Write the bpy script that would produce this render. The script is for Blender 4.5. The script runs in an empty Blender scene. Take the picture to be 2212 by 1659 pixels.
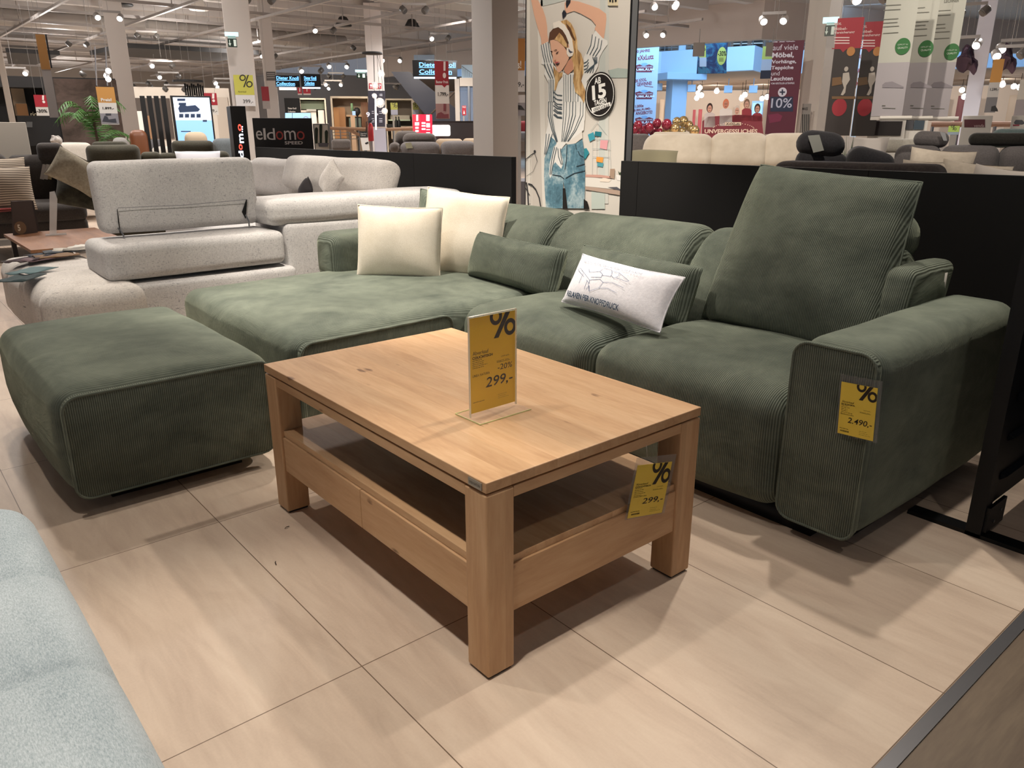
import bpy, bmesh, math, random
from math import sin, cos, pi, radians as R, atan2, sqrt, hypot, floor
from mathutils import Vector as V, Matrix as Mx, noise
random.seed(7)
SC = bpy.context.scene
COL = SC.collection
# ------------------------------------------------------------------ camera
CH = 1.1571615; PITCH = 0.318165; ROLL = -0.001492; FPX = 1667.15; TH = 2.26781
A_ = V((cos(TH), sin(TH), 0)); B_ = V((A_.y, -A_.x, 0))
def toW(v): return V((B_.dot(v), A_.dot(v), v.z))
_f = V((0, cos(PITCH), -sin(PITCH))); _r0 = V((1, 0, 0)); _u0 = _r0.cross(_f)
_r = _r0*cos(ROLL) + _u0*sin(ROLL); _u = -_r0*sin(ROLL) + _u0*cos(ROLL)
CF, CR, CU = toW(_f), toW(_r), toW(_u)
CAM = V((0, 0, CH))
def ray(x, y): return CF + CR*((x-1106)/FPX) - CU*((y-829.5)/FPX)
def at(x, y, D=None, X=None, Y=None, Z=None):
    "a point of the place seen at photo pixel x,y: at horizontal distance D or on the plane X=, Y= or Z="
    d = ray(x, y)
    if D is not None: t = D/hypot(d.x, d.y)
    elif X is not None: t = X/d.x
    elif Y is not None: t = Y/d.y
    else: t = (Z-CH)/d.z
    return CAM + d*t
cd = bpy.data.cameras.new('camera'); cam = bpy.data.objects.new('camera', cd); COL.objects.link(cam)
cd.sensor_fit = 'HORIZONTAL'; cd.sensor_width = 36; cd.lens = FPX/2212*36; cd.clip_start = .05; cd.clip_end = 200
m = Mx.Identity(4)
for i in range(3): m[i][0] = CR[i]; m[i][1] = CU[i]; m[i][2] = -CF[i]; m[i][3] = CAM[i]
cam.matrix_world = m; SC.camera = cam
# ------------------------------------------------------------------ materials
def lin(h):
    if isinstance(h, str):
        h = h.lstrip('#'); c = [int(h[i:i+2], 16)/255 for i in (0, 2, 4)]
    else: c = list(h)
    return tuple(x/12.92 if x <= .04045 else ((x+.055)/1.055)**2.4 for x in c)+(1,)
def newmat(name):
    m = bpy.data.materials.new(name); m.use_nodes = True; nt = m.node_tree
    return m, nt, nt.nodes['Principled BSDF']
def N(nt, typ, **k):
    n = nt.nodes.new(typ)
    for a, b in k.items():
        if a.startswith('i_'): n.inputs[a[2:].replace('_', ' ')].default_value = b
        else: setattr(n, a, b)
    return n
_mc = {}
def mat(col, rough=.6, metal=0, emit=0, alpha=1, spec=.5, name=None):
    key = (col, rough, metal, emit, alpha, spec)
    if key in _mc: return _mc[key]
    m, nt, b = newmat(name or 'flat_'+str(len(_mc)))
    b.inputs['Base Color'].default_value = lin(col); b.inputs['Roughness'].default_value = rough
    b.inputs['Metallic'].default_value = metal; b.inputs['Specular IOR Level'].default_value = spec
    if emit: b.inputs['Emission Color'].default_value = lin(col); b.inputs['Emission Strength'].default_value = emit
    if alpha < 1: b.inputs['Alpha'].default_value = alpha
    _mc[key] = m; return m
def mix(nt, fac, a, b, bt='MIX'):
    n = nt.nodes.new('ShaderNodeMix'); n.data_type = 'RGBA'; n.blend_type = bt
    for s, v in ((0, fac), (6, a), (7, b)):
        if hasattr(v, 'is_linked'): nt.links.new(v, n.inputs[s])
        else: n.inputs[s].default_value = v
    return n.outputs[2]
def mth(nt, op, a, b=0, c=0):
    n = nt.nodes.new('ShaderNodeMath'); n.operation = op
    for s, v in ((0, a), (1, b), (2, c)):
        if hasattr(v, 'is_linked'): nt.links.new(v, n.inputs[s])
        else: n.inputs[s].default_value = v
    return n.outputs[0]
def ramp(nt, fac, stops):
    n = nt.nodes.new('ShaderNodeValToRGB'); nt.links.new(fac, n.inputs[0]); e = n.color_ramp.elements
    while len(e) < len(stops): e.new(.5)
    for i, (p, c) in enumerate(stops): e[i].position = p; e[i].color = c
    return n.outputs[0]
def coords(nt, scale=(1, 1, 1), kind='Object', rot=(0, 0, 0)):
    t = N(nt, 'ShaderNodeTexCoord'); mp = N(nt, 'ShaderNodeMapping'); mp.inputs['Scale'].default_value = scale
    mp.inputs['Rotation'].default_value = rot
    nt.links.new(t.outputs[kind], mp.inputs[0]); return mp.outputs[0]
def noi(nt, vec, scale, detail=3, rough=.55, dist=0):
    n = N(nt, 'ShaderNodeTexNoise'); nt.links.new(vec, n.inputs['Vector'])
    n.inputs['Scale'].default_value = scale; n.inputs['Detail'].default_value = detail
    n.inputs['Roughness'].default_value = rough; n.inputs['Distortion'].default_value = dist
    return n.outputs['Fac']
def bump(nt, b, h, strength=.3, dist=.002, prev=None):
    n = N(nt, 'ShaderNodeBump'); nt.links.new(h, n.inputs['Height']); n.inputs['Strength'].default_value = strength
    n.inputs['Distance'].default_value = dist
    if prev: nt.links.new(prev, n.inputs['Normal'])
    nt.links.new(n.outputs[0], b.inputs['Normal']); return n.outputs[0]
def sepxyz(nt, v):
    s = N(nt, 'ShaderNodeSeparateXYZ'); nt.links.new(v, s.inputs[0]); return s.outputs
def cord(axis, c1, c2, name, pitch=.0062, depth=.45, bmp=.5):
    "ribbed velvet corduroy, the ribs counted along the given axis"
    m, nt, b = newmat(name); v = coords(nt)
    s = sepxyz(nt, v); w = noi(nt, v, 6, 2); x = mth(nt, 'ADD', s[axis], mth(nt, 'MULTIPLY', w, .008))
    sn = mth(nt, 'SINE', mth(nt, 'MULTIPLY', x, 2*pi/pitch)); sn = mth(nt, 'MULTIPLY_ADD', sn, .5, .5)
    n1 = noi(nt, coords(nt, (1, 1, 2.2), rot=(.3, .2, .5)), 3.2, 5, .62, .6); n2 = noi(nt, v, 14, 4, .6)
    nap = ramp(nt, mth(nt, 'MULTIPLY_ADD', n2, .35, mth(nt, 'MULTIPLY', n1, .7)), [(.28, lin(c1)), (.74, lin(c2))])
    low = mth(nt, 'MULTIPLY', mth(nt, 'POWER', mth(nt, 'SUBTRACT', 1, sn), 1.5), depth)
    colr = mix(nt, low, nap, lin('#14170f'))
    nt.links.new(colr, b.inputs['Base Color']); b.inputs['Roughness'].default_value = .85
    b.inputs['Specular IOR Level'].default_value = .15
    b.inputs['Sheen Weight'].default_value = .35; b.inputs['Sheen Roughness'].default_value = .4
    b.inputs['Sheen Tint'].default_value = lin('#c9d0b4')
    p = bump(nt, b, n1, .35, .02); bump(nt, b, sn, bmp, .0022, p)
    return m
def fabric(c1, c2, name, scale=220, fleck=None, fs=55, rough=.9, big=4, stretch=(1, 1, 1)):
    m, nt, b = newmat(name); v = coords(nt, stretch)
    n = noi(nt, v, scale, 3, .7); g = noi(nt, v, big, 3)
    c = ramp(nt, mth(nt, 'MULTIPLY_ADD', g, .4, mth(nt, 'MULTIPLY', n, .6)), [(.35, lin(c1)), (.65, lin(c2))])
    if fleck:
        f1 = noi(nt, coords(nt, (1, 1, .22)), fs, 2, .6); f2 = noi(nt, coords(nt, (.22, .22, 1)), fs, 2, .6)
        k = mth(nt, 'MAXIMUM', f1, f2)
        c = mix(nt, ramp(nt, k, [(.62, (0, 0, 0, 1)), (.72, (.75, .75, .75, 1))]), c, lin(fleck))
    nt.links.new(c, b.inputs['Base Color']); b.inputs['Roughness'].default_value = rough
    b.inputs['Specular IOR Level'].default_value = .15; b.inputs['Sheen Weight'].default_value = .15
    bump(nt, b, n, .35, .002); return m
def wood(name, along, c=('#b98658', '#d6a877', '#c79463'), board=.052, across=0, rough=.5, knots=True):
    "solid boards with grain running along one axis"
    m, nt, b = newmat(name); v = coords(nt); s = sepxyz(nt, v)
    idx = mth(nt, 'FLOOR', mth(nt, 'DIVIDE', s[across], board))
    wn = N(nt, 'ShaderNodeTexWhiteNoise', noise_dimensions='1D'); nt.links.new(idx, wn.inputs['W'])
    sc = [7, 7, 7]; sc[along] = .9
    cb = N(nt, 'ShaderNodeCombineXYZ')
    off = mth(nt, 'MULTIPLY', wn.outputs[0], 37)
    o = mth(nt, 'ADD', s[along], off)
    for i in range(3): nt.links.new(mth(nt, 'MULTIPLY', o if i == along else s[i], sc[i]), cb.inputs[i])
    g = noi(nt, cb.outputs[0], 1.6, 6, .55, 1.2); f = noi(nt, cb.outputs[0], 14, 4, .6)
    c0 = ramp(nt, mth(nt, 'MULTIPLY_ADD', f, .3, mth(nt, 'MULTIPLY', g, .7)), [(.28, lin(c[0])), (.5, lin(c[2])), (.74, lin(c[1]))])
    tint = mth(nt, 'MULTIPLY_ADD', wn.outputs[0], .13, .935)
    hs = N(nt, 'ShaderNodeHueSaturation'); nt.links.new(c0, hs.inputs['Color']); nt.links.new(tint, hs.inputs['Value'])
    out = hs.outputs[0]
    if knots:
        k = noi(nt, coords(nt, (1, 1, 1)), 9, 1, .3); sc2 = [1, 1, 1]; sc2[along] = .22
        k2 = noi(nt, coords(nt, sc2), 34, 2, .5)
        out = mix(nt, ramp(nt, mth(nt, 'MULTIPLY', k, k2), [(.44, (0, 0, 0, 1)), (.5, (.8, .8, .8, 1))]), out, lin('#5b3418'))
    nt.links.new(out, b.inputs['Base Color']); b.inputs['Roughness'].default_value = rough
    b.inputs['Specular IOR Level'].default_value = .35; bump(nt, b, f, .08, .001); return m
def glassy(name, col='#ffffff', rough=.02, alpha=.12):
    m, nt, b = newmat(name); b.inputs['Base Color'].default_value = lin(col); b.inputs['Roughness'].default_value = rough
    b.inputs['Alpha'].default_value = alpha; b.inputs['Specular IOR Level'].default_value = .8; return m
# ------------------------------------------------------------------ objects
def tag(o, label=None, cat=None, group=None, kind=None):
    if label: o['label'] = label
    if cat: o['category'] = cat
    if group: o['group'] = group
    if kind: o['kind'] = kind
    return o
def thing(name, label, cat, loc=(0, 0, 0), rotz=0, group=None, rot=None):
    o = bpy.data.objects.new(name, None); COL.objects.link(o); o.empty_display_size = .1
    o.location = loc; o.rotation_euler = rot or (0, 0, rotz); return tag(o, label, cat, group)
def kids(o): return [c for c in COL.objects if c.parent == o]
def dup(root, loc, rotz=None, label=None, group=None, scale=None, kc=None):
    kc = kc if kc is not None else [(c, kids(c)) for c in kids(root)]
    r = root.copy(); COL.objects.link(r); r.location = loc
    if rotz is not None: r.rotation_euler = (0, 0, rotz)
    if scale: r.scale = scale
    tag(r, label, None, group)
    for c, gs in kc:
        d = c.copy(); COL.objects.link(d); d.parent = r
        for g in gs:
            e = g.copy(); COL.objects.link(e); e.parent = d
    return r
_LC = [0]
class MB:
    def __init__(s): s.v = []; s.f = []; s.mi = []; s.m = Mx.Identity(4); s.k = 0
    def add(s, vs, fs):
        o = len(s.v); s.v += [tuple(s.m @ V(p)) for p in vs]
        s.f += [tuple(i+o for i in f) for f in fs]; s.mi += [s.k]*len(fs); return s
    def box(s, c, d, rz=0, bev=0):
        x, y, z = d[0]/2, d[1]/2, d[2]/2
        if bev: return s.rbox(c, d, min(bev, x*.98, y*.98, z*.98), rz=rz, n=1, seg=2)
        cs, sn = cos(rz), sin(rz); P = []
        for a in (-x, x):
            for b in (-y, y):
                for e in (-z, z): P.append((c[0]+a*cs-b*sn, c[1]+a*sn+b*cs, c[2]+e))
        return s.add(P, [(0, 1, 3, 2), (4, 6, 7, 5), (0, 4, 5, 1), (2, 3, 7, 6), (0, 2, 6, 4), (1, 5, 7, 3)])
    def b2(s, p, q, bev=0): return s.box([(a+b)/2 for a, b in zip(p, q)], [abs(a-b) for a, b in zip(p, q)], 0, bev)
    def rbox(s, c, d, r, puff=(0, 0, 0), rz=0, n=6, seg=4, fn=None, ns=0, nsc=3):
        h = [q/2 for q in d]; r = min(r, *[q*.999 for q in h])
        nn = n if isinstance(n, tuple) else (n, n, n)
        def ticks(hh, n):
            L = [-hh+r*(1-cos(i*pi/2/seg)) for i in range(seg)]
            mid = [-hh+r+(2*hh-2*r)*i/n for i in range(n+1)]
            return L+mid+[-q for q in reversed(L)]
        T = [ticks(q, k) for q, k in zip(h, nn)]; idx = {}; P = []; F = []
        def vert(p):
            k = tuple(round(q, 6) for q in p)
            if k in idx: return idx[k]
            q = [max(-h[i]+r, min(h[i]-r, p[i])) for i in range(3)]
            e = V([p[i]-q[i] for i in range(3)])
            if e.length > 1e-9: e = e.normalized()*r
            w = [q[i]+e[i] for i in range(3)]
            u = [w[i]/h[i] for i in range(3)]; o = list(w)
            for i in range(3):
                if puff[i]:
                    j, l = (i+1) % 3, (i+2) % 3
                    o[i] += u[i]*puff[i]*max(0, 1-u[j]**2)**.6*max(0, 1-u[l]**2)**.6
            o = V(o)
            if ns: o += noise.noise_vector(V((o.x+c[0], o.y+c[1], o.z+c[2]))*nsc)*ns
            if fn: o = V(fn(o))
            cs, sn = cos(rz), sin(rz)
            P.append((c[0]+o.x*cs-o.y*sn, c[1]+o.x*sn+o.y*cs, c[2]+o.z)); idx[k] = len(P)-1; return idx[k]
        for ax in range(3):
            j, l = (ax+1) % 3, (ax+2) % 3
            for sg in (-1, 1):
                for a in range(len(T[j])-1):
                    for b in range(len(T[l])-1):
                        q = []
                        for (aa, bb) in ((a, b), (a+1, b), (a+1, b+1), (a, b+1)):
                            p = [0, 0, 0]; p[ax] = sg*h[ax]; p[j] = T[j][aa]; p[l] = T[l][bb]; q.append(vert(p))
                        F.append(tuple(q if sg > 0 else q[::-1]))
        return s.add(P, F)
    def tube(s, pts, r, n=8, closed=False, cap=True):
        pts = [V(p) for p in pts]; k = len(pts); P = []; F = []
        prev = None
        for i, p in enumerate(pts):
            a = pts[i-1] if (i or closed) else p; b = pts[(i+1) % k] if (i < k-1 or closed) else p
            t = (b-a).normalized() if (b-a).length > 1e-9 else V((0, 0, 1))
            x = t.cross(V((0, 0, 1)) if abs(t.z) < .95 else V((1, 0, 0))).normalized()
            if prev is not None:
                x = (prev-t*prev.dot(t)).normalized()
            prev = x; y = t.cross(x); rr = r[i] if isinstance(r, (list, tuple)) else r
            for j in range(n): P.append(p+(x*cos(2*pi*j/n)+y*sin(2*pi*j/n))*rr)
        for i in range(k if closed else k-1):
            for j in range(n):
                a = i*n+j; b = i*n+(j+1) % n; c = ((i+1) % k)*n+(j+1) % n; d = ((i+1) % k)*n+j; F.append((a, b, c, d))
        if cap and not closed: F += [tuple(range(n))[::-1], tuple(range((k-1)*n, k*n))]
        return s.add(P, F)
    def lathe(s, prof, c=(0, 0, 0), n=20, mtx=None):
        P = []; F = []; k = len(prof)
        for (r, z) in prof:
            for j in range(n):
                p = V((r*cos(2*pi*j/n), r*sin(2*pi*j/n), z)); p = mtx @ p if mtx else p; P.append(p+V(c))
        for i in range(k-1):
            for j in range(n): F.append((i*n+j, i*n+(j+1) % n, (i+1)*n+(j+1) % n, (i+1)*n+j))
        F += [tuple(range(n))[::-1], tuple(range((k-1)*n, k*n))]
        return s.add(P, F)
    def ball(s, c, r, n=16, sq=(1, 1, 1)):
        k = n//2; pr = [(max(1e-4, r*sin(pi*i/k)), -r*cos(pi*i/k)) for i in range(k+1)]
        return s.lathe([(a, b*sq[2]) for a, b in pr], c, n)
    def prism(s, poly, y0, y1):
        "a polygon in local x,z pushed from y0 (front) to y1"
        n = len(poly)
        ar = sum(poly[i][0]*poly[(i+1) % n][1]-poly[(i+1) % n][0]*poly[i][1] for i in range(n))
        if ar < 0: poly = poly[::-1]
        P = [(x, y0, z) for x, z in poly]+[(x, y1, z) for x, z in poly]
        F = [tuple(range(n)), tuple(range(2*n-1, n-1, -1))]+[(i, n+i, n+(i+1) % n, (i+1) % n)[::1] for i in range(n)]
        return s.add(P, F)
    def flat(s, poly, y):
        n = len(poly); ar = sum(poly[i][0]*poly[(i+1) % n][1]-poly[(i+1) % n][0]*poly[i][1] for i in range(n))
        if ar < 0: poly = poly[::-1]
        return s.add([(x, y, z) for x, z in poly], [tuple(range(n))])
    def quad(s, x0, x1, z0, z1, y): return s.flat([(x0, z0), (x1, z0), (x1, z1), (x0, z1)], y)
    def disc(s, cx, cz, r, y, n=28, sx=1): return s.flat([(cx+r*sx*cos(2*pi*i/n), cz+r*sin(2*pi*i/n)) for i in range(n)], y)
    def ring(s, cx, cz, r0, r1, y, n=32, sx=1, a0=0, a1=360):
        P = []; F = []; k = n
        for i in range(k+1):
            a = R(a0+(a1-a0)*i/k)
            P += [(cx+r0*sx*cos(a), y, cz+r0*sin(a)), (cx+r1*sx*cos(a), y, cz+r1*sin(a))]
        for i in range(k): F.append((2*i, 2*i+1, 2*i+3, 2*i+2))
        return s.add(P, F)
    def line(s, pts, w, y):
        "a printed stroke of width w in local x,z"
        for a, b in zip(pts[:-1], pts[1:]):
            _LC[0] = (_LC[0]+1) % 40; y -= .00003
            a = V((a[0], a[1])); b = V((b[0], b[1])); d = (b-a)
            if d.length < 1e-6: continue
            d.normalize(); n = V((-d.y, d.x))*w/2; e = d*w*.3
            s.flat([tuple(a-e-n), tuple(b+e-n), tuple(b+e+n), tuple(a-e+n)], y-_LC[0]*.00002)
        return s
    def build(s, name, mats, parent=None, smooth=False, sub=0, label=None):
        me = bpy.data.meshes.new(name); me.from_pydata(s.v, [], s.f); me.update()
        if not isinstance(mats, (list, tuple)): mats = [mats]
        for q in mats: me.materials.append(q)
        me.polygons.foreach_set('material_index', s.mi)
        bm = bmesh.new(); bm.from_mesh(me); bmesh.ops.recalc_face_normals(bm, faces=[f for f in bm.faces]) if smooth != 'flat' else None
        bm.to_mesh(me); bm.free()
        if smooth is True: me.polygons.foreach_set('use_smooth', [True]*len(me.polygons))
        o = bpy.data.objects.new(name, me); COL.objects.link(o)
        if parent: o.parent = parent
        if label: o['label'] = label
        if sub:
            q = o.modifiers.new('sub', 'SUBSURF'); q.levels = q.render_levels = sub
        return o
def bevel(o, w=.003, seg=2):
    m = o.modifiers.new('bevel', 'BEVEL'); m.width = w; m.segments = seg; m.limit_method = 'ANGLE'; return o
_tc = {}
def txt_mesh(s, bold=0, shear=0):
    k = (s, bold, shear)
    if k in _tc: return _tc[k]
    c = bpy.data.curves.new('t', 'FONT'); c.body = s; c.size = 1; c.offset = bold; c.shear = shear; c.resolution_u = 3
    o = bpy.data.objects.new('t', c); COL.objects.link(o); bpy.context.view_layer.update()
    me = bpy.data.meshes.new_from_object(o.evaluated_get(bpy.context.evaluated_depsgraph_get()))
    vs = [(v.co.x, v.co.y) for v in me.vertices]; fs = [tuple(p.vertices) for p in me.polygons]
    bpy.data.objects.remove(o); bpy.data.curves.remove(c); bpy.data.meshes.remove(me)
    xs = [a for a, b in vs] or [0]; ys = [b for a, b in vs] or [0]
    _tc[k] = (vs, fs, min(xs), max(xs), min(ys), max(ys)); return _tc[k]
def text(mb, s, x0, x1, z0, z1, y, bold=0, shear=0, fit=True, ang=0, vert=None):
    "printed lettering fitted into a local x,z rectangle"
    vs, fs, a, b, c, d = txt_mesh(s, bold, shear)
    if not fs: return mb
    if vert: c, d = vert
    sx = (x1-x0)/max(b-a, 1e-6); sz = (z1-z0)/max(d-c, 1e-6)
    cx, cz = (x0+x1)/2, (z0+z1)/2; ca, sa = cos(ang), sin(ang); P = []
    for p, q in vs:
        u = x0+(p-a)*sx-cx; w = z0+(q-c)*sz-cz
        P.append((cx+u*ca-w*sa, y, cz+u*sa+w*ca))
    return mb.add(P, fs)
def face_cam(p): return atan2(-p[0], p[1])
def place(name, label, cat, x0, x1, y0, y1, D, group=None, yaw=None):
    "a thing whose flat front fills the photo box x0..x1, y0(top)..y1(bottom) at distance D; returns root, width, height (local x right, z up from its lower edge)"
    xm = (x0+x1)/2; b = at(xm, y1, D=D); t = at(xm, y0, D=D); l = at(x0, (y0+y1)/2, D=D); r = at(x1, (y0+y1)/2, D=D)
    rz = face_cam(b) if yaw is None else yaw
    w = (r-l).length
    if yaw is not None: w /= max(.3, abs(cos(yaw-face_cam(b))))
    return thing(name, label, cat, b, rz, group), w, t.z-b.z
# ------------------------------------------------------------------ setting: floor
m_, nt, b = newmat('beige_stone_tile'); v = coords(nt); s = sepxyz(nt, v)
n1 = noi(nt, coords(nt, (1.6, .32, 1)), 2.4, 6, .6, 1.5); n2 = noi(nt, coords(nt, (3, .5, 1)), 9, 4, .6, .8); n3 = noi(nt, v, 160, 2, .5)
c = ramp(nt, mth(nt, 'MULTIPLY_ADD', n3, .08, mth(nt, 'MULTIPLY_ADD', n2, .3, mth(nt, 'MULTIPLY', n1, .62))), [(.36, lin('#b8a391')), (.5, lin('#c8b4a1')), (.64, lin('#d3c1ae'))])
def cell(coord, off, size):
    u = mth(nt, 'DIVIDE', mth(nt, 'SUBTRACT', coord, off), size)
    fr = mth(nt, 'FRACT', u); d = mth(nt, 'MINIMUM', fr, mth(nt, 'SUBTRACT', 1, fr)); return mth(nt, 'MULTIPLY', d, size), mth(nt, 'FLOOR', u)
dx, ix = cell(s[0], .219, .4592); dy, iy = cell(s[1], 1.343, .887)
wn = N(nt, 'ShaderNodeTexWhiteNoise', noise_dimensions='2D'); cb = N(nt, 'ShaderNodeCombineXYZ'); nt.links.new(ix, cb.inputs[0]); nt.links.new(iy, cb.inputs[1]); nt.links.new(cb.outputs[0], wn.inputs[0])
hs = N(nt, 'ShaderNodeHueSaturation'); nt.links.new(c, hs.inputs['Color']); nt.links.new(mth(nt, 'MULTIPLY_ADD', wn.outputs[0], .08, .96), hs.inputs['Value'])
g = mth(nt, 'LESS_THAN', mth(nt, 'MINIMUM', dx, dy), .0013)
nt.links.new(mix(nt, g, hs.outputs[0], lin('#6d5a49')), b.inputs['Base Color'])
b.inputs['Roughness'].default_value = .42; b.inputs['Specular IOR Level'].default_value = .3
TILE = m_
tag(MB().b2((-6, .452, -.1), (40, 46, 0)).build('floor', TILE), kind='structure')
VINYL = wood('vinyl_planks', 1, ('#55463a', '#75634f', '#665545'), .18, 0, .55, False)
tag(MB().b2((-6, -6, -.1), (17, .425, .001)).build('floor', wood('vinyl_floor', 0, ('#5f5145', '#80715f', '#6f6152'), .19, 1, .5, False)), kind='structure')
tag(MB().b2((-6, .425, -.1), (17, .452, .004), 0).build('trim_1', mat('#77777a', .35, .7)), kind='structure')
bb = MB().b2((-6,.452,-.1),(40,.4535,.0015)).build('trim_2', mat('#2b241f', .8)); tag(bb, kind='structure')
# ------------------------------------------------------------------ green corner sofa
G1, G2 = '#474f49', '#7f8678'
CX, CY, CZ = (cord(i, G1, G2, 'green_corduroy_'+'xyz'[i], depth=.6, bmp=.9) for i in range(3))
SM = cord(1, G1, G2, 'green_corduroy_nap', depth=.28, bmp=.3)
SMX = cord(0, G1, G2, 'green_corduroy_nap_side', depth=.2, bmp=.2)
BLK = mat('#0c0b0b', .55); BLKM = mat('#101012', .5)
BLKP = mat('#191818', .6, spec=.3)
sofa = thing('corner_sofa', 'olive green corduroy corner sofa with chaise behind the wooden coffee table', 'sofa', (1.9, .85, 0))
def S(mb, name, mt, **k):
    "sofa parts are written in place coordinates and moved under the sofa's own origin"
    mb.v = [(x-1.9, y-.85, z) for x, y, z in mb.v]; return mb.build(name, mt, sofa, True, **k)
def rpanel(xy, thick, r, plane='y'):
    "flat upholstered end panel with rounded corners, bevelled; xy = (a0, a1, z0, z1, front)"
    a0, a1, z0, z1, f = xy; q = MB(); q.prism(rrect(a0, a1, z0, z1, r), f, f+thick)
    if plane == 'x': q.v = [(b, a, z) for a, b, z in q.v]
    return q
def pipe(pts, r=.0045): return MB().tube(pts, r, 6, closed=True)
def rrect(x0, x1, z0, z1, r, n=5):
    o = []
    for cx, cz, a in ((x1-r, z1-r, 0), (x0+r, z1-r, 90), (x0+r, z0+r, 180), (x1-r, z0+r, 270)):
        for i in range(n+1): t = R(a+90*i/n); o.append((cx+r*cos(t), cz+r*sin(t)))
    return o
for (y0, y1) in ((1.085, 1.872), (1.872, 2.665)):
    mb = MB().rbox((2.27, (y0+y1)/2, .245), (.68, y1-y0-.004, .37), .075, (.035, .004, .035), n=14, seg=6, ns=.006, nsc=4)
    S(mb, 'seat', CY)
mb = MB().rbox((1.895, 3.275, .237), (1.49, 1.27, .365), .07, (.012, .0, .03), n=18, seg=6, ns=.006, nsc=3, fn=lambda p: (p.x, p.y+max(0, .3-p.y)/.935*.10*(p.x/1.49+.35), p.z))
S(mb, 'chaise', SM)
# front panel of the chaise with its piping
mb = rpanel((1.158, 1.887, .06, .407, 2.624), .03, .05); mb.v = [(x, y+.10*(x-1.52)/1.49, z) for x, y, z in mb.v]
bevel(S(mb, 'chaise_front_panel', CX), .008, 3)
S(pipe([(x, 2.622+.10*(x-1.52)/1.49, z) for x, z in rrect(1.16, 1.885, .062, .405, .05)]), 'piping', SM)
# far arm block on the chaise
mb = MB().rbox((2.42, 3.865, .50), (1.0, .26, .25), .055, (.01, .01, .01), n=8, seg=5, ns=.006); S(mb, 'armrest', CX)
# plinth feet
S(MB().b2((2.0, 1.0, .0), (2.8, 3.7, .055)).b2((1.25, 2.78, .0), (2.0, 3.65, .055)), 'plinth', BLK)
S(MB().b2((2.06, .92, 0), (2.84, 1.06, .055)), 'plinth', BLK)
# backrests: section swept along Y
def backrest(y0, y1, name='backrest', top=.765, x1=2.96, mt=None):
    prof = [(2.50, .30), (2.50, .42), (2.555, .55), (2.635, .67), (2.70, .735), (2.76, top), (2.83, top+.006), (2.90, top-.03), (x1, top-.12), (x1+.01, .45), (x1, .12), (2.55, .12)]
    n = 14; mb = MB(); P = []; F = []; k = len(prof)
    for i in range(n+1):
        t = i/n; y = y0+(y1-y0)*t; e = max(0, abs(2*t-1)-.86)/.14; e = 1-e*e*.06
        for j, (x, z) in enumerate(prof):
            cx, cz = 2.75, .45; w = noise.noise(V((x*3, y*3, z*3)))*.006
            P.append((cx+(x-cx)*e+w, y, cz+(z-cz)*e+w))
    for i in range(n):
        for j in range(k): F.append((i*k+j, i*k+(j+1) % k, (i+1)*k+(j+1) % k, (i+1)*k+j))
    F += [tuple(range(k))[::-1], tuple(range(n*k, (n+1)*k))]
    mb.add(P, F); return S(mb, name, mt or CY, sub=2)
backrest(2.866, 3.98); backrest(2.012, 2.862); backrest(1.165, 2.008)
# folded side wing at the right end of the back with its paper care label
mb = MB().rbox((2.68, 1.115, .50), (.34, .10, .44), .032, (0, .01, .01), n=6, seg=4, fn=lambda p: (p.x+(p.z)*.35, p.y, p.z)); S(mb, 'side_wing', CY)
lb = MB().b2((2.82, 1.06, .55), (2.84, 1.065, .69)); S(lb, 'care_label', mat('#b9b4ac', .7), label='narrow white printed label')
# right arm
def armfn(p):
    return (p.x, p.y, p.z)
mb = MB().rbox((2.455, .971, .33), (1.0, .245, .55), .065, (.0, .006, .012), n=12, seg=6, ns=.006, nsc=4)
S(mb, 'armrest', SMX)
mb = MB(); prof = rrect(.853, 1.083, .066, .628, .045)
bevel(S(rpanel((.853, 1.093, .057, .60, 1.946), .03, .045, 'x'), 'arm_front_panel', CY), .008, 3)
S(pipe([(1.947, y, z) for y, z in rrect(.854, 1.092, .058, .599, .045)]), 'piping', SM)
# ------------------------------------------------------------------ ottoman
ott = thing('ottoman', 'large olive green corduroy ottoman in front of the chaise, left of the coffee table', 'ottoman', (.36, 2.52, 0))
def O(mb, name, mt, **k):
    mb.v = [(x-.36, y-2.52, z) for x, y, z in mb.v]; return mb.build(name, mt, ott, True, **k)
def ofn(p):
    k = max(0, (-p.z-.04))/.15
    return (p.x*(1-.035*k), p.y-.0+.03*k*(1 if p.y < 0 else -1), p.z)
O(MB().rbox((.68, 3.075, .232), (.68, 1.09, .365), .07, (.02, .0, .022), n=16, seg=6, ns=.005, nsc=4, fn=ofn), 'ottoman_body', SM)
q = rpanel((.352, 1.008, .06, .405, 2.497), .03, .05); q.v = [(x, y+.03*max(0, (.185-z))/.15, z) for x, y, z in q.v]
bevel(O(q, 'ottoman_front_panel', CX), .008, 3)
O(pipe([(x*1., 2.499+.03*max(0, (.185-z))/.15, z) for x, z in rrect(.354, 1.006, .062, .403, .05)]), 'piping', SM)
O(MB().b2((.47, 2.63, 0), (.91, 3.5, .06)), 'plinth', BLK)
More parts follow.
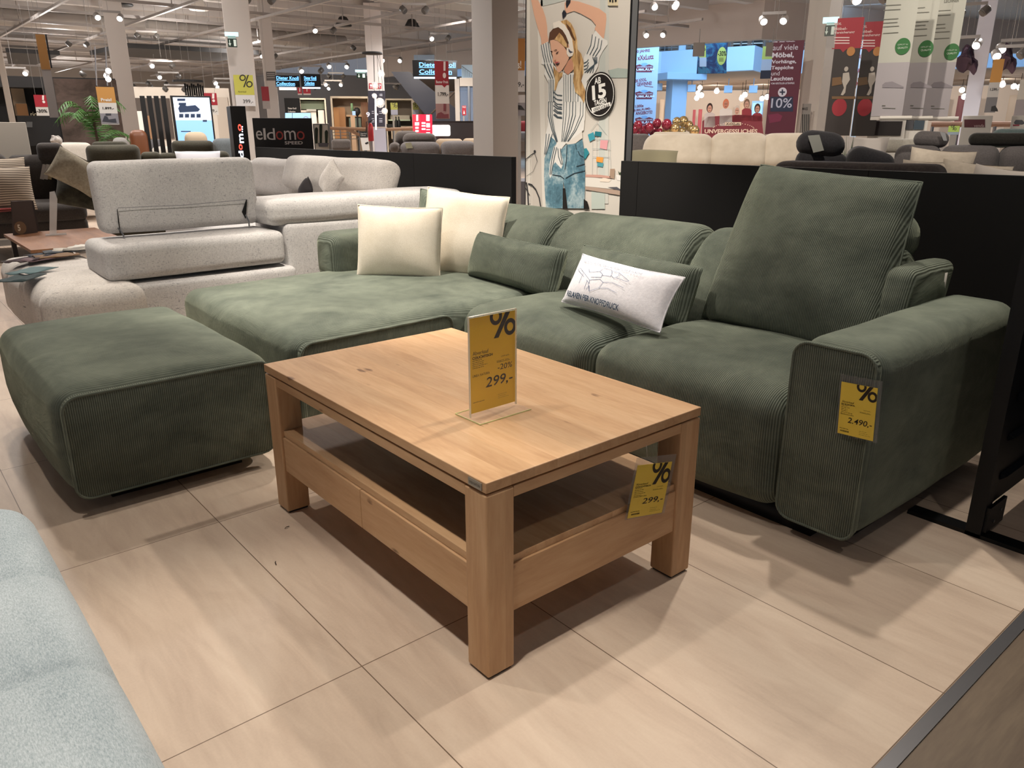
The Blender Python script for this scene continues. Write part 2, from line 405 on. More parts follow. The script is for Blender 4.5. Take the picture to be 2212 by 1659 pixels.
# ------------------------------------------------------------------ cushions
def pillow(w, h, t, n=16, ns=.006, nsc=5, pinch=.06, corner=1, sq=.42, seed=0):
    "a stuffed cushion standing in local x,z, thickness along y"
    mb = MB(); P = []; F = []
    for sgn in (-1, 1):
        for i in range(n+1):
            for j in range(n+1):
                u = 2*i/n-1; v = 2*j/n-1
                u = sin(u*pi/2)*.5+u*.5; v = sin(v*pi/2)*.5+v*.5
                e = max(0, 1-abs(u)**2.6)**sq*max(0, 1-abs(v)**2.6)**sq
                x = w/2*u*(1-pinch*(1-v*v)); z = h/2*v*(1-pinch*(1-u*u))
                q = noise.noise_vector(V((x*nsc+seed, z*nsc, sgn*3+seed)))*ns
                y = sgn*(t/2*e)
                k = .3+.7*e
                P.append((x+q.x*k, y+q.y*k*1.6, z+q.z*k))
    K = (n+1)*(n+1)
    for sI in range(2):
        for i in range(n):
            for j in range(n):
                a = sI*K+i*(n+1)+j; q = (a, a+n+1, a+n+2, a+1); F.append(q if sI == 0 else q[::-1])
    mb.add(P, F)
    ed = [(i, 0) for i in range(n)]+[(n, j) for j in range(n)]+[(i, n) for i in range(n, 0, -1)]+[(0, j) for j in range(n, 0, -1)]
    edge = [P[i*(n+1)+j] for i, j in ed]
    return mb, edge
def weld(o, d=.004):
    q = o.modifiers.new('weld', 'WELD'); q.merge_threshold = d; return o
def cushion(name, label, loc, rot, w, h, t, mt, pm=None, pr=.004, group=None, cat='cushion', taper=0, **k):
    root = thing(name, label, cat, loc, rot=rot, group=group)
    mb, edge = pillow(w, h, t, **k)
    if taper: f_ = lambda p: (p[0]+taper*max(0, p[0]/w+.5)*(.5-p[2]/h), p[1], p[2]); mb.v = [f_(p) for p in mb.v]; edge = [f_(p) for p in edge]
    o = mb.build('cushion_cover', mt, root, True)
    if pr: MB().tube(edge, pr, 6, closed=True).build('piping', pm or mt, root, True)
    return root
CREAM = fabric('#d8cdb9', '#efe6d6', 'cream_boucle', 300, big=9)
# frame for things lying in the X=const plane facing the table: local x -> -Y
RM = -pi/2
def lean(px, py, pz, yaw, tilt, roll=0):
    from mathutils import Euler
    return (Mx.Rotation(yaw, 3, 'Z') @ Mx.Rotation(tilt, 3, 'X') @ Mx.Rotation(roll, 3, 'Y')).to_euler()
tall = cushion('back_cushion', 'tall olive green corduroy back cushion standing upright by the right arm', (2.64, 1.495, .715), lean(0, 0, 0, RM, -.42, .06), .63, .64, .21, CX, SM, .004, n=24, ns=.012, nsc=5, pinch=.025, sq=.36, taper=.10)
bo = thing('bolster', 'rolled dark green corduroy bolster behind the tall back cushion', 'cushion', (2.87, 1.41, .785))
MB().rbox((0, 0, 0), (.17, .40, .19), .08, (.01, .02, .01), n=8, seg=5, ns=.006).build('bolster_cover', CX, bo, True)
cushion('lumbar_cushion', 'green corduroy lumbar cushion between the cream cushions and the printed one', (2.43, 2.88, .535), lean(0, 0, 0, RM, -.32, .03), .66, .23, .16, CX, SM, .003, sq=.35, n=20, pinch=.02)
cushion('lumbar_cushion', 'green corduroy lumbar cushion behind the white printed pillow', (2.43, 2.13, .545), lean(0, 0, 0, RM, -.35, .03), .65, .24, .17, CX, SM, .003, sq=.35, n=20, pinch=.02)
cushion('throw_pillow', 'square cream cushion in front, leftmost on the green chaise', (2.12, 3.43, .605), lean(0, 0, 0, -.72, -.17, .04), .43, .37, .14, CREAM, None, .004, n=20, ns=.012, pinch=.035)
cushion('throw_pillow', 'large cream cushion leaning behind the smaller cream one', (2.46, 3.35, .625), lean(0, 0, 0, -1.0, -.2, .1), .46, .45, .14, CREAM, None, .004, n=20, ns=.014, seed=4, pinch=.035)
cushion('throw_pillow', 'crumpled dark green cushion whose top shows behind the cream cushions', (2.66, 3.72, .66), lean(0, 0, 0, -.9, -.15, .1), .42, .30, .13, SM, None, .004, n=20, ns=.03, nsc=8)
# printed white pillow
PW = fabric('#d9d8de', '#ecebf0', 'white_satin', 90, rough=.6)
pp = cushion('printed_pillow', 'white pillow with a blue sofa line drawing and lettering on the seat', (2.175, 1.965, .575), lean(0, 0, 0, RM-.1, -.5, .02), .57, .21, .1, PW, None, .003, n=20, ns=.008)
NAVY = mat('#27405a', .8)
mbt = MB(); 
def pil_y(x, z): 
    u = abs(x)/.285; v = abs(z)/.106; return -(.05*max(0, 1-u**2.6)**.42*max(0, 1-v**2.6)**.42)-.0065
def warp_print(mb, f):
    mb.v = [(x, f(x, z), z) for x, y, z in mb.v]; return mb
t = text(MB(), 'RELAXEN PER KNOPFDRUCK', -.235, .09, -.082, -.06, 0, bold=.02)
warp_print(t, pil_y).build('lettering', NAVY, pp)
t = text(MB(), 'MEGA AUSWAHL AN SITZTIEFE, FÜSSE & FLÄCHE', -.22, .13, .066, .078, 0)
warp_print(t, pil_y).build('lettering', mat('#8d95a8', .8), pp)
t = MB()
for ln in [[(-.13, .04), (-.05, -.005), (-.045, -.02), (-.14, .03), (-.13, .04)], [(-.08, .045), (-.07, .03), (-.02, .045), (.0, .035), (.0, .02), (-.05, .01)], [(-.02, .045), (-.01, .065), (.03, .065), (.04, .05), (.04, .035), (0, .03)],
           [(.04, .06), (.07, .06), (.075, .045), (.06, .03), (.04, .04)], [(.07, .06), (.13, .035), (.12, .03), (.07, .035)], [(-.05, -.005), (.0, .01), (.02, .0), (.01, -.03), (-.03, -.055), (-.05, -.02)], [(-.03, -.055), (-.04, -.03), (-.05, -.05)],
           [(.02, 0), (.06, .01), (.12, 0)], [(.01, -.03), (.05, -.02), (.10, -.03)], [(-.1, .02), (-.1, -.03)], [(-.06, -.01), (-.06, -.05)]]:
    t.line(ln, .0016, 0)
t.v = [(x*1.15-.06, y, z*.85+.004) for x, y, z in t.v]; warp_print(t, pil_y).build('sofa_drawing', mat('#6f7d9a', .8), pp)
# ------------------------------------------------------------------ coffee table
TX0, TX1, TY0, TY1, TZ = .867, 1.571, 1.118, 2.216, .48
tb = thing('coffee_table', 'solid beech coffee table with two drawers and a lower shelf', 'table', (TX0, TY0, 0))
WC = ('#ae8660', '#d4b18a', '#c49d76')
WT = wood('beech_top', 1, WC, .066, 0); WL = wood('beech_leg', 2, WC, .05, 0); WL2 = wood('beech_apron', 1, WC, .5, 2); WLX = wood('beech_apron_short', 0, WC, .5, 2)
L, W = TY1-TY0, TX1-TX0; lw = .075
def Tb(mb, name, mt, bv=.0025, par=None): return bevel(mb.build(name, mt, par or tb), bv)
Tb(MB().b2((0, 0, TZ-.024), (W, L, TZ)), 'tabletop', WT, .002)
for x in (0, W-lw):
    for y in (0, L-lw):
        l = Tb(MB().b2((x, y, .006), (x+lw, y+lw, TZ-.029)), 'leg', WL, .004)
        MB().b2((x+.006, y+.006, 0), (x+lw-.006, y+lw-.006, .007)).build('foot_pad', BLK, l)
for x in (.002, W-.024): Tb(MB().b2((x, lw, TZ-.054), (x+.022, L-lw, TZ-.029)), 'rail', WL2, .001)
for y in (.002, L-.024): Tb(MB().b2((lw, y, TZ-.054), (W-lw, y+.022, TZ-.029)), 'rail', WLX, .001)
Tb(MB().b2((.012, lw-.01, TZ-.028), (W-.012, L-lw+.01, TZ-.0245)), 'underlay', BLK, .0005)
# lower box: shelf board, drawers towards the camera, solid end panel
Tb(MB().b2((.012, .012, .262), (W-.012, L-.012, .28)).b2((.012, .0125, .2602), (W-.012, L-.0125, .2615)), 'shelf', WT, .001)
Tb(MB().b2((lw, .006, .145), (W-lw, .024, .262)), 'end_panel', WLX, .001)
Tb(MB().b2((lw, L-.024, .145), (W-lw, L-.006, .262)), 'end_panel', WLX, .001)
Tb(MB().b2((W-.022, lw, .145), (W-.006, L-lw, .262)), 'back_panel', WL2, .001)
Tb(MB().b2((.03, lw, .15), (W-.03, L-lw, .156)), 'drawer_floor', WT, .0005)
hm = (L)/2
for y0, y1 in ((lw+.001, hm-.0015), (hm+.0015, L-lw-.001)):
    Tb(MB().b2((.006, y0, .147), (.024, y1, .2595)), 'drawer', WL2, .0015)
# small metal maker's plate on the corner edge
pl = MB().box((-.0012, .035, TZ-.0125), (.002, .045, .0165)).build('maker_plate', mat('#9a9890', .35, .6), tb, label='small brushed metal plate')
t = MB(); t.m = Mx.Translation((-.0024, .035, TZ-.0125)) @ Mx.Rotation(RM, 4, 'Z')
text(t, 'LINEA NATURA', -.019, .019, -.0032, .0032, 0); t.build('lettering', mat('#2b2b2a', .5), pl)
# ------------------------------------------------------------------ price cards
YEL = mat('#edc21c', .45); YEL2 = mat('#e6c64a', .5); INK = mat('#1d130c', .6); INKS = mat('#4b3c14', .6); ACR = glassy('clear_acrylic', alpha=.04); EDGE = mat('#f3eeda', .2, alpha=.8)
def clip_poly(p, x0, x1, z0, z1):
    def cl(p, f, inter):
        o = []
        for i in range(len(p)):
            a, b = p[i-1], p[i]
            if f(b):
                if not f(a): o.append(inter(a, b))
                o.append(b)
            elif f(a): o.append(inter(a, b))
        return o
    def ix(k): return lambda a, b: (k, a[1]+(b[1]-a[1])*(k-a[0])/(b[0]-a[0]))
    def iz(k): return lambda a, b: (a[0]+(b[0]-a[0])*(k-a[1])/(b[1]-a[1]), k)
    for f, g in ((lambda q: q[0] >= x0, ix(x0)), (lambda q: q[0] <= x1, ix(x1)), (lambda q: q[1] >= z0, iz(z0)), (lambda q: q[1] <= z1, iz(z1))):
        if not p: return p
        p = cl(p, f, g)
    return p
def percent(mb, w, h, y, cx=.30, cz=.83, big=1.0):
    "the cropped percent sign printed in the upper right corner"
    def ring(cx, cz, r0, r1):
        n = 28
        for i in range(n):
            a, b = 2*pi*i/n, 2*pi*(i+1)/n
            q = clip_poly([(cx+r0*cos(a), cz+r0*sin(a)*1.1), (cx+r1*cos(a), cz+r1*sin(a)*1.1), (cx+r1*cos(b), cz+r1*sin(b)*1.1), (cx+r0*cos(b), cz+r0*sin(b)*1.1)], -w/2, w/2, 0, h)
            if len(q) > 2: mb.flat(q, y)
    u = w*big
    ring(u*.07, h-u*.045, u*.07, u*.135); ring(w/2-u*.115, h-u*.27, u*.07, u*.135)
    q = clip_poly([(-u*.0+u*.02, h-u*.42), (u*.105+u*.02, h-u*.42), (u*.40, h+u*.02), (u*.29, h+u*.02)], -w/2, w/2, 0, h)
    mb.flat(q, y); return mb
def scribble(mb, x0, x1, z, n, y, w=.0011, seed=1):
    rd = random.Random(seed)
    for i in range(n):
        x = x0; e = x0+(x1-x0)*rd.uniform(.55, 1)
        while x < e:
            d = rd.uniform(.003, .009); mb.quad(x, min(x+d, e), z-i*.0047, z-i*.0047+w, y); x += d+.0015
    return mb
def card(root, w, h, y, head, price, extra=None, col=None, sub=None, barcode=True):
    c = MB().box((0, y+.0004, h/2), (w, .0008, h)).build('price_card', col or YEL, root, label='yellow printed card')
    yy = y-.0004
    percent(MB(), w, h, yy).build('percent_sign', INK, c); mb = MB(); text(mb, head, -w*.45, -w*.45+w*(.38 if len(head) < 9 else .44), h*.572, h*.6, yy, bold=.03)
    mb.build('lettering', INK, c); mb = MB()
    hw = text(mb, price, -w*.17 if len(price) < 6 else -w*.24, w*.44, h*.225, h*.35, yy, bold=.008, shear=.15) if True else 0
    mb.build('price', INK, c); mb = MB()
    if extra: text(mb, extra, w*.1, w*.43, h*.40, h*.46, yy, bold=0, shear=.1)
    if barcode:
        x = -w*.42
        while x < -w*.18: d = random.uniform(.0004, .0014); mb.quad(x, x+d, h*.05, h*.08, yy); x += d+.0007
    if mb.f: mb.build('discount' if extra else 'barcode', INK, c)
    mb = MB(); text(mb, 'Abverkauf', -w*.44, -w*.1, h*.615, h*.655, yy); mb.build('heading', INKS, c); mb = MB()
    scribble(mb, -w*.45, -w*.12, h*.555, 5, yy); text(mb, sub or 'LINEA NATURA', -w*.45, -w*.08, h*.385, h*.41, yy)
    mb.build('small_print', INKS, c); mb = MB()
    text(mb, 'UVP 629,-', w*.18, w*.38, h*.53, h*.548, yy); text(mb, 'STATT 374,-', w*.08, w*.38, h*.485, h*.503, yy); mb.quad(w*.08, w*.38, h*.482, h*.485, yy)
    mb.build('old_price', INKS, c); mb = MB()
    scribble(mb, w*.1, w*.42, h*.13, 3, yy, .0006, 3); scribble(mb, -w*.45, -w*.15, h*.11, 1, yy, .0012, 5)
    mb.build('small_print', INKS, c); return c
# acrylic table stand
ps = thing('price_stand', 'clear acrylic stand with yellow 299 price card on the wooden coffee table', 'price sign', (1.152, 1.432, TZ), -.02)
a = at(1016, 905, Z=TZ); bq = at(1114, 876, Z=TZ)
ps.location = ((a.x+bq.x)/2, (a.y+bq.y)/2, TZ); ps.rotation_euler = (0, 0, atan2(bq.y-a.y, bq.x-a.x))
CWID = (bq-a).length; CHT = .252
cr = card(ps, CWID*.97, CHT-.012, 0, 'COUCHTISCH', '299,-', '-20%', barcode=False); cr.location = (0, 0, .012)
MB().box((0, -.0022, CHT/2+.004), (CWID, .0014, CHT)).box((0, .0032, CHT/2+.004), (CWID, .0014, CHT)).build('acrylic_panel', ACR, ps)
MB().box((0, 0, CHT+.004), (CWID, .006, .0022)).box((-CWID/2, 0, CHT/2+.004), (.0016, .006, CHT)).box((CWID/2, 0, CHT/2+.004), (.0016, .006, CHT)).build('polished_edge', EDGE, ps)
MB().box((0, 0, .0018), (CWID+.016, .10, .0022), 0, .001).build('acrylic_base', ACR, ps)
MB().box((0, -.0505, .0018), (CWID+.016, .0012, .0022)).box((0, .0505, .0018), (CWID+.016, .0012, .0022)).box((-CWID/2-.0085, 0, .0018), (.0012, .1, .0022)).build('polished_edge', mat('#d8e2a0', .2), ps)
# tag hanging from the rail
SLV = glassy('clear_sleeve', '#8c8c8c', .15, .22)
def sleeve_tag(label, tl, tr, bl, br, head, price, off=.004, sub=None):
    w = ((tr-tl).length+(br-bl).length)/2; h = ((bl-tl).length+(br-tr).length)/2
    xa = (tr-tl).normalized(); za = ((tl+tr)/2-(bl+br)/2).normalized(); ya = za.cross(xa); za = xa.cross(ya)
    root = thing('price_tag', label, 'price tag')
    m = Mx.Identity(4); o = (bl+br)/2
    for i in range(3): m[i][0] = xa[i]; m[i][1] = ya[i]; m[i][2] = za[i]; m[i][3] = o[i]
    root.matrix_world = m
    MB().box((0, .0016, h/2), (w, .0006, h)).build('plastic_sleeve', SLV, root)
    c = card(root, w*.86, h*.86, 0, head, price, None, YEL2, sub); c.location = (-w*.02, 0, h*.02); return root
sleeve_tag('yellow 299 price tag in a clear sleeve hanging under the tabletop edge', at(1354, 992, Y=1.112), at(1443, 983, Y=1.112), at(1351, 1122, Y=1.112), at(1436, 1110, Y=1.112), 'COUCHTISCH', '299,-')
st = thing('tag_thread', 'thin clear thread holding the 299 tag under the tabletop', 'thread'); p0 = at(1398, 987, Y=1.112)
MB().tube([p0, p0+V((0, .004, .03)), V((p0.x, 1.117, TZ-.054))], .0005, 5).build('thread', mat('#bdbdb8', .4), st)
sleeve_tag('yellow 2490 price tag in a clear sleeve on the front of the right arm', at(1817, 808, X=1.934), at(1910, 825, X=1.934), at(1805, 938, X=1.934), at(1893, 956, X=1.934), 'ECKSOFA', '2.490,-', sub='Belmondo')
# ------------------------------------------------------------------ pale blue-grey seat, near left corner
BG = fabric('#84939a', '#c3cdd2', 'blue_grey_melange', 520, big=7, stretch=(1, .3, 1))
gs = thing('upholstered_bench', 'pale blue-grey woven seat with stitched channels in the near left corner', 'seat', (-.35, 1.0, 0))
def gsfn(p):
    y = p.y+1.0
    top = p.z > .05
    z = p.z
    if p.z > 0:
        for s_ in (1.46, 1.13, .80, .47, .14): 
            d = abs(p.y+.65-s_+.0)
            z -= .009*math.exp(-(d/.010)**2)+.005*math.exp(-(d/.05)**2)
    return (p.x, p.y, z)
mb = MB(); nx = 10
mb.rbox((0, 0, .235), (.95, 2.35, .33), .07, (.012, .0, .02), n=(8, 230, 4), seg=5, fn=gsfn)
mb.v = [(x+.035, y-.35, z+.02) for x, y, z in mb.v]
sc_ = mb.build('seat_cushion', BG, gs, True)
MB().b2((-.4, -1.35, .06), (.40, .8, .12)).build('bench_frame', BLK, gs)
for x in (-.35, .35):
    for y in (-1.3, .72): MB().b2((x-.02, y-.02, 0), (x+.02, y+.02, .07)).build('leg', BLK, gs)
# ------------------------------------------------------------------ black louvred rack at the right
rk = thing('display_rack', 'black louvred metal panel stand on flat feet beside the right arm', 'display stand', (2.37, .68, 0))
RK = mat('#0d0e11', .45, .3); RK2 = mat('#10161f', .4, .4)
MB().b2((0, -.012, .0), (.05, .03, .985)).build('upright', RK, rk)
MB().b2((.8, -.012, .0), (.85, .03, .985)).build('upright', RK, rk)
p = MB().b2((.05, -.002, .09), (.8, .008, .985)); p.build('panel', RK, rk)
for i in range(6):
    z = .16+i*.125
    l = MB().add([(.10, -.003, z), (.75, -.003, z), (.75, -.02, z+.014), (.10, -.02, z+.014), (.1, -.003, z+.022), (.75, -.003, z+.022)], [(0, 1, 2, 3), (3, 2, 5, 4), (0, 3, 4), (1, 5, 2)])
    l.build('louvre', RK2, rk)
for x in (0, .79): MB().b2((x, -.62, .0), (x+.055, .2, .012)).build('foot', RK, rk)
br = MB().b2((.01, -.022, .02), (.14, -.012, .1)).build('bracket', RK, rk)
for q in ((.055, .045), (.1, .07)): MB().lathe([(.005, 0), (.005, .003)], (q[0], -.022, q[1]), 8, Mx.Rotation(pi/2, 3, 'X')).build('screw', mat('#888888', .3, 1), br)
# ------------------------------------------------------------------ black partitions
def seam_panel(name, label, x, y0, y1, h, seams, cat='partition', t=.04):
    o = thing(name, label, cat, (x, y0, 0)); ys = [y0]+seams+[y1]
    for a, b in zip(ys[:-1], ys[1:]): MB().b2((0, a-y0+.0015, 0), (t, b-y0-.0015, h)).build('panel', BLKP, o)
    MB().b2((.006, 0, .02), (t-.006, y1-y0, h-.004)).build('core', BLK, o); return o
seam_panel('partition', 'long low black partition behind the right half of the green sofa', 3.28, -1.2, 2.985, .995, [.3, 1.6, 2.86])
def fr(name, label, cat, xc, D=None, yaw=None, group=None, X=None, Y=None, dim=.0, z=0, yc=290):
    "a thing standing (origin at height z) where the photo column xc meets distance D or a plane; L(px,py,dy) gives local x,z on its front plane"
    p = at(xc, yc, D=D, X=X, Y=Y); p.z = z
    rz = yaw if yaw is not None else (RM if X is not None else 0 if Y is not None else face_cam(p))
    root = thing(name, label, cat, p, rz, group)
    ax = V((cos(rz), sin(rz), 0)); ay = V((-sin(rz), cos(rz), 0))
    def L(px, py, dy=0):
        d = ray(px, py); t = ((p-CAM).dot(ay)+dy)/d.dot(ay); q = CAM+d*t-p
        return q.dot(ax), q.z
    root['_'] = 0; del root['_']
    return root, L
def pb(mb, L, x0, y0, x1, y1, a, b, bev=0, rb=None, **k):
    "box over the photo rectangle x0,y0..x1,y1 reaching from depth a to b behind the front plane"
    ym = (y0+y1)/2; xm = (x0+x1)/2; l = L(x0, ym, a)[0]; r = L(x1, ym, a)[0]; t = L(xm, y0, a)[1]; u = L(xm, y1, a)[1]
    c = ((l+r)/2, (a+b)/2, (t+u)/2); d = (abs(r-l), abs(b-a), abs(t-u))
    return mb.rbox(c, d, rb, **k) if rb else mb.box(c, d, 0, bev)
def ppoly(mb, L, pts, y): return mb.flat([L(px, py, y) for px, py in pts], y)
def ppr(mb, L, pts, a, b): return mb.prism([L(px, py, a) for px, py in pts], a, b)
def ptext(mb, L, s, x0, y0, x1, y1, y, **k):
    ym = (y0+y1)/2; xm = (x0+x1)/2
    return text(mb, s, L(x0, ym, y)[0], L(x1, ym, y)[0], L(xm, y1, y)[1], L(xm, y0, y)[1], y, **k)
def pq(mb, L, x0, y0, x1, y1, y): return ppoly(mb, L, [(x0, y0), (x1, y0), (x1, y1), (x0, y1)], y)
def pline(mb, L, pts, wpx, y):
    q = [L(a, b, y) for a, b in pts]; s = abs(L(pts[0][0]+1, pts[0][1], y)[0]-L(pts[0][0], pts[0][1], y)[0]); return mb.line(q, wpx*s, y)
def pdisc(mb, L, cx, cy, rx, ry, y, n=28):
    a = L(cx, cy, y); dx = L(cx+rx, cy, y)[0]-a[0]; dz = a[1]-L(cx, cy+ry, y)[1]
    return mb.flat([(a[0]+dx*cos(2*pi*i/n), a[1]+dz*sin(2*pi*i/n)) for i in range(n)], y)
WHT = mat('#d9d4cc', .6); WHT2 = mat('#e6e1d8', .6); DK = mat('#141313', .6); RED = mat('#9c1f2c', .6); OCH = mat('#c08a44', .6); INKB = mat('#221f1f', .6); GRY = mat('#8a8682', .6)
CREAMW = mat('#cfc6b8', .7); STEEL = mat('#8b8d90', .3, .8)
CEILZ = 3.5
def wires(root, xs, z0, zc=3.9, r=.0016, y=.0):
    for x in xs: MB().tube([(x, y, z0), (x, y, zc-root.location.z)], r, 5).build('hanging_wire', mat('#7d7873', .5), root)
# ------------------------------------------------------------------ tall advertising poster behind the sofa
po, L = fr('advertising_poster', 'tall printed poster of a person in striped shirt, black round 15 TAGEN badge', 'poster', 1240, X=3.36)
l0 = L(1135, 300)[0]; l1 = L(1353, 300)[0]
MB().b2((l0-.004, 0, 0), (l0+.003, .05, 2.75)).b2((l1-.009, -.003, 0), (l1-.001, .004, 2.75)).b2((l1-.006, .046, 0), (l1+.001, .053, 2.75)).build('frame', mat('#151515', .4), po)
MB().b2((l1-.006, .004, 0), (l1-.001, .046, 2.75)).build('frame_edge', mat('#a5a5a2', .35, .6), po)
MB().b2((l0, .002, 0), (l1-.007, .045, 2.75)).build('poster_board', mat('#d3ccc2', .55), po, label='pale grey curtain backdrop print')
pr = MB(); pm = []
def pmid(mt):
    if mt not in pm: pm.append(mt)
    pr.k = pm.index(mt)
def pp_(mt, pts, y): pmid(mt); ppoly(pr, L, pts, y*3-.004)
def prt(c, r=.55): return mat(c, r)
# backdrop shading bands of the printed curtain
y = .0012
for pts, c in (([(1145, 0), (1160, 0), (1172, 450), (1150, 450)], '#c5bdb3'), ([(1160, 0), (1172, 0), (1182, 450), (1172, 450)], '#dcd6cc'), ([(1140, 0), (1144, 0), (1146, 440), (1140, 440)], '#ddd7cd'),
               ([(1168, 0), (1225, 0), (1195, 8), (1168, 14)], '#bfc2bb'), ([(1296, 0), (1308, 0), (1307, 440), (1292, 440)], '#c3c6bf'), ([(1308, 0), (1316, 0), (1314, 440), (1307, 440)], '#cccbc3'),
               ([(1314, 152), (1335, 147), (1356, 149), (1355, 168), (1318, 168)], '#adb9b1')): pp_(prt(c), pts, y)
SKN, SKN2 = prt('#dcab8f'), prt('#c98f73'); SHW = prt('#e3e0da')
m_, nt, b = newmat('printed_denim'); v = coords(nt); n = noi(nt, v, 5, 5, .65, .8); n2 = noi(nt, v, 60, 3)
c = ramp(nt, mth(nt, 'MULTIPLY_ADD', n2, .25, mth(nt, 'MULTIPLY', n, .75)), [(.3, lin('#2f4c5b')), (.48, lin('#5b8393')), (.62, lin('#a9bcc0'))]); nt.links.new(c, b.inputs['Base Color']); b.inputs['Roughness'].default_value = .6; DEN = m_
m_, nt, b = newmat('printed_hair'); v = coords(nt, (3, 1, .7), rot=(0, .25, 0)); n = noi(nt, v, 16, 4, .6, .5)
c = ramp(nt, n, [(.32, lin('#6d4a2e')), (.5, lin('#c49a63')), (.66, lin('#e2c492'))]); nt.links.new(c, b.inputs['Base Color']); b.inputs['Roughness'].default_value = .6; HAIR = m_
HAIRD = prt('#5b3b26')
def zz(s, f, ox, oy, pts): return [(ox+a/f, oy+b/f) for a, b in pts]
P2 = lambda *pts: zz(0, 6.379, 1130, 0, pts)    # points read in an enlargement of the upper half
P3 = lambda *pts: zz(0, 6.9125, 1130, 220, pts) # ... and of the lower half
y = .0004
pp_(SKN, P2((110, 0), (205, 0), (270, 120), (310, 240), (330, 360), (335, 480), (355, 590), (255, 625), (245, 520), (200, 380), (150, 200)), y)          # left arm
pp_(SKN, P2((570, 40), (620, 0), (690, 10), (760, 20), (900, 65), (1050, 120), (1143, 190), (1148, 260), (1135, 380), (1110, 550), (1040, 500), (985, 400), (1005, 350), (940, 270), (800, 190), (700, 150), (600, 185), (575, 130)), y)
y = .0002
pp_(prt('#1e2026'), P2((595, 0), (655, 0), (650, 40), (600, 120), (588, 60)), y); pp_(prt('#23252f'), P2((560, 135), (600, 185), (585, 220), (548, 258), (536, 180)), y)
# shirt
y = .0
SHIRT = [P2((235, 630), (345, 570), (380, 700), (420, 900), (560, 1000), (690, 1010), (830, 900), (840, 780), (920, 640), (940, 520), (1000, 420), (1090, 520), (1160, 560), (1165, 610), (1100, 700), (1050, 800), (1030, 920), (990, 1000), (930, 1060), (880, 1120), (870, 1250), (850, 1659), (340, 1659), (345, 1130), (290, 1020), (310, 900), (250, 880), (265, 780)),
         P3((385, 0), (935, 0), (915, 300), (905, 420), (880, 440), (760, 560), (640, 620), (590, 680), (560, 720), (600, 900), (570, 1000), (480, 900), (440, 960), (430, 1090), (405, 1140), (385, 1080), (400, 900), (450, 680), (500, 610), (410, 520), (395, 600), (330, 820), (305, 740), (330, 500), (370, 350))]
for q in SHIRT: pp_(SHW, q, y); y -= .0001
y = -.0003
pp_(prt('#d9d2c8'), P3((640, 620), (780, 520), (880, 440), (885, 540), (780, 620), (680, 640)), y)
def stripe(f, pts, w, c='#45525a'): pmid(prt(c)); pline(pr, L, f(*pts), w, -.0059)
for x, d in ((360, -10), (385, -6), (415, 0), (440, 8), (560, 0), (590, -4), (620, 0), (655, 0), (690, 3), (720, 10), (760, 15)): stripe(P2, ((x+d*.2, 1100 if x < 500 else 1030), (x, 1250), (x-d*.4, 1400)), 1.7 if x % 2 else 1.1)
for x in (375, 405, 430, 600, 640, 690, 735, 780, 850, 890): stripe(P3, ((x+8, 0), (x+2, 200), (x-(x-560)*.3, 420), (560+(x-560)*.35, 590)), 1.7 if x % 10 else 1.1)
for i in range(6): z = 1290+i*62; stripe(P2, ((420, z-20), (470, z+20), (535, z+28)), 1.5)
for i in range(3): z = 30+i*75; stripe(P3, ((470, z), (520, z+45), (575, z+50)), 1.4)
for o in (0, 30, 62, 95): stripe(P2, ((250+o, 620-o*.4), (275+o, 760), (300+o, 860)), 1.3)
for o in (0, 38, 80): stripe(P2, ((295+o, 880), (330+o, 980), (380+o*.8, 1080)), 1.4)
for o in (0, 45, 90, 130): stripe(P2, ((955+o, 480+o*.6), (935+o, 620+o*.4), (880+o*.9, 740+o*.3)), 1.5)
for o in (0, 38, 76, 110): stripe(P2, ((960+o*.5, 790), (985+o*.3, 860), (960-o, 1000)), 1.6)
for o in (0, 40, 80): stripe(P2, ((840, 870+o*1.1), (880, 850+o*1.2), (900, 820+o)), 1.4)
for o in (0, 30, 60): stripe(P3, ((345+o*1.5, 480), (335+o*.9, 640), (318+o*.5, 780)), 1.3)
for o in (0, 32): stripe(P3, ((470+o, 680), (430+o, 850), (400+o*.6, 1080)), 1.4)
for o in (0, 38): stripe(P3, ((520+o, 700), (530+o, 820), (570+o*.5, 930)), 1.5)
# jeans
y = -.0004
pp_(DEN, P3((400, 560), (410, 520), (470, 570), (500, 620), (450, 690), (400, 900), (385, 1080), (405, 1140), (430, 1090), (440, 960), (480, 900), (570, 1000), (600, 900), (560, 720), (640, 640), (780, 625), (885, 560), (905, 700), (925, 1100), (915, 1590), (640, 1590), (615, 1270), (600, 1180), (590, 1590), (340, 1590), (310, 1100), (320, 840), (385, 640)), y)
pmid(prt('#20303a'))
for l in (((655, 650), (650, 860), (625, 1010)), ((920, 930), (800, 965)), ((925, 1030), (760, 1070), (640, 1140)), ((440, 1090), (560, 1110), (610, 1150)), ((820, 740), (850, 800), (900, 825)), ((785, 640), (795, 710))): pline(pr, L, P3(*l), 1.5, -.0061)
pp_(prt('#15110f'), P3((592, 1290), (630, 1290), (665, 1600), (590, 1600)), -.0007); pp_(prt('#15110f'), P3((905, 1450), (960, 1490), (990, 1600), (905, 1600)), -.0007)
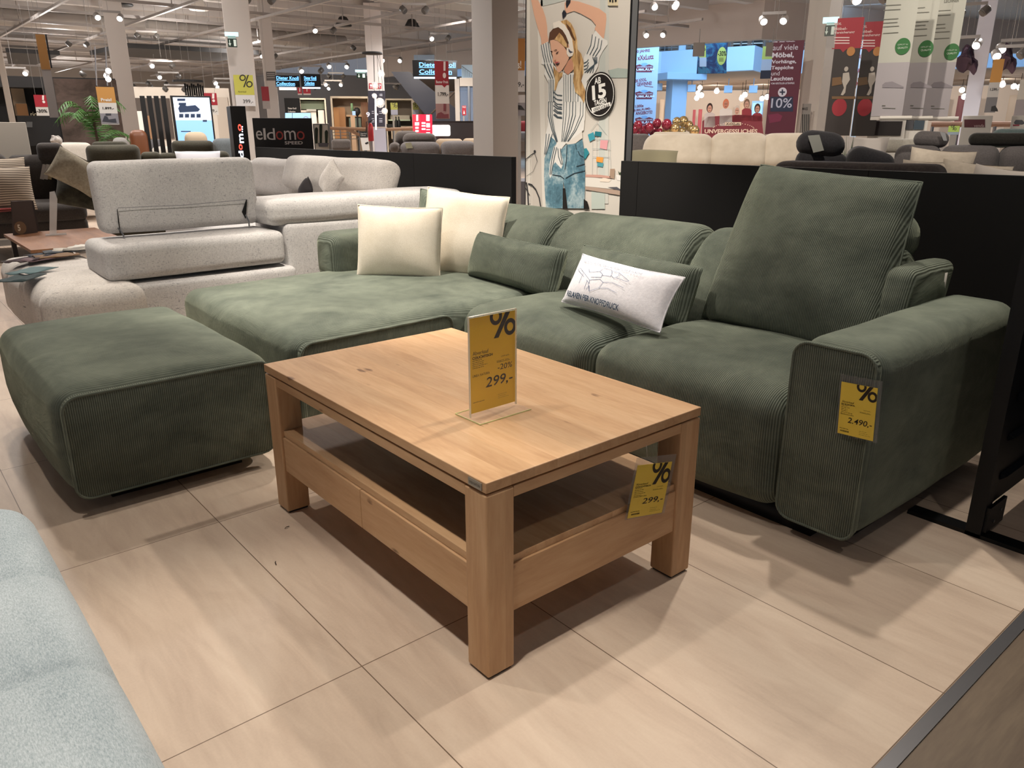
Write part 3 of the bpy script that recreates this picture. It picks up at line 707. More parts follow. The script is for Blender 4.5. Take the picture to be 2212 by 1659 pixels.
# neck, face, hair, headphones
y = -.0008
pp_(SKN2, P2((560, 960), (620, 840), (680, 780), (700, 950), (620, 1030), (575, 1000)), y)
y = -.001
pp_(HAIR, P2((520, 290), (600, 270), (660, 320), (710, 420), (745, 560), (750, 680), (800, 740), (835, 860), (830, 1000), (800, 1110), (850, 1230), (870, 1300), (835, 1420), (790, 1330), (720, 1270), (690, 1120), (700, 1010), (690, 880), (660, 780), (620, 500)), y)
pp_(HAIR, P2((415, 900), (450, 960), (500, 1010), (545, 990), (540, 1050), (480, 1130), (450, 1240), (430, 1250), (440, 1100), (420, 1000)), y)
pp_(HAIRD, P2((590, 320), (650, 380), (720, 560), (700, 560), (620, 420)), y-.0002)
y = -.0014
pp_(SKN, P2((370, 560), (450, 540), (560, 560), (640, 620), (650, 760), (600, 870), (540, 960), (500, 1002), (470, 985), (445, 890), (425, 870), (405, 830), (412, 780), (385, 690)), y)
y = -.0017
pp_(HAIRD, P2((350, 560), (365, 450), (430, 375), (500, 370), (570, 420), (610, 520), (620, 640), (600, 700), (560, 640), (480, 560), (420, 545)), y)
pp_(HAIR, P2((430, 545), (500, 450), (545, 500), (600, 600), (610, 660), (560, 640), (480, 562)), y-.0002)
pmid(prt('#e9dfd2')); pline(pr, L, P2((430, 350), (490, 330), (560, 380), (610, 460), (650, 560), (670, 690)), 8, (y-.0006)*3-.004)
pp_(prt('#e9dfd2'), P2((600, 660), (640, 655), (700, 710), (680, 770), (630, 785), (600, 740)), y-.0008); pp_(prt('#4a4d5c'), P2((625, 665), (650, 700), (690, 720), (650, 735), (628, 710)), y-.001)
for pts, c in ((((420, 695), (460, 680), (472, 690), (430, 700)), '#54321f'), (((450, 735), (470, 715), (492, 708), (480, 730), (458, 742)), '#3a2218'), (((375, 700), (405, 705), (400, 728), (380, 720)), '#3a2218'), (((445, 870), (470, 880), (500, 860), (503, 872), (475, 898), (460, 898)), '#3b0f10'), (((430, 862), (460, 850), (505, 852), (470, 878)), '#c05a58'), (((452, 872), (500, 858), (475, 880)), '#efe6e0'), (((425, 830), (455, 822), (450, 840), (435, 845)), '#b6755a')): pp_(prt(c), P2(*pts), y-.0012)
# printed pin board, notes, desk and bicycle
y = .0006
for pts, c in ((((965, 490), (1050, 450), (1075, 550), (995, 595)), '#3d97a8'), (((1075, 440), (1172, 450), (1160, 520), (1065, 505)), '#1f7480'), (((1155, 570), (1268, 575), (1250, 715), (1145, 690)), '#dd9fa3'), (((910, 700), (945, 690), (988, 760), (925, 860), (910, 820)), '#2c8390'), (((1095, 820), (1200, 830), (1185, 912), (1090, 890)), '#e29a45'), (((1110, 905), (1200, 915), (1190, 975), (1105, 960)), '#4f97a3'),
               (((930, 1085), (1150, 1090), (1300, 1110), (1300, 1140), (930, 1120)), '#c79a8c'), (((930, 1120), (1480, 1170), (1490, 1320), (930, 1260)), '#ded8cf'), (((930, 1260), (1490, 1330), (1480, 1400), (930, 1310)), '#b39b8b'), (((1300, 1000), (1370, 1000), (1360, 1155), (1290, 1130)), '#a58c78'), (((1390, 1090), (1480, 1100), (1470, 1180), (1400, 1170)), '#e6e2dc'), (((1420, 1030), (1440, 1060), (1475, 1040), (1470, 1090), (1430, 1085)), '#3c4a35'), (((1265, 1275), (1400, 1270), (1480, 1325), (1470, 1335)), '#55555c'),
               (((1150, 1160), (1200, 1130), (1320, 1160), (1280, 1200), (1150, 1190)), '#e6d8c8'), (((1020, 1340), (1220, 1370), (1220, 1600), (1020, 1600)), '#bcc6be')): pp_(prt(c), P3(*pts), y-(.0004 if c not in ('#ded8cf', '#bcc6be') else 0))
pmid(prt('#8f9a9e'))
for l in (((1105, 310), (1010, 430)), ((1105, 310), (1245, 490)), ((1100, 400), (1100, 1080)), ((1300, 570), (1310, 1100)), ((1040, 560), (1300, 570)), ((1040, 700), (1300, 710)), ((1040, 820), (1300, 830)), ((1040, 560), (1030, 1090))): pline(pr, L, P3(*l), .5, -.003)
pmid(prt('#26272b'))
pline(pr, L, P3((40, 860), (110, 800), (170, 760)), 1.2, -.004); pline(pr, L, P3((170, 760), (195, 830), (212, 890)), 1, -.004); pdisc(pr, L, 1155, 327, 2.4, 3, -.0045); pline(pr, L, P3((205, 900), (150, 1040), (50, 1110)), .5, -.004)
pline(pr, L, P3((80, 1225), (130, 1240), (190, 1310), (240, 1430), (262, 1560)), 2.2, -.004); pline(pr, L, P3((50, 1210), (70, 1350), (80, 1560)), 2.6, -.004); pline(pr, L, P3((40, 1290), (95, 1390)), 1.5, -.004)
pr.build('printed_picture', pm, po, 'flat')
# round badge
bd = MB(); bm_ = [prt('#17110f'), prt('#eeece6')]
pdisc(bd, L, 1295.5, 205, 33, 49, -.012, 48); bd.k = 1; pdisc(bd, L, 1295.5, 205, 30.6, 45.8, -.0126, 48); bd.k = 0; pdisc(bd, L, 1295.5, 205, 29.2, 43.8, -.0132, 48); bd.k = 1
ptext(bd, L, 'AB', 1284, 167, 1298, 181, -.0142, bold=.03, ang=.1); ptext(bd, L, '15', 1279, 182, 1309, 214, -.0142, bold=.04, ang=.12); ptext(bd, L, 'TAGEN', 1283, 214, 1310, 226, -.0142, bold=.03, ang=.14)
ppoly(bd, L, P2((940, 1490), (1200, 1405), (1208, 1455), (955, 1560)), -.0138); bd.k = 0; ptext(bd, L, 'VERFÜGBAR', 1281, 227, 1317, 237.5, -.0144, ang=.19, bold=.01)
bd.build('round_badge', bm_, po, 'flat', label='black round badge reading AB 15 TAGEN VERFÜGBAR')
lg = MB(); pq(lg, L, 1313, -14, 1335, 12, -.006); lg.build('small_logo_panel', prt('#d6c8a6'), po)
t = MB(); pq(t, L, 1316, -12, 1320, 4, -.008); pq(t, L, 1322, -12, 1325, 5, -.008); pq(t, L, 1328, -12, 1332, 4, -.008); t.build('small_logo', INKB, po)
seam_panel('partition', 'long low black partition behind the grey melange sofa, left of the poster', 3.34, 3.99, 8.15, .99, [5.15, 5.95])
# ------------------------------------------------------------------ grey melange sofa behind the chaise
MEL = fabric('#bcb9b8', '#d6d3d0', 'grey_melange', 120, '#63646d', 260, big=5)
MELW = fabric('#bcb6b0', '#dad4cd', 'pale_melange', 120, '#7a787d', 260, big=5)
gm = thing('melange_sofa', 'light grey flecked corner sofa with raised headrest behind the green chaise', 'sofa', (.96, 4.3, 0))
def G(mb, name, mt=None, smooth=True, par=None, **k):
    if par is None: mb.v = [(x-.96, y-4.3, z) for x, y, z in mb.v]
    return mb.build(name, mt or MEL, par or gm, smooth, **k)
G(MB().rbox((1.46, 4.85, .225), (1.0, 1.04, .33), .03, (0, .006, .0), n=8), 'base')
G(MB().rbox((2.56, 4.62, .345), (1.26, .46, .58), .035, (.0, .006, 0), n=8), 'back_frame')
def lob(p):
    z = p.z; x = p.x
    for s_ in (-.55, -.1, .35): z -= (.02 if z > 0 else 0)*math.exp(-((p.y-s_)/.03)**2); x -= (-.02 if x < 0 else 0)*math.exp(-((p.y-s_)/.03)**2)
    return (x, p.y, z)
G(MB().rbox((.84, 4.88, .255), (.46, 1.44, .33), .075, (.015, .0, .015), n=34, seg=5, fn=lob, ns=.01), 'chaise', MELW)
G(MB().rbox((1.42, 4.555, .505), (.98, .42, .185), .04, (.0, .006, .006), n=10, seg=5, ns=.004), 'folded_back_cushion')
G(MB().rbox((2.55, 4.60, .695), (1.42, .42, .15), .055, (.0, .01, .008), n=10, seg=5, ns=.006), 'back_roll')
hr = G(MB().rbox((1.435, 4.66, .815), (.875, .14, .375), .045, (.0, .010, .004), n=12, seg=5, ns=.004, fn=lambda p: (p.x, p.y+(p.z)*.08, p.z)), 'headrest')
def HP(px, py): q = at(px, py, Y=4.566); return (q.x-.96, q.y-4.3, q.z)
MB().tube([HP(200+55, 452), HP(255, 449), HP(400, 443), HP(533, 431)], .0014, 5).build('seam', mat('#77777d', .9), hr)
for a, b, c in (((254, 452), (261, 506), (256, 480)), ((534, 431), (531, 472), (524, 458))):
    q = [HP(*a), HP(*b), HP(*c)]; MB().add(q+[(u, v+.02, w) for u, v, w in q], [(0, 1, 2), (3, 5, 4), (0, 3, 4, 1), (1, 4, 5, 2), (2, 5, 3, 0)]).build('slit', mat('#050505', .9), hr)
for a in ((262, 503), (532, 470)):
    q = V(HP(*a)); MB().tube([q+V((-.012, .02, .03)), q+V((0, -.002, .01)), q+V((.008, -.012, -.02)), q+V((.008, -.01, -.05))], .0045, 6).build('hinge', STEEL, hr)
MB().b2((.68, 5.4, 0), (.73, 5.45, .12)).build('tmp', BLK).name = 'leg'
o = [c for c in COL.objects if c.name.startswith('leg') and c.parent is None][-1]; o.parent = gm; o.location = (-.96, -4.3, 0)
for q in ((.72, 4.3), (1.8, 4.6), (3.1, 4.5)): l = MB().b2((q[0]-.96, q[1]-4.3, 0), (q[0]-.91, q[1]-4.25, .12)).build('leg', BLK, gm)
# long far wing of the same sofa
G(MB().rbox((3.0, 6.0, .32), (.5, 2.6, .5), .06, n=10, ns=.006), 'far_back')
G(MB().rbox((2.5, 5.9, .3), (.9, 2.6, .3), .08, (.01, .01, .03), n=10, ns=.006), 'far_seat')
def far_head(x0, x1, y0, y1, X, tilt=.25, t=.16):
    a = at(x0, (y0+y1)/2, X=X); c = at(x1, (y0+y1)/2, X=X); u = at((x0+x1)/2, y0, X=X); d = at((x0+x1)/2, y1, X=X)
    w = abs(a.y-c.y); h = u.z-d.z; mb = MB(); mb.m = Mx.Translation(((a+c)/2).x*V((1, 0, 0))+V((0, (a.y+c.y)/2, (u.z+d.z)/2))) @ Mx.Rotation(tilt, 4, 'Y')
    mb.rbox((0, 0, 0), (t, w, h), min(.07, t/2.2), (.02, .01, .01), n=8, seg=5, ns=.006); return G(mb, 'far_headrest', MELW)
far_head(628, 846, 342, 420, 2.95, .35); far_head(560, 655, 345, 425, 3.02, .15, .2); far_head(500, 572, 348, 420, 3.05, .15, .2)
cushion('throw_pillow', 'small black pointed cushion on the grey melange sofa', at(660, 412, X=2.75), lean(0, 0, 0, RM, -.3, .75), .16, .16, .08, mat('#2a2527', .9), None, .0, n=8)
cushion('throw_pillow', 'crumpled pale cushion on the grey melange sofa headrest', at(716, 392, X=2.72), lean(0, 0, 0, RM, -.3, .55), .24, .24, .1, MELW, None, .0, n=14, ns=.02, nsc=8)
# fabric swatches fanned over the chaise
cols = ['#2c3a3c', '#5d7376', '#3b2a2c', '#6f5a5e', '#3d3f48', '#7d6248', '#4d5258', '#c6bfb3', '#8b857d', '#d8d4cc']
pxs = [(45, 600), (70, 585), (60, 562), (90, 560), (105, 552), (122, 556), (140, 548), (160, 545), (185, 545), (196, 540)]
for i, (c, (px, py)) in enumerate(zip(cols, pxs)):
    q = at(px, py, Z=.45); o = thing('fabric_swatch', ['dark green-black swatch at the near tip of the fan', 'pale teal fabric swatch on the fan over the sofa chaise', 'dark maroon swatch in the swatch fan', 'dusty mauve swatch in the swatch fan', 'charcoal blue swatch in the swatch fan', 'tan brown swatch in the swatch fan', 'slate grey swatch in the swatch fan', 'off white swatch in the swatch fan', 'warm grey swatch in the swatch fan', 'white swatch at the far end of the swatch fan'][i], 'fabric swatch', (q.x, q.y, .448+.003*i), .9-.16*i)
    g = MB(); n = 5; P = [(-.11+.22*a/n, -.07+.14*b/n, .008*sin(a*1.7+i)*sin(b*1.3)) for a in range(n+1) for b in range(n+1)]
    g.add(P, [(a*(n+1)+b, (a+1)*(n+1)+b, (a+1)*(n+1)+b+1, a*(n+1)+b+1) for a in range(n) for b in range(n)])
    s_ = g.build('cloth', fabric(c, c, 'swatch_'+str(i), 300), o, True); q = s_.modifiers.new('t', 'SOLIDIFY'); q.thickness = .003
# ------------------------------------------------------------------ wooden table with display stand behind
c1, c2, c3, c4 = (at(8, 506, Z=.45), at(66, 540, Z=.45), at(262, 522, Z=.45), at(205, 489, Z=.45))
wt = thing('low_table', 'brown wooden low table behind the grey melange chaise', 'table', (c2.x, c2.y, 0))
x0, x1, y0, y1 = .80, 1.40, 5.62, 6.66
MB().b2((x0-c2.x, y0-c2.y, .43), (x1-c2.x, y1-c2.y, .45), .002).build('tabletop', wood('walnut_top', 1, ('#6b452c', '#9a6c48', '#835839'), .1), wt)
for x in (x0+.03, x1-.06):
    for y in (y0+.03, y1-.06): MB().b2((x-c2.x, y-c2.y, 0), (x-c2.x+.03, y-c2.y+.03, .43)).build('leg', BLK, wt)
td, L = fr('tent_display', 'dark brown folded cardboard display with 5 emblem on the low table', 'display', 55, yc=505, D=hypot(*at(55, 505, Z=.451)[:2]), z=.451, yaw=.35)
MB().prism([L(25, 435), L(68, 433), L(82, 505), L(30, 508)], 0, .012).build('front_card', mat('#3b2d27', .6), td)
MB().prism([L(30, 437, .1), L(72, 434, .1), L(86, 500, .1), L(36, 500, .1)], .10, .11).build('back_card', mat('#241b18', .6), td)
t = MB(); pdisc(t, L, 44, 492, 13, 14, -.001); t.build('round_emblem', mat('#6b5036', .6), td)
t = MB(); ptext(t, L, '5', 38, 485, 44, 499, -.002, bold=.03); t.build('lettering', mat('#cdbfa9', .6), td)
ah, L = fr('acrylic_holder', 'clear acrylic leaflet holder on the low table', 'holder', 116, yc=508, D=hypot(*at(116, 508, Z=.451)[:2]), z=.451)
MB().prism([L(107, 415), L(118, 413), L(124, 430), L(122, 508), L(107, 508)], 0, .02).build('holder_body', glassy('acrylic_b', '#d8d4d0', .1, .45), ah)
MB().b2((-.05, -.03, 0), (.08, .06, .006)).build('holder_base', glassy('acrylic_c', '#d8d4d0', .1, .4), ah)
# ------------------------------------------------------------------ dark grey sofa at the far left
DG = fabric('#37322f', '#4a4541', 'anthracite', 120)
ds, L = fr('dark_sofa', 'anthracite fabric sofa with headrest at the far left edge', 'sofa', 80, D=8.7)
def SB(root, L, name, mt, x0, y0, x1, y1, a, b, r=.05, **k): return pb(MB(), L, x0, y0, x1, y1, a, b, rb=r, n=5, seg=4, **k).build(name, mt, root, True)
SB(ds, L, 'base', DG, -160, 478, 193, 516, -.1, .9, .05); SB(ds, L, 'seat', DG, -150, 446, 190, 484, -.12, .7, .06, puff=(0, .02, .02))
SB(ds, L, 'back', DG, 24, 335, 128, 450, .45, .7, .07, puff=(0, .03, 0)); SB(ds, L, 'back', DG, -110, 333, 22, 450, .45, .7, .07, puff=(0, .03, 0)); SB(ds, L, 'armrest', DG, 127, 363, 172, 448, .1, .8, .06)
SB(ds, L, 'headrest', DG, 80, 309, 138, 352, .42, .75, .05)
for x, c in ((92, '#b9b4ae'), (100, '#c9c4bc'), (108, '#b3a27f')):
    MB().prism([L(x, 354, .44), L(x+7, 355, .44), L(x+3, 388, .4), L(x-6, 386, .4)], .38, .383).build('hang_tag', mat(c, .6), ds)
STR = None
m_, nt, b = newmat('ribbed_stripe'); v = coords(nt); s = sepxyz(nt, v); sn = mth(nt, 'SINE', mth(nt, 'MULTIPLY', mth(nt, 'ADD', s[2], mth(nt, 'MULTIPLY', noi(nt, v, 6, 1), .02)), 300))
nt.links.new(ramp(nt, mth(nt, 'MULTIPLY_ADD', sn, .5, .5), [(.3, lin('#6d6055')), (.6, lin('#c8b9a4'))]), b.inputs['Base Color']); b.inputs['Roughness'].default_value = .9; STR = m_
fc = face_cam(at(20, 400, D=8.6))
cushion('throw_pillow', 'larger beige striped cushion in front on the anthracite sofa', at(18, 408, D=8.55), lean(0, 0, 0, fc, -.25), .40, .40, .14, STR, None, 0)
cushion('throw_pillow', 'beige striped cushion standing behind another at the left edge', at(10, 385, D=8.9), lean(0, 0, 0, fc, -.2), .38, .38, .14, STR, None, 0)
for i, c in enumerate(('#6e3230', '#8a3a38')):
    q = at(2, 455, Z=.47); o = thing('folded_cloth', ('dark red', 'bright red')[i]+' folded cloth sample at the left edge of the anthracite sofa', 'cloth', (q.x, q.y, .462+.016*i), .3)
    MB().rbox((0, 0, .008), (.22, .16, .014), .006, n=3, seg=2).build('cloth', mat(c, .9), o, True)
CRM = fabric('#8f8672', '#b5ab96', 'crumpled_beige', 60)
cushion('throw_pillow', 'crumpled beige patterned cushion leaning right of the anthracite sofa', at(165, 372, D=7.6), lean(0, 0, 0, fc, -.35, .6), .38, .28, .13, CRM, None, 0, ns=.03, nsc=6)
cushion('throw_pillow', 'dark patterned cushion under the crumpled beige one', at(180, 420, D=7.7), lean(0, 0, 0, fc, -.5, .3), .42, .26, .16, fabric('#1d1c17', '#4a473a', 'dark_floral', 12), None, 0, ns=.02)
# white partition at the left edge
wp, L = fr('partition', 'low off white partition at the left edge behind the anthracite sofa', 'partition', 25, D=9.8)
zt = L(30, 264)[1]; MB().b2((L(-60, 300)[0], 0, 0), (L(62, 300)[0], .08, zt), .004).build('panel', CREAMW, wp)
MB().b2((L(-60, 300)[0], -.004, 0), (L(62, 300)[0], .0, .06)).build('kick_strip', GRY, wp)
# ------------------------------------------------------------------ olive sofa
OL = fabric('#403d33', '#5a5648', 'olive_grey', 120)
os_, L = fr('olive_sofa', 'dark olive sofa with two raised headrests behind the melange sofa', 'sofa', 330, D=9.0)
SB(os_, L, 'headrest', OL, 186, 313, 304, 368, 0, .22, .06, puff=(0, .03, 0)); SB(os_, L, 'headrest_support', OL, 197, 306, 277, 330, .16, .4, .05)
SB(os_, L, 'headrest', OL, 372, 304, 464, 350, .25, .45, .05, puff=(0, .03, 0))
SB(os_, L, 'back', OL, 305, 329, 350, 372, .2, .5, .05); SB(os_, L, 'back', OL, 345, 331, 392, 372, .2, .5, .05)
SB(os_, L, 'back', OL, 474, 327, 498, 360, .5, .9, .06)
MB().b2((L(188, 350)[0], .05, .06), (L(498, 350)[0], 1.0, .62), .05).build('base', OL, os_)
for x in (190, 494): MB().b2((L(x, 350)[0]-.03, .1, 0), (L(x, 350)[0]+.03, .16, .07)).build('leg', BLK, os_)
cushion('throw_pillow', 'bright white cushion on the olive sofa', at(430, 352, D=8.85), lean(0, 0, 0, face_cam(at(430, 350, D=9)), -.7), .44, .3, .1, mat('#e8e6ea', .8), None, 0, n=10)
# pale sofas further back
LG = fabric('#b7b0a4', '#cdc6ba', 'pale_linen', 100)
for nm, lab, x0, x1, y0, y1, D, mt in (('pale_sofa', 'low off white sofa in front of the potted palm', 104, 195, 308, 330, 12.5, LG), ('pale_sofa', 'grey rounded sofa cushion seat right of the palm', 240, 275, 297, 310, 12.8, fabric('#83807c', '#9a9692', 'mid_grey_c', 90)),
                                   ('brown_armchair', 'cognac brown leather high back armchair left of the black slats', 279, 318, 279, 327, 11.6, mat('#6e3f20', .5)), ('pale_sofa', 'long off white sofa behind the olive sofa', 322, 372, 319, 331, 13.1, LG),
                                   ('grey_sofa', 'mid grey low sofa seen through the black slats', 318, 353, 302, 325, 14.6, fabric('#5f5d5f', '#757376', 'blue_grey_c', 90)), ('cream_chair', 'cream armchair back in front of the bright screen', 397, 447, 284, 306, 10.6, mat('#b9a68c', .7)), ('grey_sofa', 'slate grey sofa left of the black lit pylon', 455, 512, 300, 330, 10.8, fabric('#5b6062', '#6d7274', 'slate_c', 90))):
    o, L = fr(nm, lab, 'armchair' if 'chair' in nm else 'sofa', (x0+x1)/2, D=D); zt = L(0, y0)[1]; w = L(x1, y1)[0]-L(x0, y1)[0]
    MB().rbox((0, .15, zt*.55), (w, .26, zt*.86), .07, (0, .03, .015), n=5, seg=4).build('backrest', mt, o, True); MB().rbox((0, -.2, .3), (w*.96, .6, .24), .06, (0, .02, .02), n=5).build('seat', mt, o, True)
    for sx in (-.42, .42): MB().b2((w*sx-.02, -.4, 0), (w*sx+.02, -.36, .2)).build('leg', BLK, o); MB().b2((w*sx-.02, .1, 0), (w*sx+.02, .14, .2)).build('leg', BLK, o)
# plush toy like fluffy cushion
o = thing('fluffy_cushion', 'small white and grey fluffy cushion on the pale sofa', 'cushion', at(121, 303, D=12.35)); MB().rbox((0, 0, 0), (.13, .1, .12), .045, n=6, seg=4, ns=.025, nsc=22).build('cover', fabric('#77706a', '#c9c2ba', 'fluff', 30), o, True)
# ------------------------------------------------------------------ potted palm
pl, L = fr('potted_palm', 'green potted palm in front of the dark stone wall', 'plant', 208, D=13.5)
MB().lathe([(.13, 0), (.18, .3), (.17, .3), (.12, .28)], (0, 0, 0), 16).build('pot', DK, pl, True)
MB().tube([(0, 0, .25), (.01, 0, .8), (-.01, 0, 1.38)], [.03, .022, .02], 6).build('stem', mat('#3b2c1c', .8), pl)
LEAF = mat('#3f6a2c', .55); rd = random.Random(3)
for i in range(15):
    a = i*2*pi/15+rd.uniform(-.2, .2); ln = rd.uniform(.42, .6); up = rd.uniform(.12, .42); mb = MB(); base = V((0, 0, .95+.03*i)); pts = []
    for k in range(8): t = k/7; pts.append(base+V((cos(a)*ln*t, sin(a)*ln*t, up*sin(t*2.3)-.12*t*t)))
    mb.tube(pts, .005, 4)
    for k in range(1, 8):
        d = (pts[k]-pts[k-1]).normalized(); sd = d.cross(V((0, 0, 1))).normalized()
        for sg in (-1, 1):
            for j in (0, .5):
                p = pts[k-1].lerp(pts[k], j); l_ = .16*(1-.5*k/8); e = p+sd*sg*l_+d*.07-V((0, 0, .05)); w_ = d*.014
                mb.add([p-w_, p+w_, e], [(0, 1, 2)])
    mb.build('frond', LEAF, pl)
# dark stone wall panel and wall boxes on the left
m_, nt, b = newmat('brown_stone'); v = coords(nt, (1, 1, 1.6)); n = noi(nt, v, 2.2, 6, .65, .5)
nt.links.new(ramp(nt, n, [(.3, lin('#33291f')), (.6, lin('#5a4a42'))]), b.inputs['Base Color']); b.inputs['Roughness'].default_value = .9; bump(nt, b, n, .4, .05); STONE = m_
o, L = fr('stone_wall_panel', 'tall dark brown stone look display wall behind the potted palm', 'display wall', 190, D=16)
zt = L(190, 171)[1]; MB().b2((L(112, 250)[0], 0, 0), (L(262, 250)[0], .25, zt), .01).build('stone_face', STONE, o); MB().b2((L(112, 250)[0]+.01, .01, zt), (L(262, 250)[0]-.01, .24, zt+.02)).build('cap', DK, o)
o, L = fr('display_booth', 'black display booth with wooden niche at the far left', 'display booth', 65, D=14.5)
zt = L(60, 165)[1]; xl, xr = L(-60, 250)[0], L(128, 250)[0]
MB().b2((xl, .5, 0), (xr, .6, zt)).build('back_wall', DK, o); MB().b2((xl, 0, L(60, 189)[1]), (xr, .6, zt)).build('header', mat('#211f1f', .6), o)
MB().b2((L(102, 250)[0], 0, 0), (xr, .5, L(60, 189)[1])).build('side_panel', mat('#0f0e0e', .6), o)
pb(MB(), L, 28, 190, 56, 250, .42, .49).build('beige_panel', mat('#a6947e', .7), o); pb(MB(), L, 36, 224, 60, 250, .3, .41).build('wooden_niche', mat('#96683c', .6), o)
pb(MB(), L, 42, 250, 130, 315, -.2, .1).build('counter', mat('#100f0f', .5), o); t = MB(); ptext(t, L, 'rio', 66, 242, 80, 252, -.01); t.build('lettering', mat('#b8a888', .5), o)
t = MB(); pq(t, L, 57, 263, 70, 275, -.21); t.build('pictogram', mat('#555555', .5), o)
o, L = fr('structural_column', 'narrow off white column at the left edge before the black booth', 'column', 22, D=12.4)
MB().b2((L(8, 200)[0], 0, 0), (L(22, 200)[0], .2, CEILZ+.55), .005).build('shaft', mat('#a09488', .7), o); MB().b2((L(7, 200)[0], -.01, 0), (L(23, 200)[0], .21, .1)).build('skirting', GRY, o)
o, L = fr('lit_letters_sign', 'small blue lit letters sign at the far left edge', 'sign', 4, D=15.5, z=0)
MB().b2((L(-30, 170)[0], 0, 0), (L(9, 170)[0], .1, L(4, 150)[1])).build('panel', mat('#0e1116', .4), o); t = MB(); ptext(t, L, 'AA', 0, 166, 13, 173, -.01, bold=.02); t.build('lettering', mat('#9fd4ff', .5, emit=2.5), o)
# ------------------------------------------------------------------ hanging price banners
def banner(label, x0, x1, y0, y1, D, bands, group=None, yaw=None, wire=True, cat='banner', name='hanging_banner', tip=None, alpha=1):
    "a thin hanging sheet; bands = [(y_from, y_to, colour)] in photo rows, as printed fields"
    xm = (x0+x1)/2; zb = at(xm, y1, D=D).z
    o, L = fr(name, label, cat, xm, D=D, yaw=yaw, z=zb)
    l, r = L(x0, (y0+y1)/2)[0], L(x1, (y0+y1)/2)[0]; zt = L(xm, y0)[1]
    MB().b2((l, 0, 0), (r, .004, zt)).build('sheet', mat(bands[-1][2] if len(bands[-1]) > 2 else '#d8d4cc', .6), o)
    mb = MB(); ms = []
    for b_ in bands[:-1]:
        mt = mat(b_[2], .6)
        if mt not in ms: ms.append(mt)
        mb.k = ms.index(mt); mb.quad(l, r, max(0.001, L(xm, b_[1])[1]), min(zt, L(xm, b_[0])[1]), -.002)
    if ms: mb.build('printed_field', ms, o, 'flat')
    if wire: wires(o, (l+.02, r-.02), zt)
    return o, L
def tp(o, L, name, mt, f): mb = MB(); f(mb); return mb.build(name, mt, o, 'flat')
o, L = banner('narrow red banner with minus 30 percent price card at the far left', 76, 103, 205, 250, 11, [(205, 231, '#9c1f2c'), (0, 0, '#c9c3ba')]); tp(o, L, 'lettering', mat('#e0d8d0', .6), lambda m: (pq(m, L, 91, 206, 95, 216, -.004), pdisc(m, L, 94.5, 220, 3, 3, -.004))); tp(o, L, 'price', INKB, lambda m: ptext(m, L, '-30%', 79, 236, 102, 243, -.004, bold=.02))
o, L = banner('long narrow banner, ochre above grey, seen almost edge on', 92, 112, 75, 254, 9.5, [(75, 150, '#a5763f'), (0, 0, '#a39c98')], wire=True); MB().b2((L(112, 160)[0], 0, L(112, 147)[1]), (L(113, 160)[0]+.01, .01, L(112, 75)[1])).build('black_edge', DK, o)
o, L = banner('ochre and white Preis banner priced 1.899', 213, 252, 188, 269, 10.5, [(188, 222, '#c28d4a'), (222, 245, '#d8d3cc'), (245, 267, '#8f8d92'), (0, 0, '#d8d3cc')])
tp(o, L, 'lettering', WHT2, lambda m: ptext(m, L, 'Preis!', 218, 212, 241, 219, -.004, bold=.03)); tp(o, L, 'price', INKB, lambda m: ptext(m, L, '1.899,-', 222, 231, 246, 237, -.004, bold=.02)); tp(o, L, 'sofa_picture', mat('#3f4048', .6), lambda m: (ppoly(m, L, [(221, 262), (226, 250), (232, 252), (235, 258), (250, 256), (252, 265)], -.004), pq(m, L, 228, 245, 240, 249, -.004)))
o, L = banner('red banner with exclamation mark priced 449 beside the bright screen', 443, 470, 201, 248, 12, [(201, 227, '#9c1f2c'), (0, 0, '#cfc9c0')]); tp(o, L, 'lettering', mat('#e0d8d0', .6), lambda m: (pq(m, L, 458, 202, 463, 213, -.004), pdisc(m, L, 461.5, 217.5, 3, 3, -.004))); tp(o, L, 'price', INKB, lambda m: ptext(m, L, '449,-', 448, 236, 469, 243, -.004))
# column with percent poster
o, L = fr('structural_column', 'square white column with exit sign above the black lit pylon', 'column', 528, D=13.2)
MB().b2((L(494, 150)[0], 0, 0), (L(551, 150)[0], .5, CEILZ+.6), .01).build('shaft', mat('#b9b1aa', .7), o); MB().b2((L(494, 150)[0]-.01, -.012, 0), (L(551, 150)[0]+.01, .51, .1)).build('skirting', GRY, o)
o, L = banner('yellow and white percent poster priced 399 on the white column', 507, 549, 162, 229, 13.1, [(162, 205, '#b3b04a'), (0, 0, '#c5c3c2')], wire=False, cat='poster', name='percent_poster')
def perc(m, L, x, y, s, yy, th=.36):
    for cx, cy in ((x, y), (x+s*1.05, y+s*1.0)):
        n = 20
        for i in range(n):
            a, b = 2*pi*i/n, 2*pi*(i+1)/n; r0, r1 = s*(.5-th/2), s*.5
            ppoly(m, L, [(cx+r0*cos(a), cy+r0*sin(a)), (cx+r1*cos(a), cy+r1*sin(a)), (cx+r1*cos(b), cy+r1*sin(b)), (cx+r0*cos(b), cy+r0*sin(b))], yy)
    ppoly(m, L, [(x+s*.1, y+s*1.45), (x+s*.3, y+s*1.45), (x+s*.98, y-s*.45), (x+s*.78, y-s*.45)], yy)
tp(o, L, 'percent_sign', INKB, lambda m: perc(m, L, 524, 168, 14, -.004)); tp(o, L, 'price', INKB, lambda m: ptext(m, L, '399,-', 525, 215, 547, 224, -.004)); tp(o, L, 'small_print', mat('#4b4c18', .6), lambda m: ptext(m, L, 'Abverkauf', 514, 196, 532, 200, -.004))
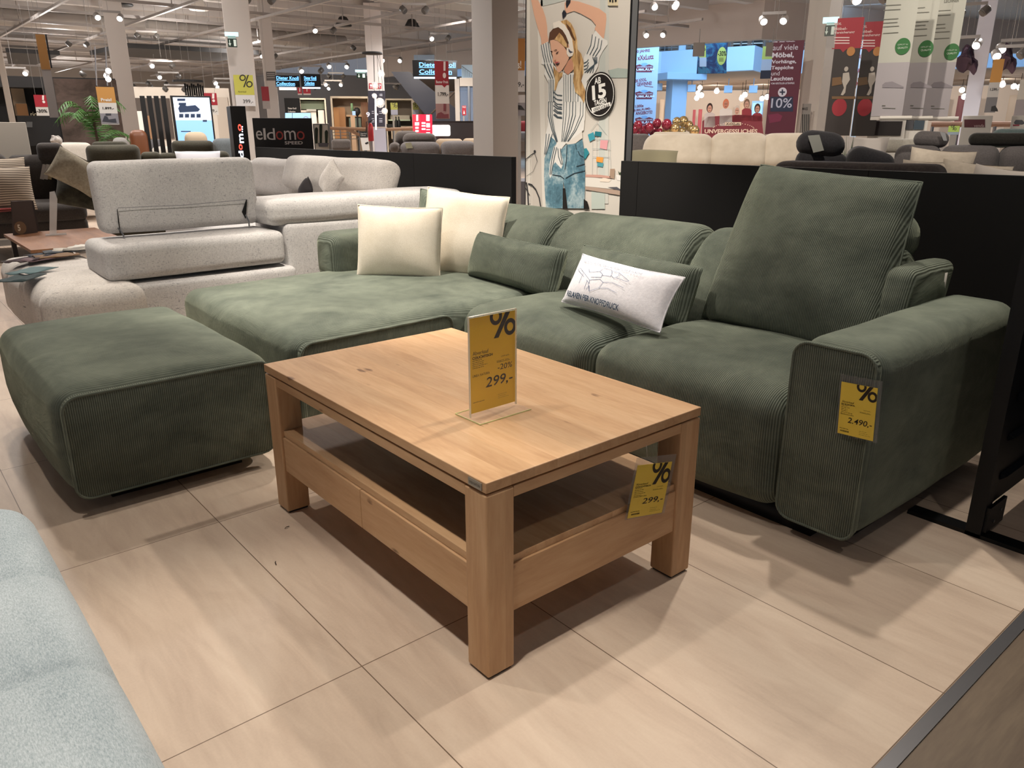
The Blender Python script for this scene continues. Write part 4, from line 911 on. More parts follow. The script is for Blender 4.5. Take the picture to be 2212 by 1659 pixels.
def exit_sign(lab, x0, y0, x1, y1, D):
    xm = (x0+x1)/2; o, L = fr('exit_sign', lab, 'sign', xm, D=D, z=at(xm, y1, D=D).z)
    l, r = L(x0, y1)[0], L(x1, y1)[0]; zt = L(xm, y0)[1]; zm = L(xm, y0+(y1-y0)*.42)[1]
    MB().b2((l-.01, -.04, zt-.05), (r+.01, .04, zt)).build('lamp_housing', mat('#bfe8ee', .4, emit=.9), o); MB().b2((l+.02, -.006, 0), (r-.02, .006, zm)).build('sign_plate', mat('#0f2a1c', .4), o); MB().b2((l+.03, -.01, zm), (r-.03, .01, zt-.05)).build('diffuser', mat('#b9d4cf', .3), o)
    t = MB(); w = r-l; t.quad(l+w*.25, l+w*.31, zm*.35, zm*.85, -.008).flat([(l+w*.17, zm*.45), (l+w*.28, zm*.12), (l+w*.39, zm*.45)], -.008).quad(l+w*.6, l+w*.82, zm*.12, zm*.88, -.008); t.build('pictogram', mat('#dfeee6', .5), o); wires(o, (0,), zt, 4.1)
    return o
exit_sign('green exit sign lamp before the white column above the pylon', 490, 70, 516, 102, 12.8)
# ------------------------------------------------------------------ screen and slats
o, L = fr('room_divider', 'black upright slat divider left of the bright screen', 'divider', 345, D=11.8)
for x in (314, 329, 344, 359): q = L(x, 207)[1]; MB().b2((L(x, 260)[0]-.03, 0, .06), (L(x, 260)[0]+.03, .08, q), .003).build('slat', DK, o)
MB().b2((L(308, 260)[0], -.02, 0), (L(380, 260)[0], .1, .06)).build('base_rail', DK, o)
o, L = fr('digital_screen', 'bright upright digital screen showing sofa pictures on white and pale blue', 'screen', 416, D=11.4)
z0, z1 = L(416, 312)[1], L(416, 207)[1]; xl, xr = L(374, 260)[0], L(461, 260)[0]
MB().b2((xl, 0, z0-.05), (xr, .08, z1), .004).build('housing', DK, o); MB().b2((-.25, -.1, 0), (.25, .2, .03)).b2((-.06, .02, .03), (.06, .08, z0)).build('stand', DK, o)
SCW = mat('#cfdcef', .3, emit=1.0); SCB = mat('#86b4e6', .3, emit=1.0); SCD = mat('#39465f', .3, emit=.25)
t = MB(); t.quad(xl+.03, xr-.02, (z0+z1)/2, z1-.02, -.002); t.k = 1; t.quad(xl+.03, xr-.02, z0, (z0+z1)/2, -.002); t.k = 2
ppoly(t, L, [(385, 234), (389, 226), (396, 225), (404, 229), (422, 227), (432, 236), (428, 241), (388, 243)], -.004); pq(t, L, 386, 222, 402, 227, -.004)
for i in range(4): pq(t, L, 387+i*12.5, 246, 396+i*12.5, 254, -.004)
pq(t, L, 383, 213, 400, 218, -.004); pq(t, L, 438, 259, 447, 263, -.004); pq(t, L, 391, 283, 412, 285, -.004); t.build('display', [SCW, SCB, SCD], o, 'flat')
# cluster pendant of black rods
o, L = fr('rod_pendant', 'pendant lamp of many short black rods above the bright screen', 'pendant lamp', 420, D=13.6, z=at(420, 208, D=13.6).z)
for i in range(9): x = L(401+i*4.7, 195)[0]; z = L(400, 180+(i % 3)*2)[1]; MB().tube([(x, .05*(i % 3), L(400, 206+(i*5 % 4))[1]), (x, .05*(i % 3), z)], .014, 8).build('rod', DK, o)
MB().lathe([(.22, 0), (.22, .03)], (0, 0, L(420, 178)[1]), 16).build('ceiling_plate', DK, o); wires(o, (-.05, .05), L(420, 178)[1], 4.0)
for lab, x, y0, y1 in (('slim chrome pendant rod, left one above the Preis banner', 205, 101, 185), ('slim chrome pendant rod with two glowing bulbs above the Preis banner', 228, 101, 185)):
    o, L = fr('pendant_lamp', lab, 'pendant lamp', x+4, D=10.6, z=at(x, y1, D=10.6).z)
    MB().tube([(L(x+4, y1)[0], 0, 0), (L(x, y0)[0], 0, L(x, y0)[1])], .008, 6).build('rod', mat('#cfcfd2', .2, .9), o)
    if x > 210:
        for yy in (153, 171): MB().ball((L(x+6, yy)[0], 0, L(x, yy)[1]), .03, 12).build('bulb', mat('#fff6ea', .3, emit=9), o, True)
    wires(o, (L(x, y0)[0],), L(x, y0)[1], 4.0)
# dark hanging canopies
o, L = fr('hanging_canopy', 'large flat dark canopy hanging from the ceiling left of the white column', 'canopy', 370, D=18, z=at(370, 120, D=18).z)
zz0 = at(250, 124, D=18).z-o.location.z
a = [at(195, 119, Z=3.25), at(270, 103, Z=3.25), at(560, 118, Z=3.25), at(470, 133, Z=3.25)]
P = [p-o.location for p in a]; rz_ = o.rotation_euler[2]; P = [Mx.Rotation(-rz_, 3, 'Z') @ p for p in P]
MB().add([tuple(p) for p in P]+[(p.x, p.y, p.z+.12) for p in P], [(0, 1, 2, 3), (4, 7, 6, 5), (0, 4, 5, 1), (1, 5, 6, 2), (2, 6, 7, 3), (3, 7, 4, 0)]).build('canopy_panel', mat('#171514', .7), o)
wires(o, (P[1].x+.3, P[3].x-.3), P[0].z+.1, 4.1)
o, L = fr('hanging_canopy', 'dark flat canopy panel hanging at the upper left edge', 'canopy', 60, D=18.5, z=3.1)
P = [Mx.Rotation(-o.rotation_euler[2], 3, 'Z') @ (at(x, y, Z=3.3)-o.location) for x, y in ((18, 138), (13, 113), (130, 119), (78, 140))]
MB().add([tuple(p) for p in P]+[(p.x, p.y, p.z+.12) for p in P], [(0, 1, 2, 3), (4, 7, 6, 5), (0, 4, 5, 1), (1, 5, 6, 2), (2, 6, 7, 3), (3, 7, 4, 0)]).build('canopy_panel', mat('#1c1918', .7), o); wires(o, (P[2].x-.4,), P[0].z+.1, 4.1)

o, L = fr('structural_column', 'pale square column right of the dark stone look wall', 'column', 268, D=19.5)
MB().b2((L(249, 200)[0], 0, 0), (L(290, 200)[0], .5, 4.1), .01).build('shaft', mat('#b4aca5', .7), o); MB().b2((L(249, 200)[0]-.01, -.012, 0), (L(290, 200)[0]+.01, .51, .1)).build('skirting', GRY, o)
o, L = fr('display_wall', 'long off white display wall behind the black slat divider', 'display wall', 395, D=24)
MB().b2((L(291, 230)[0], 0, 0), (L(498, 230)[0], .2, L(395, 189)[1])).build('wall_body', mat('#cfc6ba', .8), o)
pb(MB(), L, 298, 212, 372, 300, -.05, 0).build('dark_recess', mat('#4a4039', .7), o); pb(MB(), L, 300, 240, 311, 300, -.1, -.05).build('white_door', WHT, o); pb(MB(), L, 320, 250, 334, 300, -.1, -.05).build('shelf_unit', mat('#8d6a4a', .6), o); pb(MB(), L, 470, 210, 496, 300, -.06, 0).build('wardrobe_front', mat('#b8ada0', .6), o)
# ------------------------------------------------------------------ black lit pylon and board
o, L = fr('lit_pylon', 'black pylon with glowing letters running up its front', 'sign pylon', 531, D=9.2, yaw=-.25)
def uplet(mb, s, x0, x1, y0, y1, L, y, **k):
    "lettering turned a quarter so that it reads upwards"
    q = MB(); text(q, s, 0, 1, 0, 1, 0, **k); a = L((x0+x1)/2, y1, y); b_ = L((x0+x1)/2, y0, y); l = L(x0, (y0+y1)/2, y)[0]; r = L(x1, (y0+y1)/2, y)[0]
    q.v = [(r-(r-l)*w, y, a[1]+(b_[1]-a[1])*u) for u, _, w in q.v]; return mb.add(q.v, q.f)
zt = L(520, 229)[1]; x0, x1 = L(503, 290)[0], L(536, 290)[0]
MB().b2((x0, 0, 0), (x1, .32, zt), .004).build('pylon_body', mat('#161515', .55), o); MB().b2((x0-.01, -.01, 0), (x1+.01, .33, .05)).build('foot', DK, o)
WE = mat('#e8efff', .4, emit=3); RE = mat('#ff5a48', .4, emit=1.6)
t = MB(); uplet(t, 'd', 516, 526, 326, 342, L, -.004, bold=.02); t.build('white_letter', WE, o, 'flat'); t = MB(); uplet(t, 'm', 517, 526, 289, 309, L, -.004, bold=.02); t.build('white_letter', WE, o, 'flat')
t = MB(); uplet(t, 'o', 516, 524, 311, 324, L, -.004, bold=.02); t.build('red_letter', RE, o, 'flat'); t = MB(); uplet(t, 'o', 514, 522, 268, 283, L, -.004, bold=.02); t.build('red_letter', RE, o, 'flat')
t = MB(); [pdisc(t, L, 523.5, y_, 1.4, 1.6, -.004, 8) for y_ in (274, 279, 284)]; t.build('letter_dots', WE, o, 'flat')
o, L = fr('brand_board', 'black board with white and red letters above SPEED behind the left black partition', 'sign board', 613, D=8.95)
z0, z1 = L(613, 322)[1], L(613, 255)[1]; x0, x1 = L(548, 290)[0], L(676, 290)[0]
MB().b2((x0, 0, .03), (x1, .05, z1), .003).build('board', mat('#131212', .5), o); MB().b2((x0+.1, -.15, 0), (x0+.16, .2, .03)).b2((x1-.16, -.15, 0), (x1-.1, .2, .03)).build('feet', DK, o)
WL_ = mat('#cfcccb', .5); RL = mat('#b04a44', .5)
t = MB(); 
for ch, a, b_ in (('e', 553, 567), ('l', 569, 574), ('d', 576, 594), ('m', 614, 639)): ptext(t, L, ch, a, 282 if ch in 'em' else 277, b_, 302, -.004)
t.build('white_letters', WL_, o, 'flat'); t = MB(); ptext(t, L, 'SPEED', 615, 305, 654, 312, -.004, bold=.02); t.build('white_lettering', WL_, o, 'flat')
t = MB(); ptext(t, L, 'o', 596, 283, 612, 302, -.004); ptext(t, L, 'o', 641, 283, 658, 302, -.004); t.build('red_lettering', RL, o, 'flat')
# cactus picture
o, L = fr('cactus_picture', 'framed picture of three dark cacti in a grey pot', 'picture', 694, D=9.4)
zt = L(694, 267)[1]; x0, x1 = L(677, 290)[0], L(712, 290)[0]
MB().b2((x0, 0, .0), (x1, .04, zt), .003).build('frame', mat('#8f8d8a', .5), o); t = MB(); t.quad(x0+.015, x1-.015, .1, zt-.015, -.003); t.build('picture', mat('#cfc9be', .6), o)
t = MB()
for cx, ya, yb, w in ((683.5, 275, 310, 3.6), (693, 268, 311, 3.3), (705, 281, 311, 3.6)):
    ppoly(t, L, [(cx+w*cos(R(a_)), ya+w*1.6-w*1.6*sin(R(a_))) for a_ in range(0, 181, 20)]+[(cx-w*.7, yb), (cx+w*.7, yb)], -.006)
t.build('painted_cacti', mat('#1f2a1c', .7), o, 'flat'); t = MB(); ppoly(t, L, [(687, 309), (710, 309), (708, 317), (689, 317)], -.008); t.build('painted_pot', mat('#5c5a60', .7), o, 'flat')
# second column with board, collection signs
o, L = fr('structural_column', 'distant white column left of the blue lettered signs', 'column', 585, D=20)
MB().b2((L(573, 200)[0], 0, 0), (L(600, 200)[0], .4, CEILZ+.6), .01).build('shaft', mat('#b5aea8', .7), o); t = MB(); pq(t, L, 575, 155, 595, 174, -.01); t.build('notice_board', mat('#55524f', .6), o, 'flat')
t = MB(); [pline(t, L, [(577, y_), (593, y_-.5)], 1.2, -.014) for y_ in (159, 163, 168)]; t.build('notice_print', mat('#a9a5a0', .6), o, 'flat')
o, L = banner('narrow dark red banner in front of the distant white column', 566, 582, 187, 235, 15.5, [(187, 218, '#7e1c26'), (0, 0, '#8d8783')])
def lit_box(name, lab, x0, x1, y0, y1, D, lines, yaw=None, under=True):
    xm = (x0+x1)/2; o, L = fr(name, lab, 'sign', xm, D=D, yaw=yaw, z=at(xm, y1, D=D).z); l, r = L(x0, y1)[0], L(x1, y1)[0]; zt = L(xm, y0)[1]
    MB().b2((l, 0, 0), (r, .12, zt), .004).build('sign_box', mat('#07080b', .3), o)
    if under: MB().b2((l+.02, .01, -.03), (r-.02, .11, -.002)).build('light_strip', mat('#c4e2ff', .3, emit=2.2), o)
    t = MB()
    for s, a, b_, c, d in lines: ptext(t, L, s, a, b_, c, d, -.006, bold=.015); pline(t, L, [(a, d+1.6), (c, d+1.6)], 1.0, -.006)
    t.build('lit_lettering', mat('#6fb4ff', .4, emit=2.4), o, 'flat'); wires(o, (l+.1, r-.1), zt, 4.1); return o, L
BX = [('Dieter Knoll', 597, 165, 645, 172), ('Collection', 597, 177, 637, 184)]
lit_box('lit_sign', 'hanging sign with glowing blue letters, wider left one of the pair', 596, 648, 163, 188, 19, BX, under=False)
lit_box('lit_sign', 'hanging sign with glowing blue letters, smaller right one of the pair', 651, 694, 160, 188, 18.8, [('Dieter Knoll', 657, 165, 683, 172), ('Collection', 658, 176, 679, 183)])
lit_box('lit_sign', 'large black hanging sign with glowing letters behind the 1.799 banner', 892, 988, 130, 166, 17, [('Dieter Knoll', 905.5, 135, 984, 144.5), ('Collection', 905.5, 150, 976, 159.5)])
o, L = fr('ceiling_light', 'white glowing flat light under the pair of blue signs', 'light', 620, D=21, z=at(620, 194, D=21).z); MB().b2((L(603, 190)[0], 0, 0), (L(640, 190)[0], .1, L(620, 188)[1])).build('panel', mat('#fff4ea', .4, emit=2.5), o); MB().b2((L(603, 190)[0]-.02, -.01, L(620, 188)[1]), (L(640, 190)[0]+.02, .11, L(620, 188)[1]+.03)).build('housing', WHT, o); wires(o, (0,), .1, 4.1)
for i, (x0, x1) in enumerate(((643, 652), (655, 671))):
    o, L = banner(('distant red and white banner, narrow left one of two', 'distant red and white banner, wide right one of two')[i], x0, x1, 189, 205, 24, [(189, 202, '#b03040'), (0, 0, '#d8d0cc')]); tp(o, L, 'lettering', WHT2, lambda m: pq(m, L, (x0+x1)/2-1, 190, (x0+x1)/2+1, 198, -.004))
o, L = fr('black_sign_board', 'black free standing board with small white lettering in front of the kitchens', 'sign board', 631, D=21)
MB().b2((L(615, 230)[0], 0, .0), (L(649, 230)[0], .08, L(631, 212)[1])).build('board', mat('#131313', .6), o); t = MB(); ptext(t, L, 'Dieter Knoll', 622, 232, 640, 236, -.006, bold=.03); ptext(t, L, 'Collection', 622, 239, 638, 243, -.006, bold=.03); t.build('lettering', WHT, o, 'flat')
o, L = fr('light_blue_screen', 'pale blue glowing screens above the black SPEED board', 'screen', 643, D=19.5)
z0, z1 = L(643, 262)[1], L(643, 243)[1]; MB().b2((L(615, 250)[0], 0, .0), (L(672, 250)[0], .07, z1)).build('housing', mat('#3a3b3d', .5), o); t = MB(); pq(t, L, 616, 244, 631, 262, -.004); pq(t, L, 632, 244, 671, 262, -.004); t.k = 1; t.ring(*L(661, 257, -.008), L(666, 250)[0]-L(661.5, 250)[0], L(666.5, 250)[0]-L(661, 250)[0], -.008, 24); t.build('display', [mat('#a3cdf0', .4, emit=1.1), mat('#c46a78', .4)], o, 'flat')
# ------------------------------------------------------------------ kitchens and niches at the back
def wallbox(name, lab, x0, x1, y0, y1, D, col, depth=.6, cat='display wall', rough=.7):
    o, L = fr(name, lab, cat, (x0+x1)/2, D=D); l, r = L(x0, 260)[0], L(x1, 260)[0]; MB().b2((l, 0, 0), (r, depth, L((x0+x1)/2, y0)[1])).build('wall_body', mat(col, rough), o); return o, L
def niche(lab, x0, x1, y0, D, cin, cfr='#cdbfae', b_=6):
    "a framed display bay, open to the front"
    o, L = fr('display_bay', lab, 'display bay', (x0+x1)/2, D=D); l, r = L(x0, 250)[0], L(x1, 250)[0]; zt = L((x0+x1)/2, y0)[1]; t = (r-l)/(x1-x0)*b_
    MB().b2((l, 0, 0), (l+t, 1, zt)).b2((r-t, 0, 0), (r, 1, zt)).b2((l, 0, zt-t), (r, 1, zt)).build('frame', mat(cfr, .7), o); MB().b2((l+t, .9, 0), (r-t, 1, zt-t)).build('back_wall', mat(cin, .8), o); return o, L
o, L = niche('kitchen display bay with sage green wall cabinets above white fridges', 648, 706, 212, 27, '#c9bda8', b_=3)
pb(MB(), L, 650, 218, 704, 236, .3, .9).build('wall_cabinet', mat('#5d6a58', .6), o); pb(MB(), L, 652, 238, 686, 330, .3, .9).build('fridge', mat('#d8d3cb', .4), o); pb(MB(), L, 690, 238, 703, 330, .3, .9).build('fridge', mat('#d2cdc4', .4), o); pb(MB(), L, 662, 236, 683, 240, .2, .9).build('extractor', mat('#a5a29c', .3), o)
o, L = niche('warm display bay with oak cabinet and slatted divider', 716, 800, 208, 28, '#a08f7c', '#d8cbb8', 4)
pb(MB(), L, 722, 232, 745, 300, .1, .8).build('oak_cabinet', mat('#b08050', .6), o); pb(MB(), L, 734, 233, 747, 300, .05, .1).build('cabinet_door', mat('#9a6c42', .6), o); pb(MB(), L, 748, 248, 781, 252, 0, .8).build('counter', mat('#a88a6c', .6), o); pb(MB(), L, 754, 254, 780, 275, .1, .7).build('drawer_unit', mat('#56655c', .6), o)
for i in range(7): pb(MB(), L, 781+i*2.4, 221, 782.3+i*2.4, 276, 0, .1).build('slat', mat('#7a4a2c', .6), o)
o, L = fr('vase_plant', 'green cactus in a pale blue pot on the oak counter', 'plant', 764, D=26.5); MB().b2((-.07, 0, 0), (.07, .15, L(764, 250)[1])).build('pedestal', mat('#9c8168', .6), o); pb(MB(), L, 761, 240, 768, 249, .02, .14).build('pot', mat('#8fb4e6', .5), o); MB().tube([(0, .08, L(764, 240)[1]), (0, .08, L(764, 223)[1])], [.05, .035], 8).build('cactus', mat('#5f7c58', .7), o, True)
o, L = fr('black_bowl', 'round black vase right of the cactus', 'vase', 774, D=26.9, z=at(774, 250, D=26.9).z); MB().lathe([(.04, 0), (.11, .09), (.1, .2), (.05, .25)], (0, 0, 0), 14).build('bowl', DK, o, True); MB().tube([(0, 0, -o.location.z), (0, 0, 0)], .03, 8).build('stem_stand', DK, o)
o, L = niche('dim display bay with two percent posters and floating shelf', 833, 955, 213, 28, '#7d7468', '#d3c8b6', 3)
pb(MB(), L, 838, 258, 886, 261, .2, .8).build('shelf', mat('#cfe0c4', .4), o); pb(MB(), L, 843, 249, 885, 258, .5, .8).build('shelf_box', mat('#c9c2b2', .5), o); pb(MB(), L, 845, 272, 900, 300, 0, .8).build('counter', mat('#b5a48d', .5), o)
pb(MB(), L, 835, 268, 858, 275, -.1, .2).build('sink_tap', DK, o); pb(MB(), L, 890, 214, 897, 300, -.02, .1).build('mullion', mat('#cfc5b4', .6), o)
for i, x in enumerate((847, 892)):
    q, L2 = banner(('yellow percent poster, left one above the floating shelf', 'yellow percent poster right of the floating shelf')[i], x-3 if i == 0 else x, x+12, 222, 248, 26.5, [(222, 237, '#95984a'), (0, 0, '#8f93a5')], wire=False, name='percent_poster', cat='poster'); tp(q, L2, 'percent_sign', INKB, lambda m: perc(m, L2, x+2.5, 224, 5.5, -.006)); MB().b2((-.03, .01, -q.location.z), (.03, .03, 0)).build('stand_post', GRY, q)
for i, x in enumerate((857, 863)): o, L = fr('bottle', ('black bottle, left one on the back counter', 'black bottle, right one on the back counter')[i], 'bottle', x, D=27.4, z=at(x, 275, D=27.4).z); MB().lathe([(.05, 0), (.055, .02), (.05, .2), (.02, .26), (.02, .34)], (0, 0, 0), 10).build('bottle_body', DK, o, True)
# column with dark poster
o, L = fr('structural_column', 'white column carrying a red notice and a dark opening poster', 'column', 815, D=21)
MB().b2((L(795, 200)[0], 0, 0), (L(831, 200)[0], .45, CEILZ+.6), .01).build('shaft', mat('#c3bcb8', .7), o); t = MB(); pq(t, L, 797, 180, 824, 192, -.008); t.build('red_notice', mat('#a3333a', .6), o, 'flat'); t = MB(); pq(t, L, 795, 196, 832, 276, -.008); t.build('dark_poster', mat('#2a2733', .6), o, 'flat')
t = MB(); ptext(t, L, '9', 791, 242, 799, 253, -.014, bold=.03); ptext(t, L, '20', 810, 245, 817, 249, -.014, bold=.02)
for y_ in (203, 206, 240, 244, 256, 260, 263): pq(t, L, 803, y_, 808, y_+1, -.014); pq(t, L, 819, y_, 826, y_+1, -.014)
ptext(t, L, '!', 799, 182, 803, 190, -.014); ptext(t, L, '?', 818, 182, 823, 190, -.014); t.build('lettering', mat('#d8d8e4', .6), o, 'flat')
exit_sign('green exit sign lamp left of the column with the dark poster', 769, 151, 793, 169, 20.5)
# glass globe pendant
o, L = fr('globe_pendant', 'pendant cluster of glowing glass globes hanging before the dark poster column', 'pendant lamp', 813, D=13, z=at(813, 280, D=13).z)
MB().lathe([(.02, 0), (.16, .01), (.15, .04), (.02, .05)], (0, 0, L(813, 119)[1]), 20).build('ceiling_rose', DK, o, True)
for x, yy, r_ in ((810, 185, .055), (809, 207, .04), (821, 222, .075), (831, 240, .05), (823, 160, .06)):
    q = L(x, yy); MB().tube([(L(x, 121)[0]*.6, 0, L(813, 119)[1]), (q[0], 0, q[1]+r_)], .003, 5).build('cord', DK, o); g = MB().ball((q[0], 0, q[1]), r_, 16).build('glass_globe', glassy('globe_glass', '#ffffff', .05, .25), o, True); MB().ball((q[0], 0, q[1]), r_*.5, 10).build('bulb', mat('#fff2e0', .3, emit=10), g, True)
MB().tube([(L(811, 210)[0], 0, L(811, 207)[1]), (L(812, 276)[0], 0, 0)], .012, 8).build('glowing_rod', mat('#fff4ee', .3, emit=3), o); wires(o, (0,), L(813, 117)[1], 4.0)
# railing, sign easel, extinguisher
o, L = fr('stair_railing', 'stair railing with wooden handrail before the kitchens', 'railing', 760, D=19)
for x0, y0, x1, y1 in ((713, 277, 790, 279), (745, 277, 800, 302), (829, 280, 900, 277)): a, c = L(x0, y0), L(x1, y1); MB().tube([(a[0], 0, a[1]), (c[0], 0, c[1])], .035, 8).build('handrail', mat('#8a6a50', .5), o)
for i, x in enumerate((716, 736, 756, 776, 835, 850, 870)): z = L(x, 279)[1]; MB().tube([(L(x, 300)[0], 0, 0), (L(x, 300)[0], 0, z)], .015, 6).build('post', STEEL, o)
for y_ in (286, 293, 300): a, c = L(714, y_), L(790, y_); MB().tube([(a[0], 0, a[1]), (c[0], 0, c[1])], .008, 6).build('rail_bar', STEEL, o)
o, L = fr('easel_sign', 'small leaning sign with black header and chair picture', 'sign', 787, D=12)
MB().prism([L(776, 284), L(793, 284), L(799, 325), L(783, 325)], 0, .02).build('board', mat('#dcd8d2', .6), o); t = MB(); ppoly(t, L, [(776, 284), (793, 284), (794.5, 297), (778, 297)], -.003); t.build('header', DK, o, 'flat'); t = MB(); ppoly(t, L, [(788, 309), (795, 306), (796, 310), (790, 312)], -.003); t.build('chair_picture', DK, o, 'flat'); t = MB(); ptext(t, L, 'Dieter Knoll', 779, 287, 792, 290, -.006); ptext(t, L, 'Collection', 779, 291, 790, 294, -.006); t.build('lettering', WHT, o, 'flat')
MB().b2((L(790, 325)[0]-.02, .01, 0), (L(790, 325)[0]+.02, .05, L(790, 325)[1]+.1)).b2((-.15, -.1, 0), (.25, .2, .02)).build('stand', DK, o)
o, L = fr('fire_extinguisher', 'red fire extinguisher beside the easel sign', 'fire extinguisher', 801, D=18, z=at(801, 305, D=18).z)
r_ = L(807, 290)[0]; MB().lathe([(r_*.9, 0), (r_, .03), (r_, .30), (r_*.5, .37), (r_*.3, .38)], (0, 0, 0), 16).build('cylinder', mat('#b02225', .35), o, True); MB().tube([(0, 0, .37), (0, 0, .42), (.05, -.02, .42)], .014, 6).build('valve', DK, o); MB().tube([(0, 0, .41), (-.08, -.03, .4), (-.1, -.03, .2), (-.09, -.04, .1)], .01, 6).build('hose', DK, o); MB().b2((-.03, .08, -o.location.z), (.03, .12, .35)).build('stand_post', GRY, o)
o, L = fr('white_counter', 'white pillar counter right of the fire extinguisher', 'counter', 823, D=17.6); MB().b2((L(808, 300)[0], 0, 0), (L(834, 300)[0], .3, L(823, 276)[1]), .01).build('counter_body', mat('#c9cde0', .5), o); MB().b2((L(807, 300)[0], -.02, L(823, 276)[1]), (L(835, 300)[0], .32, L(823, 274)[1])).build('counter_top', WHT2, o)
# taupe sofas with headrests behind the left partition
TP = fabric('#57504c', '#6d6560', 'taupe_fabric', 90); TP2 = fabric('#65605f', '#7c7674', 'taupe_light', 90)
o, L = fr('taupe_sofa', 'taupe grey sofa with rounded headrests behind the left black partition', 'sofa', 920, D=10)
SB(o, L, 'headrest', TP, 871, 289, 941, 313, .1, .3, .1, puff=(.01, .02, .01)); SB(o, L, 'headrest', TP, 853, 283, 905, 312, .35, .5, .08); SB(o, L, 'back', TP2, 864, 309, 951, 345, 0, .3, .07, puff=(0, .02, .02)); SB(o, L, 'back', TP2, 952, 308, 1030, 345, 0, .3, .07, puff=(0, .02, .02)); SB(o, L, 'armrest', TP, 840, 308, 862, 330, -.1, .5, .06)
MB().b2((L(842, 330)[0], .05, .08), (L(1028, 330)[0], .9, .6)).build('base', TP2, o); [MB().b2((L(x, 330)[0]-.03, .1, 0), (L(x, 330)[0]+.03, .16, .09)).build('leg', BLK, o) for x in (850, 1020)]
t = MB(); ppr(t, L, [(875, 309), (888, 308), (892, 320), (878, 321)], -.02, -.016); t.build('hang_tag', mat('#b5b59a', .6), o)
o, L = fr('tan_sofa', 'beige sofa back row behind the taupe sofa', 'sofa', 985, D=12); SB(o, L, 'back', mat('#a8947c', .8), 941, 300, 1000, 330, 0, .3, .06); SB(o, L, 'back', mat('#a8947c', .8), 1000, 299, 1060, 330, 0, .3, .06); MB().b2((L(941, 330)[0], .05, 0), (L(1060, 330)[0], .8, .5)).build('base', mat('#a8947c', .8), o)
o, L = fr('brown_lounger', 'folded brown grey chair back before the stair railing', 'chair', 737, D=11); SB(o, L, 'back', TP, 716, 301, 758, 325, 0, .12, .04); MB().b2((L(718, 325)[0], 0, .1), (L(756, 325)[0], .5, .45), .03).build('seat', TP, o); [MB().b2((L(x, 325)[0]-.02, .1, 0), (L(x, 325)[0]+.02, .14, .11)).build('leg', BLK, o) for x in (722, 752)]
# red cube and lightbox, black wall
o, L = fr('red_light_cube', 'glowing red cube sign with white exclamation marks', 'light sign', 913, D=13.2, yaw=None)
RG = mat('#e0122f', .4, emit=1.3); WG = mat('#fff0f0', .4, emit=2)
z1 = L(913, 247)[1]; l, mm, r = L(891, 265)[0], L(908, 265)[0], L(934, 265)[0]
MB().add([(l, .25, 0), (mm, 0, 0), (r, .2, 0), (r-.2, .5, 0), (l, .25, z1), (mm, 0, z1), (r, .2, z1), (r-.2, .5, z1)], [(0, 1, 5, 4), (1, 2, 6, 5), (2, 3, 7, 6), (3, 0, 4, 7), (4, 5, 6, 7), (3, 2, 1, 0)]).build('cube_body', RG, o)
def onface(mb, f, px0, px1, y0, y1): # printed on the two front faces
    P = []
    for px, py in ((px0, y1), (px1, y1), (px1, y0), (px0, y0)):
        x = L(px, py)[0]; t_ = (x-l)/(mm-l) if f == 0 else (x-mm)/(r-mm); yy = .25*(1-t_) if f == 0 else .2*t_; P.append((x, yy-.01, L(px, py)[1]))
    mb.add(P, [(0, 1, 2, 3)])
t = MB(); onface(t, 0, 899, 903, 248, 261); onface(t, 1, 921, 928, 248, 261)
for (a, b_, c, d) in ((0, 896, 905, 264), (1, 921, 929, 266)): onface(t, a, b_, c, d, d+7)
for y_ in (274, 281): onface(t, 0, 897, 904, y_, y_+4)
for y_ in (264, 270, 277): onface(t, 1, 911, 919, y_, y_+3.5); onface(t, 1, 921, 929, y_+9, y_+11)
t.build('white_print', WG, o, 'flat')
o, L = fr('black_feature_wall', 'low black wall right of the red cube sign', 'wall panel', 985, D=14)
MB().b2((L(934, 280)[0], .3, 0), (L(1040, 280)[0], .45, L(985, 262)[1])).build('wall_body', mat('#191314', .6), o); MB().b2((L(934, 280)[0]-.02, .28, L(985, 262)[1]), (L(1040, 280)[0], .47, L(985, 261)[1])).build('cap', DK, o)
o, L = fr('light_box', 'white glowing light box on the low black wall', 'light sign', 952, D=13.9, z=at(952, 294, D=13.9).z)
MB().b2((L(932, 290)[0], 0, 0), (L(973, 290)[0], .1, L(952, 270)[1]), .03).build('box_body', mat('#fff6f0', .4, emit=1.8), o); t = MB(); ptext(t, L, 'B', 935, 277, 938, 286, -.004); ptext(t, L, 'K', 967, 278, 969, 283, -.004); t.build('lettering', mat('#c0a8a8', .5), o, 'flat'); MB().b2((-.05, .02, -o.location.z), (.05, .08, 0)).build('bracket', DK, o)
# big hanging 1.799 banner
o, L = banner('red and white Bester Preis banner priced 1.799 with room picture', 940, 970, 132, 257, 10.2, [(132, 184, '#94202b'), (184, 224, '#d9d2ca'), (224, 257, '#a9837f'), (0, 0, '#d9d2ca')])
t = MB(); pq(t, L, 958, 133, 962.5, 153, -.004); pdisc(t, L, 960, 163, 3.6, 6, -.004); ptext(t, L, 'Bester Preis', 942, 174, 968, 180, -.004, bold=.02); t.k = 1; ppoly(t, L, [(955, 184), (965, 184), (960, 189)], -.003); t.build('lettering', [mat('#d9c8c4', .6), mat('#94202b', .6)], o, 'flat')
tp(o, L, 'price', INKB, lambda m: ptext(m, L, '1.799,-', 946, 199, 968, 209, -.004, bold=.02)); tp(o, L, 'room_picture', mat('#7e3f45', .6), lambda m: (pq(m, L, 958, 224, 963, 240, -.004), ppoly(m, L, [(942, 255), (945, 245), (953, 242), (960, 247), (969, 246), (969, 255)], -.004)))
